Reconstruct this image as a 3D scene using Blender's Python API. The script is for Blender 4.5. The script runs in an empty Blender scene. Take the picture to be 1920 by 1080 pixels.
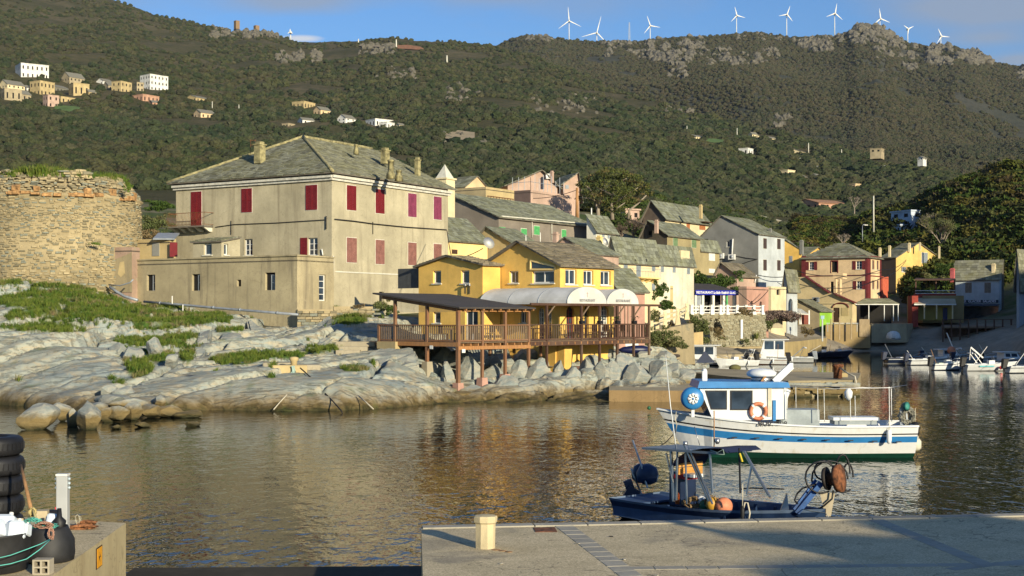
import bpy, bmesh, math, random
import numpy as np
from mathutils import Vector, Matrix
from mathutils.geometry import tessellate_polygon
R = math.radians
scene = bpy.context.scene
COL = scene.collection
# ------------------------------------------------------------------ camera, sky, sun, exposure
F, CX, HY, CZ = 2560.0, 960.0, 595.0, 4.6          # focal length in photo pixels, centre column, horizon row, eye height
cam_d = bpy.data.cameras.new('camera')
cam_d.sensor_width = 36.0
cam_d.lens = 48.0
cam_d.shift_y = (HY - 540.0) / 1920.0
cam_d.clip_start = 0.2
cam_d.clip_end = 20000.0
cam = bpy.data.objects.new('camera', cam_d)
cam.location = (0, 0, CZ)
cam.rotation_euler = (R(90), 0, 0)
COL.objects.link(cam)
scene.camera = cam
SUN_EL = R(14.5)
SUN_AZ = math.atan2(0.52, -0.855)                    # clockwise from +Y
world = bpy.data.worlds.new('World')
scene.world = world
world.use_nodes = True
wn = world.node_tree
wn.nodes.clear()
def wnode(t, **k):
 n = wn.nodes.new(t)
 for a, b in k.items(): setattr(n, a, b)
 return n
w_out = wnode('ShaderNodeOutputWorld')
w_bg = wnode('ShaderNodeBackground')
w_bg.inputs['Strength'].default_value = 0.085
sky = wnode('ShaderNodeTexSky', sky_type='NISHITA')
sky.sun_disc = False
sky.sun_elevation = SUN_EL
sky.sun_rotation = SUN_AZ
sky.air_density = 1.1
sky.dust_density = 0.4
sky.ozone_density = 2.4
tc = wnode('ShaderNodeTexCoord')
mp = wnode('ShaderNodeMapping')
mp.inputs['Scale'].default_value = (5.0, 5.0, 17.0)
mp.inputs['Location'].default_value = (1.9, 0.35, 0.6)
nz = wnode('ShaderNodeTexNoise')
nz.inputs['Scale'].default_value = 1.0
nz.inputs['Detail'].default_value = 6.0
nz.inputs['Roughness'].default_value = 0.5
rp = wnode('ShaderNodeValToRGB')
rp.color_ramp.elements[0].position = 0.53
rp.color_ramp.elements[0].color = (0, 0, 0, 1)
rp.color_ramp.elements[1].position = 0.85
rp.color_ramp.elements[1].color = (1, 1, 1, 1)
mx = wnode('ShaderNodeMix', data_type='RGBA')
mx.inputs[7].default_value = (3.0, 3.4, 4.1, 1)
mulc = wnode('ShaderNodeMath', operation='MULTIPLY')
mulc.inputs[1].default_value = 0.72
wn.links.new(tc.outputs['Generated'], mp.inputs['Vector'])
wn.links.new(mp.outputs[0], nz.inputs['Vector'])
sx_ = wnode('ShaderNodeSeparateXYZ'); wn.links.new(tc.outputs['Generated'], sx_.inputs[0])
def wm(op, a, b=0.0):
 n = wnode('ShaderNodeMath', operation=op)
 for i, v in enumerate((a, b)):
  if hasattr(v, 'is_linked'): wn.links.new(v, n.inputs[i])
  else: n.inputs[i].default_value = v
 return n.outputs[0]
ay_ = wm('MAXIMUM', wm('ABSOLUTE', sx_.outputs[1]), .05); cu_, cv_ = wm('DIVIDE', sx_.outputs[0], ay_), wm('DIVIDE', sx_.outputs[2], ay_)
def bank(px, py, rx, ry, k):
 a = wm('DIVIDE', wm('SUBTRACT', cu_, (px - CX) / F), rx / F); b = wm('DIVIDE', wm('SUBTRACT', cv_, (HY - py) / F), ry / F)
 return wm('MULTIPLY', wm('EXPONENT', wm('MULTIPLY', wm('ADD', wm('MULTIPLY', a, a), wm('MULTIPLY', b, b)), -1.0)), k)
fz_ = nz.outputs['Fac']
for q_ in ((560, 5, 150, 30, .42), (600, -60, 420, 60, .2), (1830, 18, 150, 32, .42), (1900, -60, 420, 60, .2), (1850, 72, 90, 16, .27), (1910, 112, 60, 12, .33), (920, -12, 90, 20, .14)): fz_ = wm('ADD', fz_, bank(*q_))
fw_ = wm('ADD', wm('MULTIPLY', nz.outputs['Fac'], .8), bank(562, 72, 58, 10, .42))
wn.links.new(fz_, rp.inputs[0])
wn.links.new(rp.outputs[0], mulc.inputs[0])
wn.links.new(mulc.outputs[0], mx.inputs[0])
tint = wnode('ShaderNodeMix', data_type='RGBA', blend_type='MULTIPLY')
tint.inputs[0].default_value = 1.0
tint.inputs[7].default_value = (0.60, 0.88, 1.30, 1)
wn.links.new(sky.outputs[0], tint.inputs[6])
wn.links.new(tint.outputs[2], mx.inputs[6])
mw = wnode('ShaderNodeMix', data_type='RGBA'); mw.inputs[7].default_value = (6.2, 6.5, 7.0, 1)
wn.links.new(wm('MINIMUM', wm('MAXIMUM', wm('MULTIPLY', wm('SUBTRACT', fw_, .58), 5.0), 0.0), .9), mw.inputs[0]); wn.links.new(mx.outputs[2], mw.inputs[6])
wn.links.new(mw.outputs[2], w_bg.inputs['Color'])
wn.links.new(w_bg.outputs[0], w_out.inputs['Surface'])
sun_d = bpy.data.lights.new('sun', 'SUN')
sun_d.energy = 5.0
sun_d.angle = R(0.55)
sun_d.color = (1.0, 0.88, 0.64)
sun = bpy.data.objects.new('sun', sun_d)
SUN_DIR = Vector((math.sin(SUN_AZ) * math.cos(SUN_EL), math.cos(SUN_AZ) * math.cos(SUN_EL), math.sin(SUN_EL)))
sun.rotation_euler = SUN_DIR.to_track_quat('Z', 'Y').to_euler()
sun.location = (60, -100, 60)
COL.objects.link(sun)
scene.view_settings.view_transform = 'Standard'
scene.view_settings.look = 'None'
scene.view_settings.gamma = 1.0
scene.view_settings.use_curve_mapping = False
scene.view_settings.exposure = 0.42
scene.cycles.max_bounces = 6
scene.cycles.diffuse_bounces = 2
scene.cycles.glossy_bounces = 3
scene.cycles.transparent_max_bounces = 8
scene.cycles.caustics_reflective = False
scene.cycles.caustics_refractive = False
rnd = random.Random(7)
# ------------------------------------------------------------------ helpers
def P(px, py, d):
 """world point that stands at photo pixel (px, py) at distance d"""
 return Vector(((px - CX) / F * d, d, CZ - (py - HY) / F * d))
def ZP(py, d): return CZ - (py - HY) / F * d
def XP(px, d): return (px - CX) / F * d
def unit(deg): return Vector((math.cos(R(deg)), math.sin(R(deg)), 0))
def tag(o, label=None, cat=None, group=None, kind=None):
 if label: o['label'] = label
 if cat: o['category'] = cat
 if group: o['group'] = group
 if kind: o['kind'] = kind
 return o
def thing(name, label, cat, loc=(0, 0, 0), group=None, rz=0.0):
 o = bpy.data.objects.new(name, None)
 o.empty_display_size = 0.3
 o.location = loc
 o.rotation_euler = (0, 0, rz)
 COL.objects.link(o)
 return tag(o, label, cat, group)
class MB:
 """collects faces in world (or local) coordinates, builds one mesh"""
 def __init__(s): s.v = []; s.f = []; s.m = []; s.mi = 0; s.sm = []; s.smooth = False
 def add(s, vs, fs):
  b = len(s.v)
  s.v.extend([tuple(p) for p in vs])
  for f in fs:
   s.f.append(tuple(b + i for i in f)); s.m.append(s.mi); s.sm.append(s.smooth)
  return s
 def quad(s, a, b, c, d): return s.add([a, b, c, d], [(0, 1, 2, 3)])
 def hexa(s, p):
  return s.add(p, [(0, 3, 2, 1), (4, 5, 6, 7), (0, 1, 5, 4), (1, 2, 6, 5), (2, 3, 7, 6), (3, 0, 4, 7)])
 def box(s, c, size, u=Vector((1, 0, 0)), w=Vector((0, 0, 1))):
  """box centred at c; size along u, v = w x u, w"""
  u = Vector(u).normalized(); w = Vector(w).normalized(); v = w.cross(u).normalized()
  c = Vector(c); a, b, h = size[0] / 2, size[1] / 2, size[2] / 2
  p = [c + u * x * a + v * y * b + w * z * h for z in (-1, 1) for x, y in ((-1, -1), (1, -1), (1, 1), (-1, 1))]
  return s.hexa(p)
 def bar(s, a, b, wd, hd=None, up=Vector((0, 0, 1))):
  """rectangular bar from a to b"""
  a = Vector(a); b = Vector(b); hd = hd or wd
  t = (b - a); L = t.length
  if L < 1e-6: return s
  t /= L
  up = Vector(up)
  if abs(t.dot(up)) > 0.98: up = Vector((1, 0, 0)) if abs(t.x) < .9 else Vector((0, 1, 0))
  sd = t.cross(up).normalized(); u2 = sd.cross(t).normalized()
  p = []
  for q in (a, b):
   for x, y in ((-1, -1), (1, -1), (1, 1), (-1, 1)):
    p.append(q + sd * x * wd / 2 + u2 * y * hd / 2)
  return s.hexa(p)
 def tube(s, pts, r, n=6, caps=True):
  pts = [Vector(p) for p in pts]
  rr = r if isinstance(r, (list, tuple)) else [r] * len(pts)
  vs = []; fs = []
  ref = Vector((0, 0, 1))
  sd = None
  for i, p in enumerate(pts):
   t = (pts[min(i + 1, len(pts) - 1)] - pts[max(i - 1, 0)])
   if t.length < 1e-9: t = Vector((0, 0, 1))
   t.normalize()
   if sd is None:
    rf = ref if abs(t.z) < .95 else Vector((1, 0, 0))
    sd = t.cross(rf).normalized()
   else:
    sd = (sd - t * sd.dot(t))
    if sd.length < 1e-6: sd = t.cross(ref)
    sd.normalize()
   u2 = t.cross(sd)
   for k in range(n):
    a = 2 * math.pi * k / n
    vs.append(p + (sd * math.cos(a) + u2 * math.sin(a)) * rr[i])
  for i in range(len(pts) - 1):
   for k in range(n):
    a = i * n + k; b = i * n + (k + 1) % n
    fs.append((a, b, b + n, a + n))
  if caps:
   fs.append(tuple(reversed(range(n)))); fs.append(tuple((len(pts) - 1) * n + k for k in range(n)))
  sm = s.smooth; s.smooth = True; s.add(vs, fs); s.smooth = sm
  return s
 def lathe(s, c, prof, n=12, ax=Vector((0, 0, 1)), u=None):
  """prof: list of (radius, height along ax)"""
  ax = Vector(ax).normalized(); c = Vector(c)
  u = Vector(u) if u else (Vector((1, 0, 0)) if abs(ax.x) < .9 else Vector((0, 1, 0)))
  u = (u - ax * u.dot(ax)).normalized(); v = ax.cross(u)
  vs = []; fs = []
  for r_, h in prof:
   for k in range(n):
    a = 2 * math.pi * k / n
    vs.append(c + ax * h + (u * math.cos(a) + v * math.sin(a)) * max(r_, 1e-4))
  for i in range(len(prof) - 1):
   for k in range(n):
    a = i * n + k; b = i * n + (k + 1) % n
    fs.append((a, b, b + n, a + n))
  fs.append(tuple(reversed(range(n)))); fs.append(tuple((len(prof) - 1) * n + k for k in range(n)))
  sm = s.smooth; s.smooth = True; s.add(vs, fs); s.smooth = sm
  return s
 def poly(s, pts, holes=(), n=None, flip=False):
  """planar polygon with holes; pts as 3-D points"""
  loops = [[Vector(p) for p in pts]] + [[Vector(p) for p in h] for h in holes]
  flat = [p for l in loops for p in l]
  tris = tessellate_polygon(loops)
  out = []
  for t in tris:
   a, b, c = (flat[i] for i in t)
   nn = (b - a).cross(c - a)
   if nn.length < 1e-9: continue
   if n is not None and nn.dot(n) < 0: t = (t[0], t[2], t[1])
   out.append(tuple(t))
  return s.add(flat, out)
 def slab(s, pts, th, up=Vector((0, 0, 1))):
  """polygon pts extruded down by th along up"""
  pts = [Vector(p) for p in pts]; n = len(pts)
  nn = (pts[1] - pts[0]).cross(pts[2] - pts[0])
  if nn.dot(up) < 0: pts.reverse()
  lo = [p - up * th for p in pts]
  fs = [tuple(range(n)), tuple(reversed(range(n, 2 * n)))]
  for i in range(n):
   j = (i + 1) % n
   fs.append((i, i + n, j + n, j))
  return s.add(pts + lo, fs)
 def build(s, name, mat, parent=None, kind=None, bevel=0):
  org = Vector((0, 0, 0)) if parent is None or s.__dict__.get('local') else worldloc(parent)
  vs = np.array(s.v, dtype=np.float64).reshape(-1, 3) - np.array(org)
  me = bpy.data.meshes.new(name)
  me.from_pydata(vs.tolist(), [], s.f)
  mats = mat if isinstance(mat, (list, tuple)) else [mat]
  for m in mats: me.materials.append(m)
  if len(mats) > 1: me.polygons.foreach_set('material_index', s.m)
  if any(s.sm): me.polygons.foreach_set('use_smooth', s.sm)
  me.update()
  o = bpy.data.objects.new(name, me)
  COL.objects.link(o)
  if parent: o.parent = parent
  if kind: o['kind'] = kind
  if bevel:
   b = o.modifiers.new('bevel', 'BEVEL'); b.width = bevel; b.segments = 1; b.limit_method = 'ANGLE'
  return o
def LMB():
 m = MB(); m.local = True; return m
def worldloc(o):
 v = Vector((0, 0, 0))
 while o: v += o.location; o = o.parent
 return v
def numesh(name, V, Fc, mats, smooth=False, attrs=None, parent=None):
 me = bpy.data.meshes.new(name)
 V = np.asarray(V, dtype=np.float32); Fc = np.asarray(Fc, dtype=np.int32)
 k = Fc.shape[1]
 me.vertices.add(len(V)); me.vertices.foreach_set('co', V.ravel())
 me.loops.add(Fc.size); me.loops.foreach_set('vertex_index', Fc.ravel())
 me.polygons.add(len(Fc)); me.polygons.foreach_set('loop_start', np.arange(0, Fc.size, k, dtype=np.int32))
 if smooth: me.polygons.foreach_set('use_smooth', np.ones(len(Fc), dtype=bool))
 for m in mats: me.materials.append(m)
 me.update(calc_edges=True)
 me.validate()
 for nm, arr in (attrs or {}).items():
  a = me.attributes.new(nm, 'FLOAT', 'POINT'); a.data.foreach_set('value', np.asarray(arr, dtype=np.float32).ravel())
 o = bpy.data.objects.new(name, me); COL.objects.link(o)
 if parent: o.parent = parent
 return o
# ------------------------------------------------------------------ numpy noise
def _h(i, j, k, s):
 i = i.astype(np.int64); j = j.astype(np.int64); k = k.astype(np.int64)
 n = (i * 374761393 + j * 668265263 + k * 2147483647 + s * 1274126177) & 0x7fffffff
 n = ((n ^ (n >> 13)) * 1274126177) & 0x7fffffff
 n = ((n ^ (n >> 15)) * 2246822519) & 0x7fffffff
 return ((n ^ (n >> 16)) & 0xffffff) / float(0xffffff)
def vnoise(x, y, z=0.0, s=0):
 x = np.asarray(x, dtype=float); y = np.asarray(y, dtype=float) + x * 0; z = np.asarray(z, dtype=float) + x * 0
 xi, yi, zi = np.floor(x), np.floor(y), np.floor(z)
 fx, fy, fz = x - xi, y - yi, z - zi
 u, v, w = [t * t * t * (t * (6 * t - 15) + 10) for t in (fx, fy, fz)]
 r = 0
 for a in (0, 1):
  for b in (0, 1):
   for c in (0, 1):
    wt = (u if a else 1 - u) * (v if b else 1 - v) * (w if c else 1 - w)
    r = r + wt * _h(xi + a, yi + b, zi + c, s)
 return r * 2 - 1
def fbm(x, y, z=0.0, o=4, s=0, g=0.5):
 r = 0; a = 1; t = 0
 for i in range(o):
  r = r + a * vnoise(x * 2 ** i + 13.7 * i, y * 2 ** i + 5.1 * i, z * 2 ** i if not np.isscalar(z) or z else 0.0, s + i); t += a; a *= g
 return r / t
def worley(x, y, s=0, jit=0.9):
 """returns f1, f2-f1, cell hash a, cell hash b, cell centre offset"""
 xi, yi = np.floor(x), np.floor(y)
 f1 = np.full(x.shape, 9.0); f2 = np.full(x.shape, 9.0)
 ha = np.zeros(x.shape); hb = np.zeros(x.shape); dx1 = np.zeros(x.shape); dy1 = np.zeros(x.shape)
 for a in (-1, 0, 1):
  for b in (-1, 0, 1):
   ci, cj = xi + a, yi + b
   px = ci + .5 + jit * (_h(ci, cj, ci * 0, s) - .5); py = cj + .5 + jit * (_h(ci, cj, ci * 0 + 7, s) - .5)
   dx, dy = x - px, y - py
   d = np.sqrt(dx * dx + dy * dy)
   h1 = _h(ci, cj, ci * 0 + 3, s); h2 = _h(ci, cj, ci * 0 + 5, s)
   nearer = d < f1
   f2 = np.where(nearer, f1, np.minimum(f2, d))
   ha = np.where(nearer, h1, ha); hb = np.where(nearer, h2, hb)
   dx1 = np.where(nearer, dx, dx1); dy1 = np.where(nearer, dy, dy1)
   f1 = np.where(nearer, d, f1)
 return f1, f2 - f1, ha, hb, dx1, dy1
# ------------------------------------------------------------------ materials
def lin(c):
 return tuple(((x / 255) / 12.92 if x / 255 <= .04045 else (((x / 255) + .055) / 1.055) ** 2.4) for x in c[:3]) + (1,)
class NT:
 def __init__(s, name):
  s.mat = bpy.data.materials.new(name); s.mat.use_nodes = True
  s.t = s.mat.node_tree; s.t.nodes.clear()
  s.out = s.n('ShaderNodeOutputMaterial'); s.b = s.n('ShaderNodeBsdfPrincipled')
  s.t.links.new(s.b.outputs[0], s.out.inputs['Surface'])
  s.geo = None
 def n(s, t, **k):
  x = s.t.nodes.new(t)
  for a, b in k.items(): setattr(x, a, b)
  return x
 def l(s, a, b): s.t.links.new(a, b)
 def pos(s, scale=(1, 1, 1), rot=(0, 0, 0), obj=False):
  if obj:
   g = s.n('ShaderNodeTexCoord').outputs['Object']
  else:
   if s.geo is None: s.geo = s.n('ShaderNodeNewGeometry')
   g = s.geo.outputs['Position']
  m = s.n('ShaderNodeMapping'); m.inputs['Scale'].default_value = scale; m.inputs['Rotation'].default_value = rot
  s.l(g, m.inputs['Vector']); return m.outputs[0]
 def noise(s, v, scale=1.0, detail=4, rough=.55, dist=0.0):
  x = s.n('ShaderNodeTexNoise'); s.l(v, x.inputs['Vector'])
  x.inputs['Scale'].default_value = scale; x.inputs['Detail'].default_value = detail
  x.inputs['Roughness'].default_value = rough; x.inputs['Distortion'].default_value = dist
  return x.outputs['Fac']
 def ramp(s, f, a, b, ca=(0, 0, 0, 1), cb=(1, 1, 1, 1)):
  if a < 0 or b > 1:
   x = s.n('ShaderNodeMapRange'); s.l(f, x.inputs[0])
   for i_, v_ in ((1, a), (2, b), (3, ca[0]), (4, cb[0])): x.inputs[i_].default_value = v_
   return x.outputs[0]
  x = s.n('ShaderNodeValToRGB'); e = x.color_ramp.elements
  e[0].position = a; e[0].color = ca; e[1].position = b; e[1].color = cb
  s.l(f, x.inputs[0]); return x.outputs[0]
 def mix(s, f, a, b, mode='MIX'):
  x = s.n('ShaderNodeMix', data_type='RGBA', blend_type=mode)
  for sock, val in ((x.inputs[0], f), (x.inputs[6], a), (x.inputs[7], b)):
   if hasattr(val, 'is_linked'): s.l(val, sock)
   elif isinstance(val, (int, float)): sock.default_value = val
   else: sock.default_value = tuple(val[:3]) + (1,)
  return x.outputs[2]
 def math(s, op, a, b=0.0, clamp=False):
  x = s.n('ShaderNodeMath', operation=op, use_clamp=clamp)
  for sock, val in ((x.inputs[0], a), (x.inputs[1], b)):
   if hasattr(val, 'is_linked'): s.l(val, sock)
   else: sock.default_value = val
  return x.outputs[0]
 def col(s, c):
  if hasattr(c, 'is_linked'): s.l(c, s.b.inputs['Base Color'])
  else: s.b.inputs['Base Color'].default_value = tuple(c[:3]) + (1,)
 def bump(s, h, strength=.3, dist=.05, base=None):
  x = s.n('ShaderNodeBump'); x.inputs['Strength'].default_value = strength; x.inputs['Distance'].default_value = dist
  s.l(h, x.inputs['Height'])
  if base is not None: s.l(base, x.inputs['Normal'])
  s.l(x.outputs[0], s.b.inputs['Normal']); return x.outputs[0]
 def rough(s, r): s.b.inputs['Roughness'].default_value = r
 def spec(s, v): s.b.inputs['Specular IOR Level'].default_value = v
_mc = {}
def plain(name, c, rough=.6, metal=0.0, var=.12, sc=3.0, spec=.4):
 """paint / metal / rubber with slight uneven tone"""
 if name in _mc: return _mc[name]
 m = NT(name); p = m.pos()
 f = m.noise(p, sc, 5, .6)
 d = tuple(x * (1 - var * 2.2) for x in c[:3]); e = tuple(min(1, x * (1 + var)) for x in c[:3])
 m.col(m.mix(m.ramp(f, .3, .7), d, e)); m.rough(rough); m.b.inputs['Metallic'].default_value = metal; m.spec(spec)
 m.bump(m.noise(p, 40, 3), .08, .01)
 _mc[name] = m.mat; return m.mat
def plaster(name, c, dirt=.5, stain=(.16, .13, .09), patch=None, streak=.6):
 """rendered wall: blotches, rain streaks, hairline relief"""
 if name in _mc: return _mc[name]
 m = NT(name); p = m.pos()
 big = m.noise(p, .35, 5, .65); fine = m.noise(p, 6, 6, .7)
 st = m.noise(m.pos((1.6, 1.6, .12)), 1.0, 5, .6, .4)
 c1 = m.mix(m.ramp(big, .35, .68), tuple(x * .76 for x in c), tuple(min(1, x * 1.12) for x in c))
 c2 = m.mix(m.math('MULTIPLY', m.ramp(st, .52, .8), dirt * streak), c1, stain)
 c3 = m.mix(m.math('MULTIPLY', m.ramp(fine, .5, .85), dirt * .45), c2, tuple(x * .55 for x in c))
 if patch:
  pf = m.noise(p, .8, 6, .7, .6)
  c3 = m.mix(m.ramp(pf, .60, .66), c3, patch)
 ck = m.math('ABSOLUTE', m.math('SUBTRACT', m.noise(p, .55, 4, .6, .5), .5))
 c3 = m.mix(m.math('MULTIPLY', m.ramp(ck, 0, .006, (1, 1, 1, 1), (0, 0, 0, 1)), dirt * .5), c3, tuple(x * .45 for x in c))
 m.col(c3); m.rough(.92); m.spec(.15)
 h = m.noise(p, 9, 8, .75)
 m.bump(h, .45, .03)
 _mc[name] = m.mat; return m.mat
def lauze(name, c=(.16, .17, .135), moss=(.17, .16, .055), k=.5):
 """stone roof slates: tone per slate (island), lichen"""
 if name in _mc: return _mc[name]
 m = NT(name); p = m.pos()
 g = m.n('ShaderNodeNewGeometry')
 isl = g.outputs['Random Per Island']
 a = m.mix(isl, tuple(x * .62 for x in c), tuple(x * 1.45 for x in c))
 b = m.mix(m.math('MULTIPLY', m.ramp(m.noise(p, .7, 6, .7), .42, .66), k), a, moss)
 d = m.mix(m.math('MULTIPLY', m.ramp(m.noise(p, 5, 4, .7), .55, .75), .45), b, (.24, .24, .19))
 m.col(d); m.rough(.9); m.spec(.2); m.bump(m.noise(p, 14, 5), .5, .03)
 _mc[name] = m.mat; return m.mat
def wood(name, c, rough=.75, grain=(1, 1, 9)):
 if name in _mc: return _mc[name]
 m = NT(name); p = m.pos((6, 6, .7))
 f = m.noise(p, 2, 6, .7, .8); g = m.noise(m.pos(), .5, 3)
 a = m.mix(m.ramp(f, .3, .7), tuple(x * .6 for x in c), tuple(x * 1.2 for x in c))
 a = m.mix(m.math('MULTIPLY', m.ramp(g, .45, .7), .35), a, (.22, .17, .12))
 m.col(a); m.rough(rough); m.spec(.25); m.bump(f, .35, .01)
 _mc[name] = m.mat; return m.mat
def glass(name='window glass', c=(.02, .03, .045), rough=.06):
 if name in _mc: return _mc[name]
 m = NT(name); m.col(m.mix(m.ramp(m.noise(m.pos(), 1.3, 3), .35, .65), c, tuple(x * 2.2 for x in c))); m.rough(rough); m.spec(.7)
 m.bump(m.noise(m.pos(), .9, 2), .06, .05)
 _mc[name] = m.mat; return m.mat
GLASS = glass()
DARK = plain('dark interior', (.012, .011, .01), .9)
WHITE = plain('white paint', (.74, .73, .68), .45, var=.06)
CREAMW = plain('cream trim', (.62, .6, .5), .6, var=.08)
BLACK = plain('black rubber', (.012, .012, .014), .55, var=.2)
STEEL = plain('brushed steel', (.42, .43, .44), .38, metal=.9)
GALV = plain('galvanised grey', (.32, .35, .38), .5, metal=.3)
RUST = plain('rust', (.20, .075, .03), .9, var=.4, sc=9)
# ------------------------------------------------------------------ terrain materials
def ground_mat(name, a, b, c, rock, rockamt=.5):
 m = NT(name); p = m.pos()
 f1 = m.noise(p, .012, 6, .6); f2 = m.noise(p, .09, 6, .7); f3 = m.noise(p, .6, 5, .7)
 x = m.mix(m.ramp(f1, .4, .62), a, b)
 x = m.mix(m.ramp(f2, .42, .66), x, c)
 x = m.mix(m.math('MULTIPLY', m.ramp(f3, .6, .72), rockamt), x, rock)
 m.col(x); m.rough(1); m.spec(.05); m.bump(f3, .9, 1.2)
 return m.mat
M_HILL = ground_mat('maquis ground', (.075, .07, .035), (.12, .10, .06), (.05, .055, .025), (.26, .22, .15), .7)
M_MOUNT = ground_mat('mountain ground', (.06, .065, .05), (.075, .075, .06), (.045, .05, .04), (.17, .155, .12), .3)
m = NT('village ground'); p = m.pos()
f = m.noise(p, .5, 6, .7)
m.col(m.mix(m.ramp(m.noise(p, .15, 4), .4, .6), m.mix(m.ramp(f, .4, .6), (.20, .17, .11), (.13, .11, .07)), (.06, .085, .025)))
sz_ = m.n('ShaderNodeSeparateXYZ'); m.l(m.geo.outputs['Position'], sz_.inputs[0])
base_ = m.b.inputs['Base Color'].links[0].from_socket
m.col(m.mix(m.ramp(sz_.outputs[2], 3.2, 5.0, (1, 1, 1, 1), (0, 0, 0, 1)), base_, m.mix(m.ramp(f, .35, .65), (.22, .19, .14), (.32, .28, .21))))
m.rough(1); m.spec(.1); m.bump(f, .8, .3)
M_VILL = m.mat
def interp_cols(cols, xs):
 """cols: {x: [(d, z), ...]} with equal knot counts -> arrays D[x, k], Z[x, k]"""
 ks = sorted(cols); K = len(cols[ks[0]])
 D = np.stack([np.interp(xs, ks, [cols[k][i][0] for k in ks]) for i in range(K)], 1)
 Z = np.stack([np.interp(xs, ks, [cols[k][i][1] for k in ks]) for i in range(K)], 1)
 return D, Z
def polar_sheet(name, xs, dmat, zfun, mats, smooth=True, attrs=None):
 """dmat: (nx, nd) distances; zfun(PX, D, X) -> Z"""
 nx, nd = dmat.shape
 PX = np.repeat(xs[:, None], nd, 1)
 X = (PX - CX) / F * dmat
 Z = zfun(PX, dmat, X)
 V = np.stack([X, dmat, Z], -1).reshape(-1, 3)
 i = np.arange(nx - 1)[:, None] * nd + np.arange(nd - 1)[None, :]
 Fc = np.stack([i, i + nd, i + nd + 1, i + 1], -1).reshape(-1, 4)
 at = attrs(PX, dmat, X, Z) if attrs else None
 return numesh(name, V, Fc, mats, smooth, at), X, Z
# --- skyline tables (photo columns -> row of the bare ground skyline, and its distance)
A_SKY = [(-700, -170, 2300), (-300, -110, 2300), (0, -42, 2300), (215, 0, 2250), (300, 30, 2200), (430, 58, 2150), (485, 58, 2120), (560, 78, 2100),
   (640, 80, 2080), (740, 72, 2050), (860, 80, 2000), (930, 87, 1950), (1000, 106, 1850), (1080, 136, 1700), (1200, 186, 1450), (1280, 204, 1300),
   (1400, 236, 1120), (1600, 286, 900), (1750, 316, 760), (1830, 350, 700), (1950, 400, 640), (2400, 470, 600)]
B_SKY = [(-300, 130, 2900), (600, 120, 2900), (800, 100, 2900), (930, 86, 2800), (990, 68, 2750), (1025, 66, 2720), (1060, 77, 2700), (1200, 78, 2650), (1280, 72, 2600),
   (1350, 65, 2600), (1420, 60, 2600), (1460, 67, 2600), (1500, 72, 2600), (1560, 70, 2600), (1590, 64, 2600), (1605, 55, 2600), (1645, 54, 2600), (1668, 66, 2600),
   (1700, 82, 2600), (1760, 90, 2580), (1790, 86, 2560), (1830, 100, 2550), (1860, 116, 2540), (1920, 128, 2500), (2100, 190, 2400), (2500, 300, 2300)]
def tab(T, xs, k): return np.interp(xs, [t[0] for t in T], [t[k] for t in T])
A_D0, B_D0 = 235.0, 700.0
def a_base(x): return np.interp(x, [-700, 0, 250, 450, 620, 800, 1000, 1150, 1230, 1300, 1430, 1500, 1600, 1700, 1800, 1900, 2400], [354, 397, 407, 407, 397, 386, 386, 397, 408, 429, 471, 492, 514, 503, 471, 429, 380])
def hillA(PX, D):
 ds = tab(A_SKY, PX, 2); ys = tab(A_SKY, PX, 1); t = np.clip(np.log(D / A_D0) / np.log(ds / A_D0), 0, 1)
 yb = a_base(PX)
 y = yb + (ys - yb) * (0.62 * t + 0.38 * t ** 2.2)
 z = CZ - (y - HY) / F * D
 X = (PX - CX) / F * D
 r = 1 - np.abs(fbm(X / 330, D / 420, 0, 4, 11)) * 2
 z = z + (r - .35) * D * .013 * np.sin(np.pi * np.clip(t, 0, 1)) ** .7 + fbm(X / 45, D / 45, 0, 3, 5) * D * .0022
 over = np.clip(D - ds, 0, None)
 return z - over * .75
def hillB(PX, D):
 ds = tab(B_SKY, PX, 2); ys = tab(B_SKY, PX, 1); t = np.clip(np.log(D / B_D0) / np.log(ds / B_D0), 0, 1)
 yb = 420.0
 y = yb + (ys - yb) * (0.55 * t + 0.45 * t ** 2.0)
 z = CZ - (y - HY) / F * D
 X = (PX - CX) / F * D
 r = 1 - np.abs(fbm(X / 420 + D / 1500, D / 520, 0, 4, 31)) * 2
 z = z + (r - .3) * D * .022 * np.sin(np.pi * np.clip(t, 0, 1)) ** .8 + fbm(X / 60, D / 60, 0, 3, 6) * D * .0025
 over = np.clip(D - ds, 0, None)
 return z - over * .7
xs = np.linspace(-700, 2400, 420)
ds = tab(A_SKY, xs, 2)
tt = np.concatenate([np.linspace(0, 1, 230), np.array([1.02, 1.05, 1.1])])
dm = A_D0 * (ds[:, None] / A_D0) ** tt[None, :]
oA, XA, ZA = polar_sheet('near_hill', xs, dm, lambda PX, D, X: hillA(PX, D), [M_HILL])
tag(oA, kind='structure')
xs = np.linspace(400, 2500, 330)
ds = tab(B_SKY, xs, 2)
tt = np.concatenate([np.linspace(0, 1, 200), np.array([1.03, 1.08, 1.15])])
dm = B_D0 * (ds[:, None] / B_D0) ** tt[None, :]
oB, XB, ZB = polar_sheet('mountain', xs, dm, lambda PX, D, X: hillB(PX, D), [M_MOUNT])
tag(oB, kind='structure')
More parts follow.
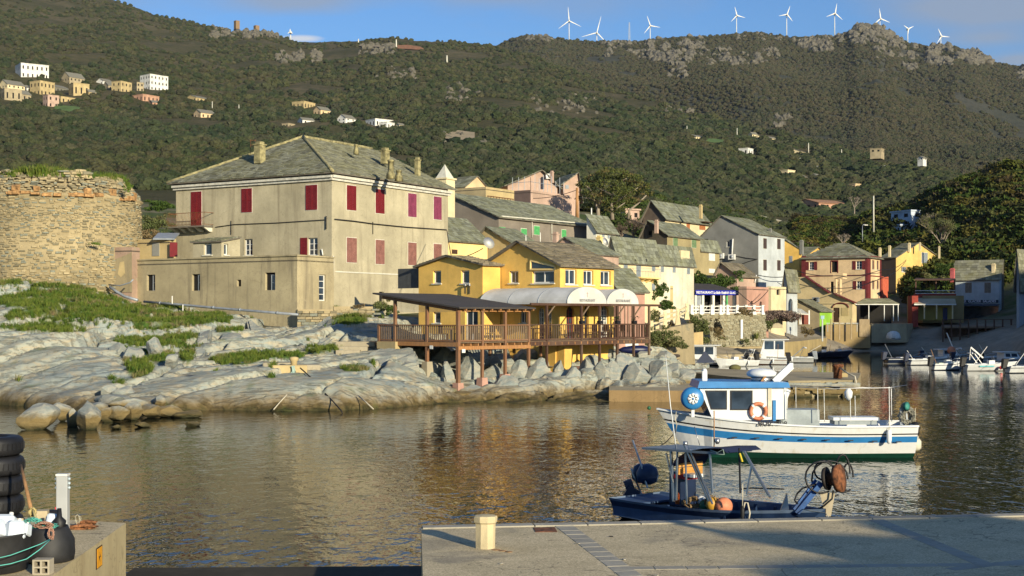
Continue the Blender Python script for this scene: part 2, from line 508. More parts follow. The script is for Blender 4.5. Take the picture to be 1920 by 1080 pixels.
# --- village ground: photo column -> knots (distance, height)
VG = {
 -700: [(88, 6), (100, 8), (120, 11), (150, 15), (180, 20), (205, 24), (240, 27), (250, 26), (285, 18)],
 0: [(88, 5), (100, 7.6), (120, 10), (150, 14), (180, 18), (205, 22), (240, 23), (250, 22), (285, 14)],
 250: [(88, 3.5), (97, 5.2), (120, 9), (150, 13), (180, 18), (205, 22), (240, 22), (250, 21), (285, 13)],
 450: [(88, 3.2), (97, 4.4), (115, 8), (150, 12), (180, 17), (205, 21), (240, 22), (250, 21), (285, 13)],
 620: [(88, 3.2), (97, 4.9), (115, 6.2), (150, 11), (180, 16), (205, 20), (240, 23), (250, 22), (285, 14)],
 800: [(84, 1.5), (92, 3.0), (112, 5.5), (150, 11), (180, 17), (205, 21), (240, 24), (250, 23), (285, 15)],
 1000: [(84, 1.6), (92, 2.4), (112, 4.6), (140, 9.5), (170, 16), (205, 21), (240, 24), (250, 23), (285, 15)],
 1150: [(86, 1.4), (93, 2.2), (112, 3.6), (140, 8), (170, 13), (205, 18), (240, 23), (250, 22), (285, 14)],
 1230: [(88, .9), (94, .8), (118, .9), (138, 4.0), (170, 9.5), (205, 14), (240, 22), (250, 21), (285, 13)],
 1300: [(95, -2), (120, -1.5), (135, .5), (142, 1.9), (170, 7), (205, 12), (240, 20), (250, 19), (285, 11)],
 1430: [(105, -2), (130, -1.5), (141, .5), (150, 2.2), (175, 4.2), (205, 7.5), (240, 16), (250, 15), (285, 7)],
 1500: [(110, -2), (135, -1.5), (158, -.3), (168, 1.5), (190, 3.4), (212, 4.6), (240, 14), (300, 22), (360, 31)],
 1600: [(120, -2), (160, -1.6), (183, -.4), (187, .6), (196, 1.6), (212, 4.0), (240, 12), (300, 22), (360, 30)],
 1700: [(120, -2), (165, -1.6), (186, -.4), (191, .8), (199, 2.6), (214, 4.2), (240, 13), (300, 26), (360, 30)],
 1800: [(120, -2), (160, -1.6), (183, -.4), (188, .9), (198, 3.2), (214, 4.2), (240, 16), (300, 32), (350, 32)],
 1900: [(120, -2), (150, -1.6), (172, -.4), (178, 1.6), (194, 4.2), (212, 7), (240, 20), (300, 36), (350, 33)],
 2050: [(100, -2), (120, -1.2), (132, .6), (145, 2), (170, 4.5), (205, 8), (240, 24), (300, 34), (350, 30)],
 2600: [(80, -2), (90, -1), (100, 1.0), (115, 6), (150, 16), (190, 24), (240, 30), (300, 34), (350, 30)],
}
_vk = sorted(VG)
def village_z(px, d):
 px = np.asarray(px, dtype=float); d = np.asarray(d, dtype=float)
 K = 9
 Dk = [np.interp(px, _vk, [VG[k][i][0] for k in _vk]) for i in range(K)]
 Zk = [np.interp(px, _vk, [VG[k][i][1] for k in _vk]) for i in range(K)]
 z = Zk[0] + 0 * d
 for i in range(K - 1):
  t = np.clip((d - Dk[i]) / (Dk[i + 1] - Dk[i]), 0, 1)
  z = np.where(d >= Dk[i], Zk[i] + (Zk[i + 1] - Zk[i]) * t, z)
 return z
def gz(px, d): return float(village_z(np.array([px]), np.array([d]))[0])
xs = np.concatenate([np.linspace(-700, 1100, 150), np.linspace(1110, 2600, 260)])
tt = np.linspace(0, 1, 220)
d0 = np.interp(xs, _vk, [VG[k][0][0] for k in _vk]); d1 = np.interp(xs, _vk, [VG[k][-1][0] for k in _vk])
dm = d0[:, None] * (d1 / d0)[:, None] ** tt[None, :]
def vz(PX, D, X):
 z = village_z(PX, D)
 return z + fbm(X / 3, D / 3, 0, 4, 9) * .12 * np.clip((D - 80) / 60, .3, 3)
oV, _, _ = polar_sheet('village_ground', xs, dm, vz, [M_VILL])
tag(oV, kind='structure')
# --- headland right of the frame (it throws the evening shade over the far beach)
def headland(name, q0, q1, s0, hw, Hq, Hh, seed):
 q = np.linspace(q0, q1, 110); sv = np.linspace(-1, 1, 60)
 Q, S = np.meshgrid(q, sv, indexing='ij')
 H = np.interp(Q, Hq, Hh)
 X = Q * .855 - (s0 + S * hw) * .52; Y = Q * .52 + (s0 + S * hw) * .855
 Z = H * (1 - np.abs(S) ** 1.6) + fbm(X / 7, Y / 7, 0, 4, seed) * np.clip(H, 0, 12) * .07 - 1.0
 i = np.arange(109)[:, None] * 60 + np.arange(59)[None, :]
 o = numesh(name, np.stack([X, Y, Z], -1).reshape(-1, 3), np.stack([i, i + 60, i + 61, i + 1], -1).reshape(-1, 4), [M_HILL], True)
 return tag(o, kind='structure')
headland('headland', 94, 330, 18, 46, [94, 99, 104, 112, 136, 141, 150, 156, 162, 168, 180, 200, 330], [0, 10, 23, 27, 31, 35.5, 37, 38.8, 39, 41, 43, 48, 60], 3)
headland('far_shade_hill', 796, 1900, 160, 260, [796, 806, 818, 832, 900, 1200, 1900], [0, 90, 205, 255, 270, 320, 380], 4)  # unseen hill added to shade the lower mountain slope at far right
# ------------------------------------------------------------------ rocky shore (detailed)
SH = {  # column -> knots: below water, waterline, face top, shelf, slope, top, back
 -400: [(66, -1.2), (72, 0), (73.2, 1.6), (79, 3.7), (84, 4.3), (92, 6.0), (101, 8.3)],
 0: [(66, -1.2), (72, 0), (73.2, 1.5), (78.5, 3.35), (84, 4.0), (92, 6.0), (101, 8.0)],
 110: [(60, -1.2), (68, 0), (70.5, 1.0), (77, 3.2), (83, 3.9), (92, 5.7), (100, 7.6)],
 210: [(56, -1.0), (64.5, .05), (68, .75), (75, 2.5), (81, 3.3), (91, 5.1), (98, 6.0)],
 265: [(58, -1.0), (65.5, 0), (68, .95), (73, 1.75), (79, 2.6), (90, 4.5), (98, 5.4)],
 400: [(61, -1.2), (67.8, 0), (68.7, 1.45), (73, 1.8), (80, 2.3), (89, 4.0), (98, 4.9)],
 520: [(61, -1.2), (67.0, 0), (68.2, 1.45), (74, 2.1), (81, 2.5), (88, 3.6), (98, 4.6)],
 640: [(61, -1.2), (67.3, 0), (68.5, 1.4), (75, 2.2), (81, 2.7), (88, 4.2), (98, 5.0)],
 740: [(63, -1.2), (69.5, 0), (70.6, 1.2), (76, 2.3), (82, 3.05), (88, 3.9), (98, 4.9)],
 800: [(65, -1.2), (72.0, 0), (72.9, .9), (76, 1.5), (80, 2.1), (86, 2.6), (97, 4.2)],
 860: [(67, -1.2), (74.5, 0), (75.0, .5), (77, .9), (80, 1.3), (86, 1.9), (96, 3.2)],
 960: [(67, -1.2), (74.8, 0), (75.4, .5), (78, .9), (82, 1.3), (87, 1.7), (96, 2.6)],
 1060: [(68, -1.2), (75.5, 0), (76.4, .4), (79, .8), (83, 1.1), (88, 1.5), (96, 2.4)],
 1140: [(70, -1.2), (76.8, 0), (77.6, .5), (80, .9), (84, 1.2), (89, 1.5), (97, 2.2)],
 1240: [(72, -1.2), (78.0, 0), (79.0, .5), (83, .8), (87, 1.0), (92, 1.2), (99, 1.4)],
 1330: [(74, -1.6), (80.0, -.6), (82.0, -.2), (86, .3), (90, .5), (96, .4), (102, .2)],
}
_sk = sorted(SH)
def shore_base(px, d):
 Dk = [np.interp(px, _sk, [SH[k][i][0] for k in _sk]) + (1.1 if i == 2 else 0) for i in range(7)]
 Zk = [np.interp(px, _sk, [SH[k][i][1] for k in _sk]) for i in range(7)]
 z = Zk[0] + 0 * d
 for i in range(6):
  t = np.clip((d - Dk[i]) / (Dk[i + 1] - Dk[i]), 0, 1)
  if i == 1: t = np.sqrt(t)
  z = np.where(d >= Dk[i], Zk[i] + (Zk[i + 1] - Zk[i]) * t, z)
 return z
GRASS = [(55, 552, 110, 24), (125, 545, 60, 22), (60, 595, 50, 12), (255, 596, 115, 26), (180, 570, 60, 20), (290, 632, 70, 26), (100, 612, 90, 10), (330, 600, 60, 22),
   (262, 690, 22, 16), (300, 660, 24, 18), (500, 668, 62, 7), (440, 676, 40, 7), (390, 600, 40, 14), (600, 657, 30, 6), (640, 590, 20, 12), (560, 640, 26, 6), (430, 620, 22, 8),
   (665, 692, 22, 4), (150, 585, 120, 10), (350, 660, 14, 20), (352, 640, 26, 12), (660, 600, 30, 8)]
def grass_mask(px, py):
 g = np.zeros(px.shape)
 for x, y, rx, ry in GRASS:
  g = np.maximum(g, 1.25 - np.sqrt(((px - x) / rx) ** 2 + ((py - y) / ry) ** 2))
 return np.clip(g * 2.2, 0, 1)
def shore_z(PX, D, X):
 z = shore_base(PX, D)
 ca, sa = math.cos(R(38)), math.sin(R(38))
 wx = X + fbm(X / 4, D / 4, 0, 4, 21) * .7; wy = D + fbm(X / 4, D / 4, 0, 4, 22) * .7
 u = (wx * ca + wy * sa) / 10.5; v = (-wx * sa + wy * ca) / 3.4
 f1, e, ha, hb, dx, dy = worley(u, v, 2, .95)
 amp = np.clip((D - 66) / 6, 0, 1)
 slab = (ha - .5) * 1.35 - dy * .75 * (hb) + dx * .5 * (ha - .4)
 crack = -np.exp(-(e / .04) ** 2) * 1.25
 f1b, eb, hab, hbb, dxb, dyb = worley(u * 2.6 + 3, v * 1.9 + 7, 5, .95)
 slab2 = (hab - .5) * .42 - dyb * .34 + dxb * .2 * (hbb - .5); crack2 = -np.exp(-(eb / .035) ** 2) * .3
 smooth_zone = np.interp(PX, [0, 200, 280, 740, 800, 1300], [.6, .7, .5, .35, 1.0, 1.1]) * np.interp(D, [66, 76, 84], [.45, .6, 1.15])
 strat = np.sin((z * 5.5 + X * .5 + fbm(X / 2, D / 2, 0, 3, 8) * 2.2)) * .03
 f3, e3, h3, _, dx3, dy3 = worley(u * 7 + fbm(X, D, 0, 2, 3) * .3, v * 4.2, 9, .95)
 fine = fbm(X * 1.6, D * 1.6, z * 1.2, 5, 40, .5) * .07 + ((h3 - .5) * .14 - dy3 * .10 - np.exp(-(e3 / .05) ** 2) * .06) * smooth_zone
 z = z + amp * ((slab * .8 + slab2) * smooth_zone + crack * .8 + crack2 * smooth_zone + strat + fine)
 g = grass_mask(PX, HY + (CZ - z) / D * F)
 for _ in range(2):
  z[1:-1] = z[1:-1] * .5 + (z[:-2] + z[2:]) * .25
 return z + g * (fbm(X * 2.2, D * 2.2, 0, 3, 50) * .10 + .02)
def shore_attr(PX, D, X, Z):
 py = HY + (CZ - Z) / D * F
 st = np.abs(np.gradient(Z, axis=1) / np.maximum(np.gradient(D, axis=1), .01))
 g = grass_mask(PX, py) + fbm(X * .9, D * .9, Z * .9, 4, 60) * .75 - np.clip(st - 1.2, 0, 1.5)
 return {'grass': np.clip(g * 2.0 - .45, 0, 1)}
m = NT('pale schist rock'); p = m.pos()
att = m.n('ShaderNodeAttribute', attribute_name='grass').outputs['Fac']
sep = m.n('ShaderNodeSeparateXYZ'); m.l(m.geo.outputs['Position'], sep.inputs[0])
big = m.noise(p, .28, 5, .6, .5); mid = m.noise(m.pos((1.2, 1.2, 4), (0, .4, .5)), .8, 8, .72, .8); fin = m.noise(p, 5, 8, .75)
c = m.mix(m.ramp(big, .38, .62), (.255, .295, .28), (.36, .37, .30))
c = m.mix(m.math('MULTIPLY', m.ramp(mid, .47, .62), .85), c, (.43, .36, .235))
longc = m.noise(m.pos((.35, 2.2, 1.6), (0, 0, R(-38))), 1.5, 6, .7, 1.2)
c = m.mix(m.math('MULTIPLY', m.ramp(longc, .60, .66), .75), c, (.11, .11, .09))
c = m.mix(m.math('MULTIPLY', m.ramp(m.noise(m.pos((.6, .6, 2), (.3, 0, .6)), 1.6, 6, .7), .55, .72), .7), c, (.25, .30, .28))
c = m.mix(m.math('MULTIPLY', m.ramp(fin, .56, .72), .5), c, (.20, .20, .17))
hh = m.math('ADD', sep.outputs[2], m.math('MULTIPLY', m.noise(p, 1.1, 5, .7), -1.3))
c = m.mix(m.ramp(hh, -.45, .35, (.95, .95, .95, 1), (0, 0, 0, 1)), c, (.20, .13, .05))
c = m.mix(m.ramp(hh, -.72, -.1, (1, 1, 1, 1), (0, 0, 0, 1)), c, (.055, .05, .018))
gn = m.noise(p, 1.8, 6, .75)
gc = m.mix(m.ramp(gn, .38, .62), (.045, .10, .014), (.11, .14, .026))
gc = m.mix(m.ramp(m.noise(p, .9, 4, .6), .52, .66), gc, (.15, .11, .065))
c = m.mix(att, c, gc)
m.col(c); m.rough(.88); m.spec(.25)
b1 = m.noise(m.pos((1, 1, 3.2), (0, .35, .6)), 1.6, 9, .72, .6)
bb = m.bump(b1, .5, .09)
m.bump(m.ramp(longc, .52, .64, (1, 1, 1, 1), (0, 0, 0, 1)), .7, .12, bb)
M_ROCK = m.mat
xs = np.arange(-420, 1332, 2.0)
tt = np.linspace(0, 1, 250)
d0 = np.interp(xs, _sk, [SH[k][0][0] for k in _sk]); d1 = np.interp(xs, _sk, [SH[k][-1][0] for k in _sk])
dm = d0[:, None] + (d1 - d0)[:, None] * tt[None, :]
oS, XS, ZS = polar_sheet('rocky_shore', xs, dm, shore_z, [M_ROCK], False, shore_attr)
tag(oS, kind='structure')
_SX, _SD, _SZ = xs, dm, ZS
def shz(px, d):
 i = int(round((px - _SX[0]) / 2.0)); i = max(0, min(len(_SX) - 1, i))
 return float(np.interp(d, _SD[i], _SZ[i]))
# ------------------------------------------------------------------ water
m = NT('harbour water');
m.col((.008, .010, .006)); m.rough(.035); m.b.inputs['IOR'].default_value = 1.333; m.spec(.5)
v1 = m.noise(m.pos((1.5, .8, 1), (0, 0, R(8))), 1.15, 3, .55, .3)
v2 = m.noise(m.pos((1.2, .7, 1), (0, 0, R(-12))), 3.6, 2, .5, .2)
v3 = m.noise(m.pos((.3, .5, 1)), .35, 2, .5)
patch = m.ramp(m.noise(m.pos((.35, 1.0, 1), (0, 0, R(6))), .06, 3, .5), .35, .65, (.45, .45, .45, 1), (1, 1, 1, 1))
sepw = m.n('ShaderNodeSeparateXYZ'); m.l(m.geo.outputs['Position'], sepw.inputs[0])
far = m.n('ShaderNodeMapRange'); m.l(sepw.outputs[1], far.inputs[0])
far.inputs[1].default_value = 26; far.inputs[2].default_value = 120; far.inputs[3].default_value = 1.45; far.inputs[4].default_value = .25
h = m.math('ADD', m.math('MULTIPLY', v1, .044), m.math('MULTIPLY', v2, .011))
h = m.math('MULTIPLY', m.math('MULTIPLY', h, patch), far.outputs[0])
h = m.math('ADD', h, m.math('MULTIPLY', v3, .02))
x = m.n('ShaderNodeBump'); x.inputs['Strength'].default_value = 1.0; x.inputs['Distance'].default_value = 1.0
m.l(h, x.inputs['Height']); m.l(x.outputs[0], m.b.inputs['Normal'])
M_WATER = m.mat
wb = MB(); wb.quad((-600, -60, 0), (600, -60, 0), (600, 330, 0), (-600, 330, 0))
tag(wb.build('harbour_water', M_WATER), kind='structure')
sb = MB(); sb.quad((-600, -60, -4), (600, -60, -4), (600, 330, -4), (-600, 330, -4))
tag(sb.build('sea_bed', M_VILL), kind='structure')
# ------------------------------------------------------------------ maquis and trees on the hills (uncountable: stuff)
def lump(seed, sub=3, flat=.8, rough=.42):
 bm = bmesh.new(); bmesh.ops.create_icosphere(bm, subdivisions=sub, radius=1.0)
 V = np.array([v.co[:] for v in bm.verts])
 n = fbm(V[:, 0] * 1.9 + seed * 3, V[:, 1] * 1.9, V[:, 2] * 1.9, 3, seed, .6)
 n2 = fbm(V[:, 0] * 5 + seed, V[:, 1] * 5, V[:, 2] * 5, 2, seed + 9, .6)
 r = 1 + rough * n + .28 * n2
 V = V * r[:, None]; V[:, 2] = V[:, 2] * flat + .35
 me = bpy.data.meshes.new('bush_form')
 for v, c_ in zip(bm.verts, V): v.co = c_
 bm.to_mesh(me); bm.free()
 return me
def bush_mat(name, cols, bumpd=.4, dens=3.0):
 m = NT(name)
 oi = m.n('ShaderNodeObjectInfo').outputs['Random']
 r_ = m.n('ShaderNodeValToRGB'); m.l(oi, r_.inputs[0]); e = r_.color_ramp.elements
 e[0].position = 0; e[0].color = cols[0] + (1,); e[1].position = 1; e[1].color = cols[-1] + (1,)
 for i, c_ in enumerate(cols[1:-1]):
  q = e.new((i + 1) / (len(cols) - 1)); q.color = c_ + (1,)
 p = m.pos(); po = m.pos(obj=True)
 f = m.noise(po, dens, 5, .75)
 c = m.mix(m.ramp(f, .35, .65), m.mix(1.0, r_.outputs[0], (.55, .55, .55), 'MULTIPLY'), m.mix(1.0, r_.outputs[0], (1.3, 1.3, 1.3), 'MULTIPLY'))
 sz = m.n('ShaderNodeSeparateXYZ'); m.l(m.geo.outputs['Position'], sz.inputs[0])
 g = m.math('ADD', m.ramp(m.noise(p, .006, 4, .6), .42, .6), m.ramp(sz.outputs[2], 120, 360), True)
 c = m.mix(m.math('MULTIPLY', g, .5), c, m.mix(1.0, c, (1.35, 1.08, .95), 'MULTIPLY'))
 m.col(c); m.rough(.95); m.spec(.08)
 m.bump(f, 1.0, bumpd)
 return m.mat
BM_A = bush_mat('maquis leaves', [(.027, .042, .020), (.038, .053, .025), (.060, .071, .033), (.050, .052, .032), (.023, .036, .019), (.074, .077, .043)])
BM_B = bush_mat('mountain scrub leaves', [(.038, .050, .028), (.052, .060, .034), (.064, .066, .040), (.058, .057, .038), (.035, .047, .027)])
def scatter(name, pts, scale, idx, forms, mat, label=None, tilt=None):
 """one object of many instanced forms (kind = stuff)"""
 me = bpy.data.meshes.new(name)
 me.vertices.add(len(pts)); me.vertices.foreach_set('co', np.asarray(pts, dtype=np.float32).ravel())
 a = me.attributes.new('sc', 'FLOAT', 'POINT'); a.data.foreach_set('value', np.asarray(scale, dtype=np.float32))
 a = me.attributes.new('ix', 'INT', 'POINT'); a.data.foreach_set('value', np.asarray(idx, dtype=np.int32))
 a = me.attributes.new('rz', 'FLOAT', 'POINT'); a.data.foreach_set('value', np.random.RandomState(3).rand(len(pts)).astype(np.float32) * 6.28)
 o = bpy.data.objects.new(name, me); COL.objects.link(o)
 cl = bpy.data.collections.new(name + '_forms')
 for k, fm in enumerate(forms):
  f_ = fm.copy() if fm.materials else fm
  f_.materials.clear(); f_.materials.append(mat)
  fo = bpy.data.objects.new('%s_form_%02d' % (name, k), f_); cl.objects.link(fo)
 ng = bpy.data.node_groups.new(name + '_scatter', 'GeometryNodeTree')
 ng.interface.new_socket('Geometry', in_out='INPUT', socket_type='NodeSocketGeometry')
 ng.interface.new_socket('Geometry', in_out='OUTPUT', socket_type='NodeSocketGeometry')
 N = ng.nodes; L = ng.links
 gi = N.new('NodeGroupInput'); go = N.new('NodeGroupOutput')
 m2p = N.new('GeometryNodeMeshToPoints'); ci = N.new('GeometryNodeCollectionInfo'); ci.inputs['Collection'].default_value = cl
 ci.inputs['Separate Children'].default_value = True; ci.inputs['Reset Children'].default_value = True
 ip = N.new('GeometryNodeInstanceOnPoints'); ip.inputs['Pick Instance'].default_value = True
 def na(nm, t):
  x = N.new('GeometryNodeInputNamedAttribute'); x.data_type = t; x.inputs['Name'].default_value = nm
  return [s_ for s_ in x.outputs if s_.enabled and s_.name == 'Attribute'][0]
 cx = N.new('ShaderNodeCombineXYZ')
 L.new(gi.outputs[0], m2p.inputs['Mesh']); L.new(m2p.outputs[0], ip.inputs['Points'])
 L.new(ci.outputs[0], ip.inputs['Instance']); L.new(na('ix', 'INT'), ip.inputs['Instance Index'])
 L.new(na('rz', 'FLOAT'), cx.inputs[2]); L.new(cx.outputs[0], ip.inputs['Rotation'])
 L.new(na('sc', 'FLOAT'), ip.inputs['Scale']); L.new(ip.outputs[0], go.inputs[0])
 md = o.modifiers.new('scatter', 'NODES'); md.node_group = ng
 o['kind'] = 'stuff'
 if label: o['label'] = label
 return o
rs = np.random.RandomState(5)
LUMPS = [lump(i, 3, .75 + .08 * (i % 3), .36 + .05 * (i % 4)) for i in range(7)]
CLEAR = []      # (px, py, rx, ry) kept free of bushes, filled by the hill houses
def sample_hill(T, D0, fn, n, x0, x1, tp=1.0):
 px = rs.uniform(x0, x1, n); t = rs.uniform(0, 1, n) ** tp
 d = D0 * (tab(T, px, 2) / D0) ** t
 z = fn(px, d)
 return px, d, z, HY + (CZ - z) / d * F
# ------------------------------------------------------------------ maquis scatter is run in scatter_hills(), after the hill houses are known
def scatter_hills():
 def keep(px, py):
  k = np.ones(len(px), dtype=bool)
  for x, y, rx, ry in CLEAR: k &= (((px - x) / rx) ** 2 + ((py - y) / ry) ** 2) > 1
  return k
 px, d, z, py = sample_hill(A_SKY, A_D0, hillA, 88000, -420, 2150, .62)
 X = (px - CX) / F * d
 bare = fbm(X / 60, d / 90, 0, 4, 71)
 up = np.clip((d - 500) / 1500, 0, 1)
 k = keep(px, py) & (bare < .36 - .20 * up) & (fbm(X / 14, d / 20, 0, 3, 72) < .5 - .2 * up)
 k &= ~((d < 330) & (px < 700) & (bare > .1))
 px, d, z, X = px[k], d[k], z[k], X[k]
 s = rs.uniform(.8, 2.6, len(d)) * (.64 + d / 2600) * np.where(rs.rand(len(d)) < .12, 1.6, 1)
 s = np.where(d > 1500, np.minimum(s, 3.4), s)
 scatter('maquis_scrub', np.stack([X, d, z - s * .1], -1), s, rs.randint(0, 7, len(d)), LUMPS, BM_A, 'dense olive green maquis bushes covering the left and middle hillside')
 px, d, z, py = sample_hill(B_SKY, B_D0, hillB, 110000, 850, 2250, .7)
 X = (px - CX) / F * d
 bare = fbm(X / 80, d / 120, 0, 4, 77)
 k = (bare < .52) & (d > 950)
 px, d, z, X = px[k], d[k], z[k], X[k]
 s = rs.uniform(1.1, 3.3, len(d)) * (.6 + d / 3600)
 scatter('mountain_scrub', np.stack([X, d, z - s * .15], -1), s, rs.randint(0, 7, len(d)), LUMPS, BM_B, 'grey brown scrub covering the mountain under the turbines')
 rk = []
 for k_ in range(5):
  bm = bmesh.new(); bmesh.ops.create_icosphere(bm, subdivisions=2, radius=1.0)
  V = np.array([v.co[:] for v in bm.verts]); n = fbm(V[:, 0] * 1.3 + k_ * 5, V[:, 1] * 1.3, V[:, 2] * 1.3, 3, 90 + k_)
  V *= (1 + .75 * n)[:, None]; V = np.round(V * 3.2) / 3.2 * .5 + V * .5
  for v, c_ in zip(bm.verts, V): v.co = c_
  me = bpy.data.meshes.new('rock_form'); bm.to_mesh(me); bm.free(); rk.append(me)
 m = NT('grey outcrop'); p = m.pos(); f = m.noise(p, .25, 6, .7)
 m.col(m.mix(m.ramp(f, .35, .65), (.09, .088, .07), (.175, .155, .12))); m.rough(.95); m.spec(.1); m.bump(f, 1, 1)
 pts = []; sc = []
 def crag(T, D0, fn, x0, x1, y0, y1, n, s0, s1):
  c = 0
  while c < n:
   px, d, z, py = sample_hill(T, D0, fn, 20000, x0, x1)
   k = (py > y0) & (py < y1) & (fbm((px) / 16, py / 7, 0, 3, int(x0)) > -.02)
   px, d, z = px[k], d[k], z[k]
   if len(px) == 0: break
   px, d, z = px[:n - c], d[:n - c], z[:n - c]
   s = rs.uniform(s0, s1, len(px))
   pts.append(np.stack([(px - CX) / F * d, d, z + s * .2], -1)); sc.append(s); c += len(px)
 for a in ((1592, 1672, 40, 70, 300, 4, 9), (1570, 1690, 66, 84, 100, 3, 7), (990, 1045, 60, 80, 50, 2, 6), (1130, 1330, 66, 112, 130, 2, 7), (1210, 1300, 80, 118, 130, 3, 8),
    (1330, 1460, 95, 125, 110, 2, 7), (1480, 1560, 66, 80, 40, 2, 6), (1380, 1470, 60, 80, 30, 2, 5), (1640, 1720, 88, 112, 60, 2, 7), (1740, 1870, 78, 122, 330, 3, 9),
    (1500, 1560, 80, 98, 70, 3, 8), (1690, 1720, 122, 138, 24, 3, 6), (1240, 1300, 120, 145, 24, 3, 6), (1450, 1480, 220, 240, 16, 2, 5), (1740, 1800, 110, 125, 30, 3, 7), (1900, 1990, 110, 150, 60, 3, 8)):
  crag(B_SKY, B_D0, hillB, *a)
 for a in ((395, 520, 50, 72, 120, 2, 5), (520, 600, 98, 118, 90, 2, 5), (670, 740, 84, 104, 70, 2, 4.5), (455, 490, 50, 68, 60, 2, 5), (840, 900, 160, 195, 40, 1.5, 3.5),
    (1000, 1120, 180, 215, 50, 1.2, 2.6), (830, 905, 250, 272, 40, 1, 2.2), (1250, 1300, 196, 212, 40, 1.2, 2.5), (700, 780, 130, 150, 36, 1.5, 3)):
  crag(A_SKY, A_D0, hillA, *a)
 pts = np.concatenate(pts); sc = np.concatenate(sc)
 scatter('rock_outcrops', pts, sc, rs.randint(0, 5, len(sc)), rk, m.mat, 'grey rocky crags breaking through the scrub along the ridges')
# ------------------------------------------------------------------ building kit
class Face:
 def __init__(s, O, u, n): s.O = Vector(O); s.u = u; s.n = n
 def s_at(s, px):
  k = (px - CX) / F
  return (k * s.O.y - s.O.x) / (s.u.x - k * s.u.y)
 def pt(s, a, z, out=0.0): return Vector((s.O.x + s.u.x * a, s.O.y + s.u.y * a, z)) + s.n * out
 def px(s, px, py, out=0.0):
  a = s.s_at(px); d = s.O.y + s.u.y * a
  return s.pt(a, ZP(py, d), out)
 def rect(s, x0, x1, y0, y1):
  """rectangle on the face from photo pixels -> s0, s1, z0, z1"""
  a, b = s.s_at(x0), s.s_at(x1)
  if a > b: a, b = b, a
  d = s.O.y + s.u.y * (a + b) / 2
  return a, b, ZP(y1, d), ZP(y0, d)
def louvre(mb, f, a, b, z0, z1, out, th=.04, slats=None):
 """one shutter leaf: frame and slats, standing proud of the face by out"""
 w = .07 if b - a > .35 else .04
 o1 = out + th
 def bx(a0, a1, c0, c1, t0, t1):
  p = [f.pt(x, z, t) for z in (c0, c1) for x, t in ((a0, t0), (a1, t0), (a1, t1), (a0, t1))]
  mb.hexa(p)
 bx(a, a + w, z0, z1, out, o1); bx(b - w, b, z0, z1, out, o1)
 bx(a + w, b - w, z0, z0 + w, out, o1 - .002); bx(a + w, b - w, z1 - w, z1, out, o1 - .002)
 zm = (z0 + z1) / 2; bx(a + w, b - w, zm - w / 2, zm + w / 2, out, o1 - .002)
 n = slats or max(5, int((z1 - z0) / .085))
 h = (z1 - z0 - 2 * w) / n
 for i in range(n):
  c = z0 + w + i * h
  mb.quad(f.pt(a + w, c, o1 - .006), f.pt(b - w, c, o1 - .006), f.pt(b - w, c + h * .95, out + .004), f.pt(a + w, c + h * .95, out + .004))
def mk_window(par, f, a, b, z0, z1, frame, nx=2, ny=1, depth=.14, arch=0.0, sill=True, pane=None, name='window', fw=.07):
 mb = MB()
 def bx(a0, a1, c0, c1, t0, t1):
  mb.hexa([f.pt(x, z, t) for z in (c0, c1) for x, t in ((a0, t0), (a1, t0), (a1, t1), (a0, t1))])
 d0, d1 = -depth - .05, -depth
 bx(a, a + fw, z0, z1, d0, d1); bx(b - fw, b, z0, z1, d0, d1)
 bx(a + fw, b - fw, z0, z0 + fw, d0, d1 - .003); bx(a + fw, b - fw, z1 - fw, z1, d0, d1 - .003)
 for i in range(1, nx):
  x = a + (b - a) * i / nx; bx(x - fw * .45, x + fw * .45, z0 + fw, z1 - fw, d0, d1 - .006)
 for i in range(1, ny):
  z = z0 + (z1 - z0) * i / ny; bx(a + fw, b - fw, z - fw * .3, z + fw * .3, d0, d1 - .009)
 w = mb.build(name, frame, par)
 g = MB(); g.quad(f.pt(a, z0, d0 + .01), f.pt(b, z0, d0 + .01), f.pt(b, z1, d0 + .01), f.pt(a, z1, d0 + .01))
 g.local = False
 go = g.build('pane', pane or GLASS, w)
 if sill:
  sm = MB(); sm.hexa([f.pt(x, z, t) for z in (z0 - .07, z0 + .004) for x, t in ((a - .08, -depth), (b + .08, -depth), (b + .08, .09), (a - .08, .09))])
  sm.build('sill', CREAMW, w)
 return w
